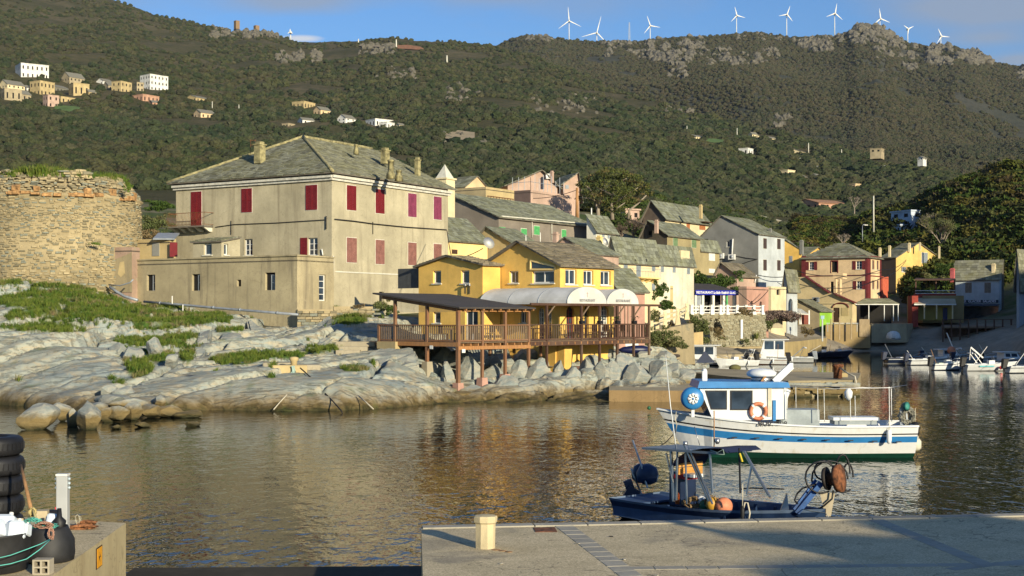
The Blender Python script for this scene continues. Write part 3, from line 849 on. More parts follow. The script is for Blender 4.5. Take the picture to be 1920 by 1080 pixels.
def roof_tiles(mb, poly, ups, row=.34, wid=.46, seed=0, th=.035):
 """slates on a planar roof polygon: rows across the slope, each slate its own thin lifted slab"""
 r = random.Random(seed)
 P0 = [Vector(p) for p in poly]
 n = (P0[1] - P0[0]).cross(P0[2] - P0[0]).normalized()
 if n.z < 0: n = -n
 up = Vector((0, 0, 1)) - n * n.z
 if up.length < 1e-4: up = Vector(ups)
 up.normalize(); e = up.cross(n).normalized()
 o = P0[0]
 q = [((p - o).dot(e), (p - o).dot(up)) for p in P0]
 v0 = min(t[1] for t in q); v1 = max(t[1] for t in q)
 def span(v):
  xs_ = []
  for i in range(len(q)):
   (a, b), (c, d) = q[i], q[(i + 1) % len(q)]
   if (b - v) * (d - v) < 0: xs_.append(a + (c - a) * (v - b) / (d - b))
  return (min(xs_), max(xs_)) if len(xs_) >= 2 else None
 nr = max(1, int(round((v1 - v0) / row))); rh = (v1 - v0) / nr
 for i in range(nr):
  v = v0 + i * rh; sp = span(v + rh * .5)
  if not sp: continue
  x = sp[0] - r.uniform(0, .1)
  while x < sp[1]:
   w = wid * r.uniform(.6, 1.5); x2 = min(x + w, sp[1] + .03)
   l0 = r.uniform(.02, .05) + th; l1 = r.uniform(0, .015); dv = r.uniform(-.04, .04)
   a = o + e * (x + .01) + up * (v - .02 + dv); b = o + e * (x2 - .01) + up * (v - .02 + dv + r.uniform(-.02, .02))
   c = o + e * (x2 - .01) + up * (v + rh * 1.12); d = o + e * (x + .01) + up * (v + rh * 1.12)
   p = [a + n * l0, b + n * l0, c + n * (l1 + .012), d + n * (l1 + .012), a + n * .0, b + n * .0]
   mb.add(p, [(0, 1, 2, 3), (4, 5, 1, 0), (5, 2, 1), (4, 0, 3)])
   x = x2
 return mb
def B(name, label, C, ang, L, R_, base, eave, wall, roof=None, wins=(), cat='house', group=None, walls2=None, over=.35, cornice=None, trim=None, deep=None, roofmat=None, ext=3.0, Lb=None, La=None, rowh=None):
 """building from its near corner: C=(px, distance), ang = direction of the right face in degrees, L / R_ = columns of the far left / right edges"""
 cx, d = C
 O = Vector((XP(cx, d), d, 0))
 ua, ub = unit(ang), unit(ang + 90)
 fr = Face(O, ua, -ub); fl = Face(O, ub, -ua)
 La = La or fr.s_at(R_); Lb = Lb or fl.s_at(L)
 zb = ZP(base, d); ze = ZP(eave, d)
 T = thing(name, label, cat, (O.x, O.y, zb), group)
 T_loc = O + ua * 0
 def W(a, b, z): return Vector((O.x + ua.x * a + ub.x * b, O.y + ua.y * a + ub.y * b, z))
 roof = roof or dict(k='flat')
 k = roof['k']; rise = roof.get('rise', 1.6); r = roof.get('r', .5); ax = roof.get('ax', 'a')
 zr = ze + rise
 zlo = zb - ext
 ra, rb = [(0, zlo), (La, zlo), (La, ze), (0, ze)], [(0, zlo), (Lb, zlo), (Lb, ze), (0, ze)]
 back = roof.get('ze2', ze)     # height of the eave on the far side (asymmetric roofs)
 h0, h1 = roof.get('h0', 0), roof.get('h1', 0)
 if k == 'gable':
  if ax == 'a':
   rb = [(0, zlo), (Lb, zlo), (Lb, back)] + ([(Lb * r, zr)] if 0 < r < 1 and not h0 else []) + [(0, ze)]
   if r >= 1: rb = [(0, zlo), (Lb, zlo), (Lb, zr), (0, ze)]
  else:
   ra = [(0, zlo), (La, zlo), (La, back)] + ([(La * r, zr)] if 0 < r < 1 and not h0 else []) + [(0, ze)]
   if r >= 1: ra = [(0, zlo), (La, zlo), (La, zr), (0, ze)]
 holesR, holesL = [], []
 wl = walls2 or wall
 items = []
 for w in wins:
  f = fr if w[0] == 'R' else fl
  a, b, z0, z1 = f.rect(*w[1:5]); kd = w[5]; opt = w[6] if len(w) > 6 else {}
  items.append((f, a, b, z0, z1, kd, opt))
  if kd in ('G', 'O', 'D', 'H', 'A'):
   lp = [(a, z0), (b, z0), (b, z1), (a, z1)]
   if kd == 'A' or opt.get('arch'):
    zc = z1 - (b - a) / 2; cxm = (a + b) / 2; rr_ = (b - a) / 2
    lp = [(a, z0), (b, z0)] + [(cxm + rr_ * math.cos(t), zc + rr_ * math.sin(t)) for t in [math.pi * i / 10 for i in range(11)]]
   (holesR if f is fr else holesL).append((lp, opt.get('dp', .22)))
 def wallmesh(f, outline, holes, mat, nm='wall'):
  mb = MB()
  mb.poly([f.pt(a, z) for a, z in outline], [[f.pt(a, z) for a, z in h] for h, _ in holes], f.n)
  for h, dp in holes:
   n = len(h)
   for i in range(n):
    a, b = h[i], h[(i + 1) % n]
    mb.quad(f.pt(*a), f.pt(*b), f.pt(b[0], b[1], -dp), f.pt(a[0], a[1], -dp))
  return mb.build(nm, mat, T)
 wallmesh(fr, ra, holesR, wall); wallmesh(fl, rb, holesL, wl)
 mb = MB()
 f3 = Face(W(0, Lb, 0), ua, ub); f4 = Face(W(La, 0, 0), ub, ua)
 mb.poly([f3.pt(a, min(z, back) if k == 'gable' and ax == 'a' and r < 1 else (zr if (k == 'gable' and ax == 'a' and z > zlo) else z)) for a, z in ra] if len(ra) == 4 else [f3.pt(a, z) for a, z in ra], (), f3.n)
 mb.poly([f4.pt(a, z) for a, z in rb] if not (k == 'gable' and ax == 'b') else [f4.pt(a, z) for a, z in ((0, zlo), (Lb, zlo), (Lb, zr if r >= 1 else back), (0, zr if r >= 1 else back))], (), f4.n)
 mb.build('rear_wall', wall, T)
 for f, a, b, z0, z1, kd, o in items:
  c = o.get('c', WHITE)
  if kd == 'S':
   mid = (a + b) / 2
   sur = MB(); sur.hexa([f.pt(x, z, t) for z in (z0 - .05, z1 + .05) for x, t in ((a - .05, 0.0), (b + .05, 0.0), (b + .05, .012), (a - .05, .012))])
   sur.build('window_surround', o.get('sur', CREAMW), T)
   for i, (x0, x1) in enumerate(((a, mid - .012), (mid + .012, b))):
    if o.get('ajar') and i == 1:
     pass
    mbb = MB(); louvre(mbb, f, x0, x1, z0, z1, .015); s_ = mbb.build('shutter', c, T)
  elif kd == 'G':
   mk_window(T, f, a, b, z0, z1, c, o.get('nx', 2), o.get('ny', 1), sill=o.get('sill', True), fw=o.get('fw', .07), depth=o.get('depth', .14), name=o.get('name', 'window'))
  elif kd == 'A':
   mk_window(T, f, a, b, z0, z1, c, o.get('nx', 2), o.get('ny', 4), sill=False, fw=.07, depth=.16, name='arched_door')
  elif kd == 'O':
   mk_window(T, f, a, b, z0, z1, c, o.get('nx', 2), o.get('ny', 3))
   sw = o.get('sw', (b - a) * .5)
   for side in o.get('sides', 'lr'):
    x0, x1 = (a - sw - .03, a - .03) if side == ('l' if f is fr else 'r') else (b + .03, b + sw + .03)
    mbb = MB(); louvre(mbb, f, x0, x1, z0 - .03, z1 + .03, .02); mbb.build('shutter', o.get('c2', WHITE), T)
  elif kd == 'D':
   g = MB(); g.quad(f.pt(a, z0, -.21), f.pt(b, z0, -.21), f.pt(b, z1, -.21), f.pt(a, z1, -.21)); g.build('dark_opening', DARK, T)
  elif kd == 'H':
   g = MB()
   def bx(a0, a1, c0, c1, t0, t1, g=g, f=f): g.hexa([f.pt(x, z, t) for z in (c0, c1) for x, t in ((a0, t0), (a1, t0), (a1, t1), (a0, t1))])
   bx(a, b, z0, z1, -.2, -.12)
   for i in range(3):
    zz = z0 + (z1 - z0) * (i + .1) / 3; bx(a + .1, b - .1, zz, zz + (z1 - z0) * .25, -.12, -.09)
   g.build('door', c, T)
   kn = MB(); kn.box(f.pt(b - .1, (z0 + z1) / 2, -.07), (.05, .05, .12), f.u); kn.build('door_handle', STEEL, T)
  elif kd == 'P':      # flat panel, proud
   g = MB(); g.hexa([f.pt(x, z, t) for z in (z0, z1) for x, t in ((a, 0.0), (b, 0.0), (b, .05), (a, .05))]); g.build(o.get('name', 'panel'), c, T)
  elif kd == 'F':      # frame, proud trim around the area
   g = MB(); w_ = o.get('w', .12)
   for aa, bb_, c0, c1 in ((a - w_, a, z0 - w_, z1 + w_), (b, b + w_, z0 - w_, z1 + w_), (a, b, z1, z1 + w_)):
    g.hexa([f.pt(x, z, t) for z in (c0, c1) for x, t in ((aa, 0.0), (bb_, 0.0), (bb_, .04), (aa, .04))])
   g.build('door_surround', c, T)
 rm = roofmat or LAUZE
 rt = MB(); under = MB()
 if k == 'gable':
  ov = over
  def plane(pts, i):
   under.slab(pts, .09)
   roof_tiles(rt, [Vector(p) + Vector((0, 0, .0)) for p in pts], ub, seed=i + int(cx), row=rowh or (.32 if d < 125 else .40 if d < 170 else .5), wid=.40 if d < 125 else .46 if d < 170 else .6)
  if ax == 'a':
   wr = Lb * r
   s1 = rise / max(wr, .01); z_e = ze - ov * s1
   if r < 1:
    s2 = (zr - back) / (Lb - wr); z_b = back - ov * s2
   e0, e1 = -ov * (1 if not h0 else 1), La + ov
   hs = ov
   plane([W(e0, -ov, z_e), W(e1, -ov, z_e), W(La - h1 + (ov if not h1 else 0), wr, zr), W(h0 - (ov if not h0 else 0), wr, zr)], 1)
   if r < 1:
    plane([W(e0, Lb + ov, z_b), W(e1, Lb + ov, z_b), W(La - h1 + (ov if not h1 else 0), wr, zr), W(h0 - (ov if not h0 else 0), wr, zr)], 2)
    if h0: plane([W(e0, -ov, z_e), W(e0, Lb + ov, z_b), W(h0, wr, zr)], 3)
    if h1: plane([W(e1, -ov, z_e), W(e1, Lb + ov, z_b), W(La - h1, wr, zr)], 4)
  else:
   wr = La * r
   s1 = rise / max(wr, .01); z_e = ze - ov * s1
   if r < 1:
    s2 = (zr - back) / (La - wr); z_b = back - ov * s2
   e0, e1 = -ov, Lb + ov
   plane([W(-ov, e0, z_e), W(-ov, e1, z_e), W(wr, Lb - h1 + (ov if not h1 else 0), zr), W(wr, h0 - (ov if not h0 else 0), zr)], 1)
   if r < 1:
    plane([W(La + ov, e0, z_b), W(La + ov, e1, z_b), W(wr, Lb - h1 + (ov if not h1 else 0), zr), W(wr, h0 - (ov if not h0 else 0), zr)], 2)
    if h0: plane([W(-ov, e0, z_e), W(La + ov, e0, z_b), W(wr, h0, zr)], 3)
    if h1: plane([W(-ov, e1, z_e), W(La + ov, e1, z_b), W(wr, Lb - h1, zr)], 4)
  ru = under.build('roof', roof.get('um', UNDER), T)
  ts = rt.build('roof_slates', rm, ru); ts['kind'] = 'stuff'
  if roof.get('cap'):
   cm = MB()
   a0_, a1_ = (W(h0, wr, zr + .08), W(La - h1, wr, zr + .08)) if ax == 'a' else (W(wr, h0, zr + .08), W(wr, Lb - h1, zr + .08))
   cm.tube([a0_ + (a1_ - a0_) * t / 8 + Vector((0, 0, rnd.uniform(-.02, .02))) for t in range(9)], .13, 6)
   if h0 and ax == 'a':
    for q in (W(-ov, -ov, z_e + .05), W(-ov, Lb + ov, z_b + .05)):
     cm.tube([W(h0, wr, zr + .08) + (q - W(h0, wr, zr + .08)) * t / 8 for t in range(9)], .13, 6)
   cm.build('ridge_mortar', MORTAR, ru)
 else:
  fm = MB(); fm.slab([W(0, 0, ze - .25), W(La, 0, ze - .25), W(La, Lb, ze - .25), W(0, Lb, ze - .25)], .1); fm.build('flat_roof', UNDER, T)
 if cornice:
  cmb = MB(); q = .18
  for (p0, p1, n_) in ((W(-q, 0, 0), W(La + q, 0, 0), fr.n), (W(0, -q, 0), W(0, Lb + q, 0), fl.n)):
   for dz, o_ in ((.66, .16), (.48, .32)):
    a_ = p0 + n_ * o_ * .5; b_ = p1 + n_ * o_ * .5
    cmb.bar(Vector((a_.x, a_.y, ze - dz)), Vector((b_.x, b_.y, ze - dz)), o_, .19)
  cmb.build('cornice', cornice, T)
 T_info = dict(T=T, fr=fr, fl=fl, W=W, La=La, Lb=Lb, zb=zb, ze=ze, zr=zr, O=O, ua=ua, ub=ub)
 return T_info
def chimney(par, px, yt, yb, w, d, mat, style=0, name='chimney'):
 b = P(px, yb, d); t = P(px, yt, d); s = w * d / F
 mb = MB(); h = t.z - b.z
 if style == 0:
  mb.box((b.x, b.y, (b.z + t.z) / 2 - .3), (s, s, h + .6), unit(56))
  mb.box((b.x, b.y, t.z + .03), (s * 1.25, s * 1.25, .09), unit(56))
  mb.box((b.x, b.y, t.z + .17), (s * .8, s * .8, .16), unit(56))
 elif style == 1:   # broad foot, slim shaft
  mb.lathe((b.x, b.y, b.z - .4), [(s * .56, 0), (s * .5, .4), (s * .36, .5), (s * .33, h + .15), (s * .4, h + .17), (s * .4, h + .27), (s * .3, h + .3)], 4, u=unit(20))
 else:
  mb.lathe((b.x, b.y, b.z - .4), [(s * .5, 0), (s * .5, h + .2), (s * .62, h + .22), (s * .55, h + .4)], 6)
 return mb.build(name, mat, par)
LAUZE = lauze('lauze slates', (.20, .20, .15), (.20, .19, .07))
LAUZE_G = lauze('green grey slates', (.19, .20, .155), (.19, .19, .075), .45)
LAUZE_B = lauze('brown slates', (.20, .17, .12), (.16, .14, .07), .4)
UNDER = plain('roof underside', (.16, .14, .11), .9)
MORTAR = plain('lichen mortar', (.34, .30, .15), .95, var=.3)
def rock_mesh(seed, sub=3, sx=1, sy=1, sz=1, ang=.55):
 bm = bmesh.new(); bmesh.ops.create_icosphere(bm, subdivisions=sub, radius=1.0)
 V = np.array([v.co[:] for v in bm.verts])
 r_ = random.Random(seed)
 for i in range(13):
  n = np.array([r_.uniform(-1, 1), r_.uniform(-1, 1), r_.uniform(-.6, 1)]); n /= np.linalg.norm(n)
  h = r_.uniform(.52, .82); dd = V @ n
  V = V - np.outer(np.clip(dd - h, 0, None), n)
 k = fbm(V[:, 0] * 2.2 + seed, V[:, 1] * 2.2, V[:, 2] * 2.2, 4, seed, .6)
 V = V * (1 + k * .12)[:, None]
 V = V * np.array([sx, sy, sz])
 for v, c_ in zip(bm.verts, V): v.co = c_
 me = bpy.data.meshes.new('boulder'); bm.to_mesh(me); bm.free()
 me.materials.append(M_BOULD)
 return me
m = NT('boulder schist'); p = m.pos()
sep = m.n('ShaderNodeSeparateXYZ'); m.l(m.geo.outputs['Position'], sep.inputs[0])
mid = m.noise(m.pos((1, 1, 2.6), (0, .5, .5)), 1.6, 8, .7, .8); fin = m.noise(p, 7, 7, .75)
c = m.mix(m.ramp(mid, .4, .62), (.23, .26, .245), (.37, .35, .28))
c = m.mix(m.math('MULTIPLY', m.ramp(fin, .54, .7), .5), c, (.16, .17, .14))
hh = m.math('ADD', sep.outputs[2], m.math('MULTIPLY', m.noise(p, 1.5, 5, .7), -.5))
c = m.mix(m.ramp(hh, .22, .48, (.9, .9, .9, 1), (0, 0, 0, 1)), c, (.19, .13, .04))
c = m.mix(m.ramp(hh, -.24, .06, (1, 1, 1, 1), (0, 0, 0, 1)), c, (.035, .035, .014))
m.col(c); m.rough(.85); m.spec(.3); m.bump(mid, .9, .1)
M_BOULD = m.mat
def boulder(px, py, d, w, h, seed, label, group=None, dark=False, zb=None, name='boulder', mat=None, rz=None, sub=3):
 """boulder whose middle stands at pixel (px, py), w x h pixels"""
 sx = w * d / F / 2; sz = h * d / F / 2
 me = rock_mesh(seed, sub, sx * 1.35, sx * 1.15, sz * 1.4)
 if mat: me.materials[0] = mat
 o = bpy.data.objects.new(name, me); COL.objects.link(o)
 o.location = P(px, py, d); o.rotation_euler = (0, 0, rz if rz is not None else 0)
 return tag(o, label, 'boulder', group)
def text_obj(body, size, mat, parent, loc, rot, name='lettering', ext=.004, align='CENTER', shear=0, sx=1.0):
 cu = bpy.data.curves.new(name, 'FONT'); cu.body = body; cu.size = size; cu.align_x = align; cu.align_y = 'CENTER'; cu.extrude = ext; cu.offset = size * .02; cu.shear = shear; cu.resolution_u = 3
 t_ = bpy.data.objects.new(name, cu); me = bpy.data.meshes.new_from_object(t_)
 bpy.data.objects.remove(t_)
 me.materials.clear(); me.materials.append(mat)
 o = bpy.data.objects.new(name, me); COL.objects.link(o); o.parent = parent
 o.location = Vector(loc) - worldloc(parent) if parent else loc
 o.rotation_euler = rot; o.scale = (sx, 1, 1)
 return o
# ------------------------------------------------------------------ colours of the village
TAUPE = plaster('taupe render', (.46, .41, .28), .9, streak=.8)
TERR = plaster('terrace render', (.40, .34, .21), 1.0, (.13, .11, .08), patch=(.33, .28, .18), streak=1.1)
YEL = plaster('ochre yellow paint', (.84, .53, .14), .3)
YELP = plaster('pale yellow paint', (.80, .60, .26), .25)
YELO = plaster('weathered yellow', (.72, .50, .17), .5)
GREY = plaster('grey brown cement', (.25, .215, .175), .35)
GREYC = plaster('grey cement', (.24, .24, .22), .3)
OLIVE = plaster('olive render', (.36, .30, .16), .45)
BEIGE = plaster('beige render', (.50, .39, .20), .4)
PINK = plaster('pink paint', (.51, .36, .28), .6)
PINKD = plaster('salmon pink paint', (.50, .29, .22), .6)
PINKR = plaster('old pink render', (.40, .28, .21), .8, (.15, .12, .09), patch=(.33, .28, .19))
CREAM = plaster('cream paint', (.74, .62, .38), .35)
WHITEW = plaster('white limewash', (.72, .70, .60), .35)
PALEB = plaster('pale blue grey paint', (.50, .54, .55), .3)
PEACH = plaster('peach paint', (.72, .53, .31), .5)
RED = plain('oxblood trim', (.15, .024, .026), .6)
STONE = plaster('rubble stone wall', (.34, .28, .17), .9, (.12, .11, .08), patch=(.22, .2, .14))
S_RED = plain('red shutters', (.18, .014, .018), .55, var=.1)
S_PINK = plain('faded pink shutters', (.28, .125, .10), .75, var=.15)
S_PUR = plain('plum shutters', (.25, .05, .10), .55)
S_GRN = plain('green shutters', (.10, .42, .14), .55)
S_GR2 = plain('sage shutters', (.17, .26, .13), .6)
S_BLU = plain('blue grey shutters', (.26, .30, .33), .6)
S_BRN = plain('brown shutters', (.075, .05, .045), .6)
BROWND = plain('dark brown door', (.07, .035, .02), .6)
# ---------------- the large customs house
H = B('mansion', 'large taupe three-storey house with red shutters and a hipped slate roof, behind the rocks', (622, 98), 58.7, 330, 840, 582, 318, TAUPE,
 dict(k='gable', ax='a', rise=3.5, r=.5, h0=6.0, h1=0, cap=True),
 [('R', 650, 667, 348, 394, 'S', dict(c=S_RED)), ('R', 704, 720, 355, 400, 'S', dict(c=S_RED)), ('R', 765, 780, 363, 406.5, 'S', dict(c=S_PUR)), ('R', 813, 827, 369, 411.5, 'S', dict(c=S_PUR)),
 ('R', 650, 668, 446, 492, 'S', dict(c=S_PINK)), ('R', 704, 720, 450, 495, 'S', dict(c=S_PINK)), ('R', 765, 780, 455, 497, 'S', dict(c=S_PINK)), ('R', 813, 827, 457.5, 499, 'S', dict(c=S_PINK)),
 ('R', 711, 720, 547, 568, 'D'),
 ('L', 359, 378, 359.5, 424.5, 'S', dict(c=S_RED)), ('L', 453.5, 472.5, 353.5, 398, 'S', dict(c=S_RED)), ('L', 574, 595, 347, 393.5, 'S', dict(c=S_RED)),
 ('L', 458, 473.5, 448, 479, 'G', dict(nx=2, ny=3)), ('L', 577, 595.5, 446, 479, 'O', dict(c2=S_RED, sides='l', sw=.62, ny=3))],
 cornice=plain('white cornice', (.62, .60, .52), .7, var=.15), over=.5)
T = H['T']
for a in ((487, 272, 292, 15, 104), (722, 283, 293, 12, 108), (783, 301, 316, 8, 110)): chimney(T, *a, MORTAR)
chimney(T, 733, 297, 325, 17, 100, MORTAR, 1); chimney(T, 748, 316, 330, 15, 101, MORTAR, 1); chimney(T, 668, 268, 280, 10, 106, MORTAR, 1)
ae = MB(); d_ = 105
for x in (470, 479): ae.bar(P(x, 262, d_), P(x, 292, d_), .03)
for y in (263, 272, 281): ae.bar(P(470, y, d_), P(479, y, d_), .025)
ae.build('rooftop_antenna', RUST, T)
fl = H['fl']; a0, a1, z0, z1 = fl.rect(332, 400, 401, 425)
bl = MB(); bl.hexa([fl.pt(x, z, t) for z in (z0 - .12, z0) for x, t in ((a0, 0), (a1, 0), (a1, 1.0), (a0, 1.0))])
bo = bl.build('balcony_slab', UNDER, T)
for i in range(5):
 x = a0 + .2 + (a1 - a0 - .4) * i / 4
 c_ = MB(); c_.hexa([fl.pt(x + q, z, t) for z, q1 in ((z0 - .45, .3), (z0 - .12, .95)) for q, t in ((-.09, 0), (.09, 0), (.09, q1), (-.09, q1))]); c_.build('corbel', CREAMW, bo)
rl = MB()
rl.bar(fl.pt(a0, z1, .97), fl.pt(a1, z1, .97), .04); rl.bar(fl.pt(a0, z0 + .08, .97), fl.pt(a1, z0 + .08, .97), .03)
for x in (a0, a1): rl.bar(fl.pt(x, z1, 0), fl.pt(x, z1, .97), .04); rl.bar(fl.pt(x, z0 + .08, 0), fl.pt(x, z0 + .08, .97), .03)
rlo = rl.build('balcony_railing', RUST, T)
me = None
for i in range(27):
 x = a0 + (a1 - a0) * i / 26
 bm_ = LMB();
 if me is None:
  bm_.tube([(0, 0, 0), (fl.n.x * .10, fl.n.y * .10, .25), (fl.n.x * .02, fl.n.y * .02, .6), (0, 0, z1 - z0 - .08)], .014, 4); o = bm_.build('baluster', RUST, rlo); me = o.data
 else:
  o = bpy.data.objects.new('baluster', me); COL.objects.link(o); o.parent = rlo
 o.location = fl.pt(x, z0 + .08, .97) - worldloc(rlo)
fr = H['fr']
p0, p1 = fr.px(632, 508), fr.px(783, 516)
for (f, xa, ya, xb, yb_, h) in ((fr, 628, 336, 838, 362, .05), (fl, 335, 352, 620, 336, .05), (fr, 628, 509, 838, 519, .09)):
 q0 = f.px(xa, ya); q1 = f.px(xb, yb_); zz = (q0.z + q1.z) / 2
 sc_ = MB(); sc_.bar(Vector((q0.x, q0.y, zz)) + f.n * .02, Vector((q1.x, q1.y, zz)) + f.n * .02, .05, h); sc_.build('string_course', CREAMW, T)
wr = MB(); wr.tube([fl.px(405, 426, .06), fl.px(440, 421, .06), fl.px(520, 418, .06), fl.px(612, 412, .08)], .03, 4)
wr.tube([fr.px(626, 411, .08), fr.px(664, 415, .07), fr.px(700, 420, .06), fr.px(760, 426, .06), fr.px(836, 431, .06)], .045, 4)
wr.tube([fl.px(613, 405, .1), fl.px(613, 430, .1)], .04, 4); wr.tube([fr.px(698, 416, .06), fr.px(698, 439, .06)], .025, 4); wr.tube([fl.px(434, 414, .05), fl.px(434, 440, .05)], .025, 4)
wr.build('cable', BLACK, T)
dp = MB(); dp.tube([fl.px(605, 467, .1), fl.px(607, 479, .1)], .05, 6); dp.build('vent_pipe', WHITE, T); dp = MB(); dp.tube([fr.px(623.5, 480, .08), fr.px(623.5, 516, .08)], .05, 6); dp.build('drain_pipe', WHITE, T)
G1 = B('terrace_building', 'low rough rendered terrace block with slit windows below the mansion', (557, 92), 58.7, 247, 626, 615, 480, TERR, dict(k='flat'),
 [('L', 275, 291, 515, 545, 'D', dict(dp=.5)), ('L', 360, 375, 514, 545, 'D', dict(dp=.5)), ('L', 444, 452, 524.5, 537, 'D', dict(dp=.4)), ('L', 497, 516, 511, 544, 'D', dict(dp=.5)),
 ('R', 598, 611, 515, 564, 'G', dict(nx=1, ny=4, sill=False))], cat='building')
T = G1['T']; f = G1['fl']
for x in (275, 360, 497):                      # narrow casements on the shaded side of each slit
 a, b, z0, z1 = f.rect(x + 9, x + 16, 515, 545); mk_window(T, f, a, b, z0, z1, GALV, 1, 2, depth=.12, sill=False, fw=.04)
cp = MB(); W = G1['W']; ze = G1['ze']
cp.slab([W(-.1, -.1, ze + .1), W(-.1, G1['Lb'], ze + .1), W(.35, G1['Lb'], ze + .1), W(.35, -.1, ze + .1)], .1); cp.slab([W(.36, -.1, ze + .1), W(G1['La'], -.1, ze + .1), W(G1['La'], .3, ze + .1), W(.36, .3, ze + .1)], .1)
cp.build('coping', TERR, T)
B('terrace_annex', 'small grey annex with blue-framed window against the mansion wall', (415, 96.2), 58.7, 362, 450, 486, 451, TAUPE, dict(k='gable', ax='b', rise=.35, r=1.0),
 [('L', 382, 397, 457, 478, 'G', dict(nx=1)), ('R', 420, 428, 457, 478, 'G', dict(nx=1))], cat='annex', over=.15)
B('courtyard_wall_house', 'low cream courtyard wall with a bricked-up niche, left of the mansion', (318, 101), 62, 243, 330, 487, 447, BEIGE, dict(k='flat'), [('L', 286, 299, 455, 480, 'P', dict(c=GREYC, name='niche'))], cat='wall')
o = thing('courtyard_door', 'red wooden courtyard door beside the cream wall', 'door', P(325, 482, 101))
mb = MB(); mb.box(P(325.5, 468, 100.6), (.55, .08, 1.05)); mb.build('door_leaf', S_RED, o); mb = MB(); mb.box(P(312, 443, 102), (1.6, 2.5, .12), Vector((1, .1, 0)), Vector((.25, -.2, 1))); mb.build('canopy', GALV, o)
G2 = B('ruined_outbuilding', 'crumbling pink outbuilding with barred window beside the round tower', (247, 99.2), 70, 143, 262, 545, 463, PINKR, dict(k='flat'),
 [('L', 186, 197, 477, 501, 'D')], cat='outbuilding')
f = G2['fl']; T = G2['T']; mb = MB()
a, b, z0, z1 = f.rect(186, 197, 477, 501)
for i in range(4): mb.bar(f.pt(a + (b - a) * (i + .5) / 4, z0, -.05), f.pt(a + (b - a) * (i + .5) / 4, z1, -.05), .025)
mb.build('window_bars', GALV, T)
mb = MB(); mb.poly([f.px(x, y, .06) for x, y in ((214, 487), (238, 478), (248, 472), (249, 548), (200, 548), (150, 546), (148, 528), (196, 520), (214, 508))]); mb.build('exposed_rubble', STONE, T)
mb = MB(); mb.poly([f.px(x, y, .09) for x, y in ((226, 492), (234, 490), (236, 512), (228, 520), (222, 514))]); mb.build('old_render', BEIGE, T); mb = MB(); mb.poly([f.px(x, y, .09) for x, y in ((152, 512), (170, 510), (172, 540), (160, 546), (150, 530))]); mb.build('old_render', BEIGE, T)
# ---------------- round tower
m = NT('tower stone'); p = m.pos()
isl = m.n('ShaderNodeNewGeometry').outputs['Random Per Island']
oi = m.n('ShaderNodeObjectInfo').outputs['Random']
rr = m.math('FRACT', m.math('ADD', isl, m.math('MULTIPLY', oi, 7.3)))
c = m.mix(rr, (.20, .18, .12), (.46, .375, .22))
c = m.mix(m.ramp(m.math('FRACT', m.math('MULTIPLY', rr, 5.7)), .72, .78), c, (.24, .25, .20))
c = m.mix(m.math('MULTIPLY', m.ramp(m.noise(p, 3, 6, .7), .45, .7), .5), c, (.17, .14, .08))
m.col(c); m.rough(.95); m.spec(.1); m.bump(m.noise(p, 7, 7, .75), .9, .06); M_TOW = m.mat
m = NT('retaining stone'); p = m.pos(); rr = m.math('FRACT', m.math('ADD', m.n('ShaderNodeNewGeometry').outputs['Random Per Island'], m.math('MULTIPLY', m.n('ShaderNodeObjectInfo').outputs['Random'], 7.3)))
m.col(m.mix(m.ramp(m.noise(p, 2, 6, .7), .35, .65), m.mix(rr, (.16, .16, .11), (.36, .34, .24)), m.mix(rr, (.24, .20, .12), (.30, .28, .19)))); m.rough(.95); m.bump(m.noise(p, 8, 6, .7), .8, .05); M_RET = m.mat
M_MORT = plaster('tower mortar', (.40, .325, .19), .8, (.15, .12, .07))
M_ORST = plain('orange lichen stone', (.42, .24, .10), .95, var=.35, sc=4)
TD, TXC = 103.0, XP(108, 103.0)
TR = 6.15
def tower_r(z):       # slightly battered, broken cornice near the top
 t = (z - 7.2) / 8.3
 return TR * (1.045 - .05 * min(max(t, 0), 1))
ztop, zcor, zbot = ZP(322, 97), ZP(364, 97), ZP(520, 97) - 1.2
TW = thing('round_tower', 'ruined round stone watchtower with grass on top, at the left edge', 'tower', (TXC, TD, zbot))
mb = MB(); nn = 72
prof = [(zbot, tower_r(zbot)), (9.5, tower_r(9.5)), (zcor - .15, tower_r(zcor)), (zcor, tower_r(zcor) + .18), (zcor + .2, tower_r(zcor) - .1), (zcor + .8, tower_r(zcor) - .75), (ztop - .5, tower_r(zcor) - 1.15), (ztop - .15, tower_r(zcor) - 1.9), (ztop - .1, .1)]
mb.lathe((TXC, TD, 0), [(r_ - .12, z_) for z_, r_ in prof], nn); mb.build('tower_core', M_MORT, TW)
small = MB(); big_me = []
rq = random.Random(12)
def stone(mb, th, z, w, h, r_, out):
 """irregular flat stone on the tower surface"""
 u = Vector((-math.sin(th), math.cos(th), 0)); n_ = Vector((math.cos(th), math.sin(th), 0)); c_ = Vector((TXC, TD, z)) + n_ * r_
 p_ = []
 for t_, s_ in ((-.12, 1.08), (out, rq.uniform(.72, .95))):
  for a_, b_ in ((-1, -1), (1, -1), (1, 1), (-1, 1)):
   p_.append(c_ + u * a_ * w / 2 * s_ * rq.uniform(.85, 1.1) + Vector((0, 0, b_ * h / 2 * s_ * rq.uniform(.75, 1.15))) + n_ * (t_ + rq.uniform(-.015, .02)))
 mb.hexa(p_)
z = zbot; cnt = 0
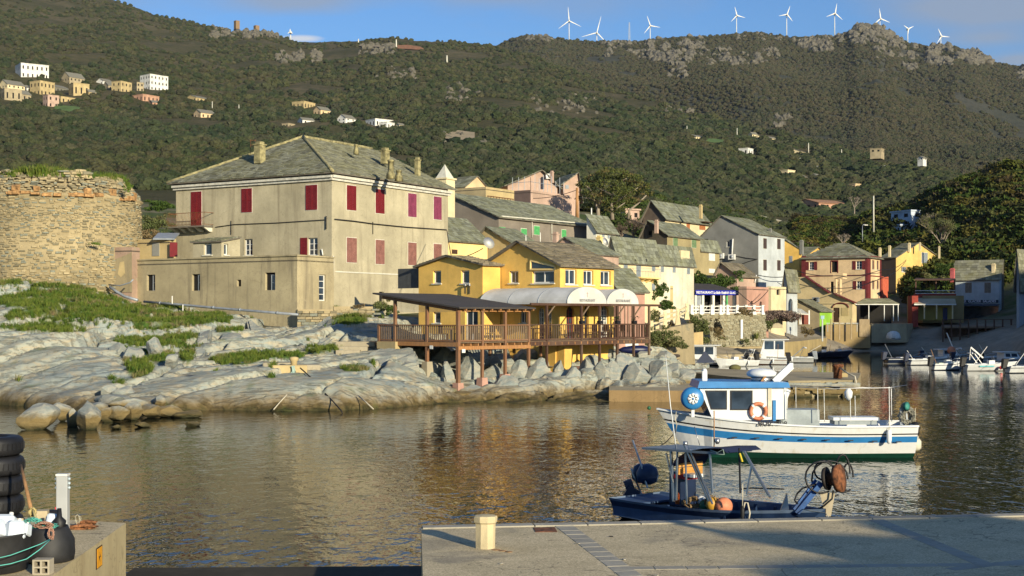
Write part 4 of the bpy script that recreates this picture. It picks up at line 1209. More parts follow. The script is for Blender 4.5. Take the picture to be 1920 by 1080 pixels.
while z < ztop:
 h = rq.uniform(.08, .19); r_ = tower_r(z) - .1 if z < zcor else tower_r(zcor) - .05 - .05 - 1.5 * max(0, (z - zcor) / (ztop - zcor)) ** 1.7
 th = R(-175) + rq.uniform(0, .1)
 while th < R(5):
  w = rq.uniform(.16, .6); dth = w / r_
  if rq.random() < (.84 if z < zcor else .95):
   bigst = w > .44 and h > .12 and cnt < 290 and R(-150) < th < R(-40)
   tgt = MB() if bigst else small
   stone(tgt, th + dth / 2, z + h / 2 + rq.uniform(-.04, .04), w * .95, h * .9, r_, rq.uniform(.01, .08))
   if bigst: tgt.build('stone', M_TOW, TW); cnt += 1
  th += dth + rq.uniform(0, .05)
 z += h
small.build('small_stones', M_TOW, TW, 'stuff')
th = R(-170)
while th < R(-5):
 w = rq.uniform(.35, .9)
 if rq.random() < .62:
  g = MB(); stone(g, th, zcor + .06 + rq.uniform(-.12, .1), w, rq.uniform(.18, .34), tower_r(zcor) - .02, rq.uniform(.08, .3)); g.build('cornice_stone', M_ORST, TW)
 if rq.random() < .35:
  g = MB(); stone(g, th, zcor + .4 + rq.uniform(-.1, .12), w * .7, rq.uniform(.3, .5), tower_r(zcor) - .12, .1); g.build('cornice_stone', M_ORST, TW)
 th += w / TR * 1.02
g = MB()
for i in range(260):
 th = R(rq.uniform(-178, -2)); stone(g, th, ztop - .2 + rq.uniform(-.4, .3) + .25 * math.sin(th * 5), rq.uniform(.3, .8), rq.uniform(.12, .3), tower_r(zcor) - 1.2 - rq.uniform(0, .6), .1)
g.build('broken_parapet', M_TOW, TW, 'stuff')
# ---------------- restaurant on the rocks (yellow)
RA = 47.0
rua, rub = unit(RA), unit(RA + 90)
DO = Vector((XP(859, 76), 76, 0))           # corner post of the deck
def DK(a, b, z): return Vector((DO.x + rua.x * a + rub.x * b, DO.y + rua.y * a + rub.y * b, z))
RS = B('yellow_restaurant', 'yellow waterfront restaurant with stone slab roofs above a timber deck', (1050, 86), RA, 868, 1151, 690, 494, YEL,
 dict(k='gable', ax='a', rise=1.55, r=.40, ze2=7.2),
 [('R', 1060, 1081, 505, 533.5, 'G', dict(nx=2)), ('R', 1094, 1112.5, 507, 534, 'G', dict(nx=2)), ('R', 1126, 1145, 508, 535, 'G', dict(nx=2)),
 ('L', 955, 972, 508, 531, 'G', dict(nx=2)), ('L', 998, 1039, 507.5, 531, 'G', dict(nx=2, fw=.09)),
 ('L', 1008, 1020, 577, 640, 'A', dict(nx=3, ny=7)), ('L', 1026, 1034, 577, 640, 'A', dict(nx=2, ny=7)), ('L', 975, 986, 584, 606, 'G', dict(nx=2)),
 ('R', 1062, 1077, 574, 640, 'A', dict(nx=2, ny=6, c=RED)), ('R', 1096, 1104, 574, 640, 'A', dict(nx=1, ny=6, c=BROWND)), ('R', 1127, 1141, 573, 640, 'A', dict(nx=3, ny=7, c=WHITE))],
 cat='restaurant', over=.3, roofmat=LAUZE_B, ext=.5)
T = RS['T']; f = RS['fl']
mb = MB()                                   # raked light over the wide window
q = [f.px(x, y, .03) for x, y in ((998, 503), (1039, 503), (1039, 500), (997.5, 490))]; mb.poly(q, (), f.n); mb.build('raked_pane', GLASS, T)
mb = MB()
for a_, b_ in (((995, 505), (1042, 505)), ((1041.5, 505), (1041.5, 499)), ((1041, 499.5), (996, 488.5)), ((996, 489), (996, 505))): mb.bar(f.px(*a_, .05), f.px(*b_, .05), .10)
mb.build('window_surround', YELP, T)
RW = B('yellow_restaurant_wing', 'small yellow gabled wing with two windows on the left of the restaurant', (905, 88.2), RA, 785, 938, 600, 494, YEL,
 dict(k='gable', ax='a', rise=.62, r=.52),
 [('L', 812, 827, 507.5, 531.5, 'G', dict(nx=1)), ('L', 864.5, 880, 507, 531.5, 'G', dict(nx=1)), ('L', 812, 826, 585, 606, 'G', dict(nx=1)), ('L', 872, 896, 582, 640, 'G', dict(nx=2, sill=False))],
 cat='restaurant', over=.28, roofmat=LAUZE_B, ext=1.8)
mb = MB()
for x in (872, 880, 888): mb.lathe(P(x, 548, 89) + Vector((0, 0, -.1)), [(.05, 0), (.05, .5), (.13, .52), (.13, .6), (.03, .66)], 8)
mb.build('roof_vent', STEEL, RW['T'])
for px_, d_, w0, w1 in ((1005, 88.5, .9, .5), (1040, 85.0, 1.1, .55), (1057, 84.6, 1.0, .55)):
 g = MB(); c_ = P(px_, 645, d_); zb_ = gz(px_, d_) - .6
 g.hexa([Vector((c_.x, c_.y, z_)) + rua * x * w / 2 + rub * y * w / 2 for z_, w in ((zb_, w1), (3.2, w0)) for x, y in ((-1, -1), (1, -1), (1, 1), (-1, 1))])
 g.build('buttress', YEL, RS['T'])
# ------------------------------------------------------------------ timber deck with pergola
WD = wood('weathered deck timber', (.23, .115, .06)); WO = wood('orange deck timber', (.40, .19, .07)); WG = wood('grey brown timber', (.20, .14, .09)); WDK = wood('dark stained timber', (.085, .045, .03))
FELT = plain('dark roofing felt', (.06, .052, .046), .85, var=.12, sc=1.2)
CONC = plaster('concrete', (.40, .35, .25), .7)
ZF = ZP(642, 76)                     # deck floor
ZR = ZP(610, 76)                     # rail top
DT = thing('timber_deck', 'long timber deck on tall posts with slatted railing, in front of the yellow restaurant', 'deck', (DO.x, DO.y, ZF))
fd = Face(Vector((DO.x, DO.y, 0)), rua, -rub); fdl = Face(Vector((DO.x, DO.y, 0)), rub, -rua)
LA_, LB_ = fd.s_at(1217), fdl.s_at(711)
ZP_ROOF = ZP(574, 76)
me = None
nb = int(LA_ / .145)
bd = MB()
bd.slab([DK(0, 0, ZF), DK(LA_, 0, ZF), DK(LA_, 2.4, ZF), DK(5.8, 2.4, ZF), DK(5.8, 7.4, ZF), DK(0, 7.4, ZF)], .05)
fo = bd.build('floor', WG, DT)
jm = MB()
for i in range(int(LA_ / .6)):
 a = .3 + i * .6; jm.bar(DK(a, -.12, ZF - .16), DK(a, 2.2 if a > 5.8 else 7.2, ZF - .16), .09, .16)
jm.build('joists', WO, DT, 'stuff')
em = MB(); em.bar(DK(-.05, -.06, ZF - .32), DK(5.9, -.06, ZF - .32), .1, .2); em.bar(DK(-.06, -.05, ZF - .12), DK(-.06, LB_, ZF - .12), .1, .24); em.build('edge_beam', WO, DT)
em = MB(); em.bar(DK(5.9, -.06, ZF - .16), DK(LA_, -.06, ZF - .16), .12, .26); em.bar(DK(LA_, -.05, ZF - .16), DK(LA_, 3.4, ZF - .16), .12, .26); em.build('edge_beam', WDK, DT)
def post(face, px, foot, top, mat, w=.17, inset=0.0, pad=True):
 s = face.s_at(px); b = face.pt(s, 0, -inset)
 d = b.y; zf = ZP(foot, d)
 mb = MB(); mb.bar(Vector((b.x, b.y, zf)), Vector((b.x, b.y, top)), w, w, rua); mb.build('post', mat, DT)
 if pad:
  g = MB(); g.hexa([Vector((b.x, b.y, z_)) + rua * x * q + rub * y * q for z_, q in ((zf - 1.2, .3), (zf + .12, .21)) for x, y in ((-1, -1), (1, -1), (1, 1), (-1, 1))]); g.build('footing', PINKD if rnd.random() < .5 else CONC, DT)
rz = lambda b: ZP_ROOF + .122 * b
for px, ft in ((859, 722), (904, 712), (947, 705), (991, 692)): post(fd, px, ft, ZP_ROOF - .02, WD, .19 if px == 859 else .15)
for px, ft in ((801, 682), (741, 646)): post(fdl, px, ft, rz(fdl.s_at(px)) - .02, WD, .16, pad=px != 741)
post(fdl, 711, 644, ZR + .02, WD, .15, pad=False)
for px, ft in ((1025, 700), (1090, 690), (1124, 682), (1157, 684), (1188, 668), (1217, 666)): post(fd, px, ft, ZP(571, 84), WDK if px < 1200 else WG, .13, pad=px in (1025, 1090, 1157))
for px, ft in ((965, 668), (1010, 662), (1060, 668), (1120, 652)): post(fd, px, ft, ZF - .1, WD, .13, -2.2 if False else 2.0, pad=False)
rail = MB(); rail.bar(DK(0, -.02, ZR), DK(fd.s_at(991), -.02, ZR), .12, .06); rail.bar(DK(0, 0, ZF + .08), DK(fd.s_at(991), 0, ZF + .08), .07, .09)
rail.bar(DK(-.02, 0, ZR), DK(-.02, LB_, ZR), .12, .06); rail.bar(DK(0, 0, ZF + .08), DK(0, LB_, ZF + .08), .07, .09); rail.build('rail', WD, DT)
rail = MB(); rail.bar(DK(fd.s_at(991), -.02, ZR), DK(LA_, -.02, ZR), .12, .06); rail.bar(DK(fd.s_at(991), 0, ZF + .08), DK(LA_, 0, ZF + .08), .07, .09)
rail.bar(DK(LA_, 0, ZR), DK(LA_, 3.2, ZR), .1, .06); rail.bar(DK(LA_, 0, ZF + .08), DK(LA_, 3.2, ZF + .08), .07, .09); rail.build('rail', WDK, DT)
bmes = {}
def baluster(a, b, mat, key):
 if key not in bmes:
  mb = LMB(); mb.box((0, 0, (ZR - ZF) / 2 - .0), (.075 if key != 'dk' else .05, .03, ZR - ZF - .12), rua if key != 'l' else rub)
  o = mb.build('baluster', mat, DT); bmes[key] = o.data
 else:
  o = bpy.data.objects.new('baluster', bmes[key]); COL.objects.link(o); o.parent = DT
 o.location = DK(a, b, ZF + .03) - DT.location
na = int(fd.s_at(991) / .155)
for i in range(1, na): baluster(fd.s_at(991) * i / na, 0, WG, 'r')
nl = int(LB_ / .155)
for i in range(1, nl): baluster(0, LB_ * i / nl, WG, 'l')
n3 = int((LA_ - fd.s_at(991)) / .165)
for i in range(1, n3): baluster(fd.s_at(991) + (LA_ - fd.s_at(991)) * i / n3, 0, WDK, 'dk')
n4 = 16
for i in range(1, n4): baluster(LA_, 3.2 * i / n4, WDK, 'e')
AW = fd.s_at(991) + .15
rf = MB(); rf.slab([DK(-.35, -.45, rz(-.45)), DK(AW, -.45, rz(-.45)), DK(AW, LB_ + .2, rz(LB_ + .2)), DK(-.35, LB_ + .2, rz(LB_ + .2))], .09)
ro = rf.build('pergola_roof', FELT, DT)
bm_ = MB(); bm_.bar(DK(-.1, 0, rz(0) - .2), DK(AW, 0, rz(0) - .2), .12, .2); bm_.build('beam', WO, ro)
bm_ = MB(); bm_.bar(DK(0, 0, rz(0) - .2), DK(0, LB_ - .3, rz(LB_ - .3) - .2), .12, .2); bm_.build('beam', WD, ro)
rme = None
for i in range(9):
 a = .25 + i * (AW - .4) / 8
 mb = MB(); mb.bar(DK(a, -.42, rz(-.42) - .13), DK(a, 4.4, rz(4.4) - .13), .08, .11); mb.build('rafter', WO, ro)
m = NT('clear screen'); m.col((.32, .34, .36)); m.rough(.15); m.b.inputs['Alpha'].default_value = .28; SCR = m.mat
for x0, x1 in ((.3, .9),):
 pass
s1, s2 = fdl.s_at(801), fdl.s_at(741)
for a, b in ((.15, s1 - .1), (s1 + .1, s2 - .1)):
 mb = MB(); mb.quad(DK(.04, a, ZR + .75), DK(.04, b, ZR + .75), DK(.04, b, rz(b) - .3), DK(.04, a, rz(a) - .3)); mb.build('clear_screen', SCR, DT)
mb = MB(); mb.box(P(768, 522, 93.5), (2.2, .15, 1.35), rub); tag(mb.build('dark_screen_wall', plain('slate blue panel', (.075, .078, .08), .8)), 'dark grey wall panel between the mansion and the yellow wing', 'wall')
for x, y in ((812, 651), (866, 658)):
 mb = MB(); q = (fdl if x < 859 else fd).px(x, y, .14); mb.box(q, (.26, .02, .2), rub if x < 859 else rua); mb.build('notice', WHITE, DT)
mb = MB(); zt = ZP(571, 83)
mb.bar(DK(AW, -.02, zt), DK(LA_ + 1.2, -.02, zt), .12, .14); tb = mb.build('top_beam', WDK, DT)
for px in (1025, 1090, 1157, 1188):
 s = fd.s_at(px); mb = MB(); mb.bar(DK(s, 0, zt - .75), DK(s + .75, 0, zt - .05), .07); mb.build('brace', WG, DT)
for px in (1090, 1124, 1157, 1188):        # flower boxes and lanterns on the posts
 s = fd.s_at(px); o = thing('planter_box', {1090: 'small dark planter fixed on the railing left of the first white canopy end', 1124: 'small dark planter on the railing under the gap before the second canopy', 1157: 'small dark planter on the railing under the second canopy end', 1188: 'small dark planter on the railing before the pink wall'}[px], 'planter', DK(s, -.05, ZR + .03), 'planters along the deck railing')
 mb = MB(); mb.box(DK(s, -.05, ZR + .14), (.34, .22, .2), rua); mb.build('pot', BLACK, o)
 mb = MB()
 for i in range(26):
  v = Vector((rnd.gauss(0, .13), rnd.gauss(0, .1), rnd.uniform(.05, .3))); c = DK(s, -.05, ZR + .22) + v
  mb.box(c, (.09, .012, .05), (rnd.uniform(-1, 1), rnd.uniform(-1, 1), .3), (rnd.uniform(-1, 1), rnd.uniform(-1, 1), 1))
 mb.build('leaves', plain('dark planter leaves', (.03, .045, .015), .8), o)
def table(a, b, label):
 o = thing('terrace_table', label, 'table', DK(a, b, ZF), 'tables on the timber deck')
 mb = MB(); mb.box(DK(a, b, ZF + .72), (.75, .75, .05), rua); mb.build('table_top', WD, o)
 mb = MB(); mb.box(DK(a, b, ZF + .36), (.08, .08, .7), rua); mb.box(DK(a, b, ZF + .03), (.5, .5, .05), rua); mb.build('pedestal', BLACK, o)
def chair(a, b, label, s=1):
 o = thing('terrace_chair', label, 'chair', DK(a, b, ZF), 'chairs on the timber deck')
 mb = MB(); mb.box(DK(a, b, ZF + .45), (.42, .42, .04), rua); mb.build('seat', WDK, o)
 mb = MB(); mb.box(DK(a + s * .2, b, ZF + .7), (.04, .4, .42), rua); mb.build('backrest', WDK, o)
 for x in (-.18, .18):
  for y in (-.18, .18):
   mb = MB(); mb.box(DK(a + x, b + y, ZF + .22), (.035, .035, .44), rua); mb.build('leg', WDK, o)
for i, (a, b, where) in enumerate(((1.6, 2.2, 'behind the corner post'), (4.0, 2.0, 'in front of the yellow wing'), (7.4, 1.1, 'in front of the glazed double doors'), (12.4, 1.1, 'under the first white canopy end'), (15.2, 1.1, 'under the second white canopy end'))):
 table(a, b, 'square wooden table on the deck ' + where)
 chair(a - .65, b, 'dark chair left of the table ' + where, -1); chair(a + .65, b, 'dark chair right of the table ' + where, 1)
# ---------------- white barrel canopies
m = NT('white canvas'); m.col(m.mix(m.ramp(m.noise(m.pos(), .8, 4), .4, .65), (.52, .51, .47), (.68, .67, .63))); m.rough(.7); m.spec(.2)
m.bump(m.noise(m.pos((1, 1, .3)), 2, 3), .15, .05); CANV = m.mat
CLET = plain('grey canopy print', (.30, .30, .30), .8)
AWN = thing('barrel_canopy', 'white barrel-vaulted canvas canopy over the restaurant terrace, wide left one', 'awning', DK(9.3, 0, ZP(570, 84)), 'white canvas canopies over the deck')
AW2 = thing('barrel_canopy', 'white barrel-vaulted canvas canopy end, right one beside the pink wall', 'awning', DK(13.2, 0, ZP(570, 84)), 'white canvas canopies over the deck')
def canopy(T, a0, a1, spans, h, word):
 zb = ZP(570, 84); cx = (a0 + a1) / 2; r = (a1 - a0) / 2
 def arc(b, t0, t1, n=16): return [DK(cx - r * math.cos(math.pi * t), b, zb + h * math.sin(math.pi * t) ** .9) for t in [t0 + (t1 - t0) * i / n for i in range(n + 1)]]
 mb = MB(); mb.smooth = True
 for b0, b1, t0, t1 in spans:
  k = max(1, int((b1 - b0) / .8))
  rows = [arc(b0 + (b1 - b0) * j / k, t0, t1) for j in range(k + 1)]
  for A_, B_ in zip(rows, rows[1:]):
   for i in range(16): mb.quad(A_[i], A_[i + 1], B_[i + 1], B_[i])
 mb.build('canvas', CANV, T)
 mb = MB(); e = arc(-.02, 0, 1, 24); mb.poly(e, (), -rub); mb.build('end_panel', CANV, T)
 mb = MB()
 for b0, b1, t0, t1 in spans:
  k = max(1, int((b1 - b0) / 2.2))
  for j in range(k + 1): mb.tube(arc(b0 + (b1 - b0) * j / k, t0, t1), .028, 4)
 mb.build('hoop', GALV, T)
 text_obj(word, .24, CLET, T, DK(cx, -.05, zb + .22), (R(90), 0, R(RA)))
 mb = MB(); c = DK(cx, -.04, zb + .62)      # small torch-like emblem above the words
 mb.bar(c + Vector((0, 0, -.2)), c + Vector((0, 0, .12)), .03, .01); mb.bar(c - rua * .09 + Vector((0, 0, .04)), c + rua * .09 + Vector((0, 0, .04)), .03, .01); mb.build('emblem', plain('rose print', (.55, .35, .3), .8), T)
A0 = fd.s_at(1063); A1 = fd.s_at(1137); A2 = fd.s_at(1197)
ab = Vector((RS['O'].x - DO.x, RS['O'].y - DO.y, 0)).dot(rua)
t_in = math.acos(max(-1, min(1, 1 - (ab - .03 - A0) / ((A1 - A0) / 2)))) / math.pi
bb_ = Vector((RS['O'].x - DO.x, RS['O'].y - DO.y, 0)).dot(rub) - .04
canopy(AWN, A0, A1, [(0, bb_, 0, 1), (bb_ , 7.4, 0, t_in)], 1.05, 'RESTAURANT')
canopy(AW2, A1 + .02, A2, [(0, bb_, 0, 1)], .98, 'RESTAURANT')
# ---------------- boulders and rocks under the deck
BL = [  # px, py, d, w, h
 (815, 700, 79, 46, 40), (838, 706, 78, 26, 44), (880, 700, 79, 50, 56), (895, 738, 76, 60, 26), (925, 705, 80, 46, 46), (950, 728, 77, 50, 40), (975, 700, 80, 40, 44), (1010, 708, 80, 44, 58),
 (995, 735, 77, 60, 34), (1030, 728, 78, 40, 30), (1048, 700, 83, 30, 46), (1060, 735, 78, 34, 38), (1075, 720, 79, 40, 60), (1100, 705, 82, 36, 50), (1128, 718, 80, 30, 62), (1150, 716, 81, 30, 60),
 (1175, 700, 84, 46, 66), (1160, 738, 79, 30, 34), (1195, 712, 83, 44, 52), (1215, 690, 87, 40, 40), (1235, 706, 85, 50, 52), (1258, 700, 88, 46, 40), (1280, 712, 88, 50, 32), (1245, 675, 93, 40, 26),
 (1300, 703, 92, 40, 22), (860, 744, 75.5, 50, 22), (1090, 742, 78, 34, 26), (1110, 682, 86, 30, 26), (940, 680, 84, 50, 34), (900, 672, 85, 50, 34), (985, 668, 87, 40, 26), (1135, 668, 90, 36, 24), (860, 672, 83, 44, 30), (1190, 738, 81, 24, 16), (828, 668, 83, 40, 34), (1205, 668, 92, 36, 24)]
LM_ = [(825, 'left of the corner deck post'), (855, 'beside the corner deck post'), (890, 'right of the corner deck post'), (918, 'at the second post'), (940, 'between the second and third posts'), (960, 'at the third post'), (980, 'right of the third post'), (1000, 'at the fourth post'), (1020, 'left of the yellow buttress'), (1040, 'under the yellow buttress'), (1055, 'right of the yellow buttress'), (1070, 'below the red arched door'), (1085, 'below the first canopy end'), (1104, 'at the tall dark post'), (1118, 'right of the tall dark post'), (1132, 'below the gap between canopies'), (1152, 'below the second canopy end'), (1180, 'left of the salmon building'), (1200, 'in front of the salmon building'), (1225, 'under the deck end'), (1240, 'just past the deck end'), (1262, 'beside the net heap'), (1290, 'behind the stone jetty'), (1400, 'at the right end of the rubble heap')]
for i, (x, y, d, w, h) in enumerate(BL):
 lm = [t for q, t in LM_ if x < q][0]; row = 'at the waterline' if y > 724 else 'in the back row' if y < 690 else 'in mid row'
 sz = 'tall' if h > w else 'flat' if w > 1.7 * h else 'large' if w > 44 else 'small' if w < 36 else 'blocky'
 boulder(x, y, d, w, h, 100 + i, '%s jagged grey boulder %s, %s' % (sz, lm, row), 'riprap boulders under and beside the deck', rz=rnd.uniform(0, 3))
for i, (x, y, d, w, h, lab) in enumerate(((73, 783, 56.4, 74, 46, 'large pale boulder with an ochre base standing in the water, leftmost'), (115, 770, 60.4, 40, 34, 'rounded grey boulder just behind the leftmost one'),
 (166, 779, 56.2, 64, 52, 'large white-topped boulder with a brown base, second from left'), (137, 784, 57.5, 30, 34, 'dark brown boulder wedged between the two big pale ones'),
 (214, 748, 65.0, 90, 20, 'flat greenish slab lying across the dark stones'), (222, 774, 60, 38, 26, 'small dark grey stone under the flat slab'), (250, 770, 61, 44, 30, 'reddish grey stone right of the dark stones'),
 (203, 776, 60, 30, 30, 'dark upright stone behind the white-topped boulder'), (283, 768, 62.5, 54, 26, 'dark wet stone under the pale ledge'), (318, 771, 63, 52, 22, 'low dark stone right of the wet stone'),
 (350, 776, 63, 66, 14, 'long low dark stone at the waterline'), (360, 795, 57.7, 28, 10, 'small yellow-green stone alone in the water'), (268, 797, 57.2, 30, 10, 'small dark stone breaking the surface'),
 (218, 801, 56.2, 22, 8, 'tiny reddish stone breaking the surface'), (203, 733, 69, 36, 22, 'rounded dark slate boulder on the pale ledge'), (235, 738, 68.5, 50, 30, 'pale boulder resting above the flat slab'),
 (240, 757, 64.5, 70, 24, 'greenish boulder behind the dark stones'), (185, 764, 62, 40, 30, 'grey boulder behind the white-topped one'), (300, 752, 66, 34, 22, 'dark angular stone in the cleft of the ledge'),
 (35, 640, 82, 60, 16, 'pale rounded boulder on the upper left slab'), (248, 665, 76.5, 44, 34, 'cream boulder in the grass gully'), (222, 655, 78, 34, 22, 'grey-blue boulder left of the cream one'), (322, 678, 75, 36, 30, 'pale upright block right of the grassy gully'), (288, 650, 79, 30, 36, 'long tilted rusty rock on the grass'))):
 boulder(x, y, d, w * .9, h * .88, 200 + i, lab, None, rz=rnd.uniform(0, 3))
def slab_rock(pts, d0, d1, th, seed, label):
 """pts: outline in photo pixels; the slab leans back from d0 (bottom row) to d1 (top row)"""
 ys = [p_[1] for p_ in pts]; y0, y1 = min(ys), max(ys)
 V = [P(x, y, d1 + (d0 - d1) * (y - y0) / (y1 - y0)) for x, y in pts]
 n = (V[1] - V[0]).cross(V[2] - V[0]).normalized()
 if n.y > 0: n = -n
 bm = bmesh.new(); top = [bm.verts.new(v + n * .05) for v in V]; bm.faces.new(top)
 r = bmesh.ops.extrude_face_region(bm, geom=bm.faces[:]); bmesh.ops.translate(bm, verts=[e for e in r['geom'] if isinstance(e, bmesh.types.BMVert)], vec=-n * th)
 bmesh.ops.triangulate(bm, faces=bm.faces[:])
 bmesh.ops.bevel(bm, geom=[e for e in bm.edges if e.calc_face_angle(0) > .5], offset=.14, segments=2, affect='EDGES')
 bmesh.ops.triangulate(bm, faces=bm.faces[:])
 for k in range(3): bmesh.ops.subdivide_edges(bm, edges=[e for e in bm.edges if e.calc_length() > .45], cuts=1)
 bmesh.ops.triangulate(bm, faces=bm.faces[:])
 bm.verts.ensure_lookup_table()
 A_ = np.array([v.co[:] for v in bm.verts]); k = fbm(A_[:, 0] * .9, A_[:, 1] * .9, A_[:, 2] * .9, 5, seed, .6); k2 = fbm(A_[:, 0] * .4, A_[:, 1] * 1.5, A_[:, 2] * 3, 4, seed + 1)
 for v, a, b in zip(bm.verts, k, k2): v.co += n * (a * .28 + b * .12) + Vector((0, 0, a * .1))
 bmesh.ops.recalc_face_normals(bm, faces=bm.faces[:])
 me = bpy.data.meshes.new('rock_slab'); bm.to_mesh(me); bm.free(); me.materials.append(M_BOULD)
 c = sum(V, Vector()) / len(V); me.transform(Matrix.Translation(-c))
 o = bpy.data.objects.new('rock_slab', me); COL.objects.link(o); o.location = c
 return tag(o, label, 'rock', 'tilted rock slabs below the mansion')
slab_rock([(352, 690), (372, 622), (398, 618), (390, 655), (372, 700)], 78, 87, 1.2, 1, 'narrow upright pale slab at the left of the fissured outcrop')
slab_rock([(376, 700), (398, 650), (420, 626), (455, 628), (470, 660), (452, 690), (415, 702)], 78, 88, 1.2, 2, 'broad fissured slab in the middle of the outcrop')
slab_rock([(462, 604), (470, 600), (520, 628), (518, 645), (470, 632)], 87, 91, 1.0, 3, 'pale slab under the corner of the terrace block')
slab_rock([(468, 634), (512, 648), (500, 660), (462, 650)], 85, 87, 1.0, 4, 'small tilted slab above the green ledge')
slab_rock([(520, 628), (548, 622), (562, 650), (535, 652)], 86, 89, 1.0, 5, 'grey fractured block below the stone retaining wall')
slab_rock([(562, 648), (606, 594), (626, 594), (596, 640), (580, 652)], 85, 92, 1.0, 6, 'steep dark-edged slab leaning against the garden wall')
slab_rock([(632, 622), (640, 600), (690, 592), (702, 618), (704, 640), (660, 642)], 84, 92, 1.4, 7, 'large smooth pale slab left of the deck end')
slab_rock([(588, 648), (622, 618), (632, 634), (600, 652)], 84, 87, 1.0, 8, 'sloping pale slab between the leaning slab and the smooth one')
slab_rock([(668, 672), (712, 654), (778, 656), (786, 682), (760, 688), (680, 684)], 76, 79, .8, 9, 'long low slab under the left end of the deck')
WL = thing('garden_wall', 'low dry stone garden wall between the terrace block and the mansion', 'wall', P(590, 600, 91))
rq = random.Random(4)
mbk = MB(); mbk.box(P(592, 599, 92.3), (2.5, .3, 1.35), unit(20)); mbk.box(P(662, 589, 93.9), (2.7, .3, 1.05), unit(14)); mbk.build('wall_core', M_MORT, WL)
for (xa, ya, xb, yb_, d_, h0_, h1_) in ((558, 0, 626, 0, 91.2, 580, 618), (626, 0, 700, 0, 92.7, 574, 604)):
 y = h1_
 while y > h0_:
  hh_ = rq.uniform(3.2, 6.5); x = xa
  while x < xb:
   ww = rq.uniform(6, 17); dd = d_ + (x - xa) / (xb - xa) * .9
   c = P(x + ww / 2, y - hh_ / 2, dd); s_ = dd / F
   if h0_ < y - hh_:
    g = MB(); g.hexa([c + Vector((a * ww * s_ / 2 * rq.uniform(.8, 1), b * .18 - .05, e * hh_ * s_ / 2 * rq.uniform(.75, 1))) for e in (-1, 1) for a, b in ((-1, -1), (1, -1), (1, 1), (-1, 1))])
    g.build('stone', M_TOW, WL)
   x += ww
  y -= hh_
WS = thing('concrete_steps', 'low concrete steps beside the left end of the deck', 'steps', P(665, 655, 80))
for i, (x0, x1, y) in enumerate(((632, 704, 641), (634, 690, 650), (632, 676, 657))):
 g = MB(); c = P((x0 + x1) / 2, y + 4, 82 - i * .7); g.box(c, ((x1 - x0) * 82 / F, 1.0, .3)); g.build('step', CONC, WS)
PB = thing('deck_plinth', 'rendered concrete plinth under the left end of the deck railing', 'plinth', P(732, 648, 80)); g = MB(); q = fdl.px(731, 647, .05); g.box(q, (1.6, .5, .42), rub); g.build('plinth', BEIGE, PB)
pp = thing('drain_pipe', 'long grey pipe on short posts running below the terrace block', 'pipe', P(415, 578, 90.5))
fp = Face(Vector((XP(557, 89.9), 89.9, 0)), unit(148.7), -unit(58.7))
mb = MB(); mb.tube([fp.px(559, 590), fp.px(480, 583.5), fp.px(400, 577), fp.px(330, 570.5), fp.px(270, 565.5)], .085, 8); mb.build('pipe', GALV, pp)
for x, y in ((325, 556), (345, 590)):
 mb = MB(); q = fp.px(x, 571, .1); mb.bar(q + Vector((0, 0, -.75 if y > 570 else .05)), q + Vector((0, 0, .0 if y > 570 else .6)), .06); mb.build('pipe_post', WHITE, pp)
for x in (300, 400, 450, 520):
 mb = MB(); q = fp.px(x, 565.5 + (x - 270) * .0848); mb.lathe(q, [(.11, -.06), (.11, .06)], 8, fp.u); mb.build('pipe_collar', GALV, pp)
mb = MB(); mb.tube([fp.px(262, 563, .2), fp.px(240, 556, .3), fp.px(228, 548, .4), fp.px(216, 538, .5)], .11, 6); mb.tube([fp.px(214, 534, .5), fp.px(235, 536, .5), fp.px(252, 530, .4), fp.px(256, 524, .3)], .05, 6); mb.build('broken_pipe', GALV, pp)
MK = thing('mooring_block', 'weathered rendered stone mooring block on the rocks', 'block', P(550, 708, 72.5))
g = MB(); g.box(P(542, 698, 72.6), (1.9, 1.1, .78), unit(8)); g.build('block', BEIGE, MK, bevel=.05); g = MB(); g.box(P(578, 695, 73.5), (1.3, 1.0, .66), unit(8)); g.build('block', CONC, MK, bevel=.05)
g = MB(); g.box(P(520, 688, 74.5), (1.5, 1.0, .5), unit(5)); g.build('block', CONC, MK, bevel=.04)
o = thing('stone_bollard', 'pale stone bollard standing on the old mooring block', 'bollard', P(551, 685, 72.5))
g = MB(); g.lathe(P(551, 690, 72.5), [(.17, 0), (.18, .35), (.24, .42), (.25, .55), (.12, .6)], 9); g.build('shaft', BEIGE, o)
def rope(name, label, pts, r, mat, cat='rope', group=None):
 mb = MB(); mb.tube(pts, r, 5); o = mb.build(name, mat); return tag(o, label, cat, group)
ROPEG = plain('pale green rope', (.35, .48, .42), .9); ROPEW = plain('pale rope', (.55, .5, .38), .9); ROPED = plain('dark rope', (.03, .025, .02), .9)
rope('mooring_rope', 'dark rope running from the mooring block into the water', [P(563, 690, 71.5), P(583, 708, 70.4), P(604, 732, 69), P(622, 750, 67.4), P(640, 770, 65.6), P(642, 775, 65.2)], .035, ROPED)
rope('mooring_rope', 'pale rope lying down the rock left of the dark rope', [P(550, 727, 68.8), P(536, 742, 67.6), P(524, 755, 67.1), P(513, 768, 66.6)], .03, ROPEW)
rope('mooring_rope', 'short pale rope near the waterline right of the dark rope', [P(672, 742, 68.2), P(684, 752, 67.6), P(700, 767, 66.6)], .03, ROPEW)
mb = MB()
for i in range(7):
 x = 546 + rnd.uniform(-3, 6); mb.tube([P(x, 686, 71.9), P(x + rnd.uniform(-3, 6), 695, 71.9), P(x + rnd.uniform(-8, 12), 704, 71.8), P(x + rnd.uniform(-14, 8), 712, 71.3)], .025, 4)
tag(mb.build('rope_tangle', ROPEG), 'tangle of pale green rope hanging over the mooring block', 'rope')
A56 = 56
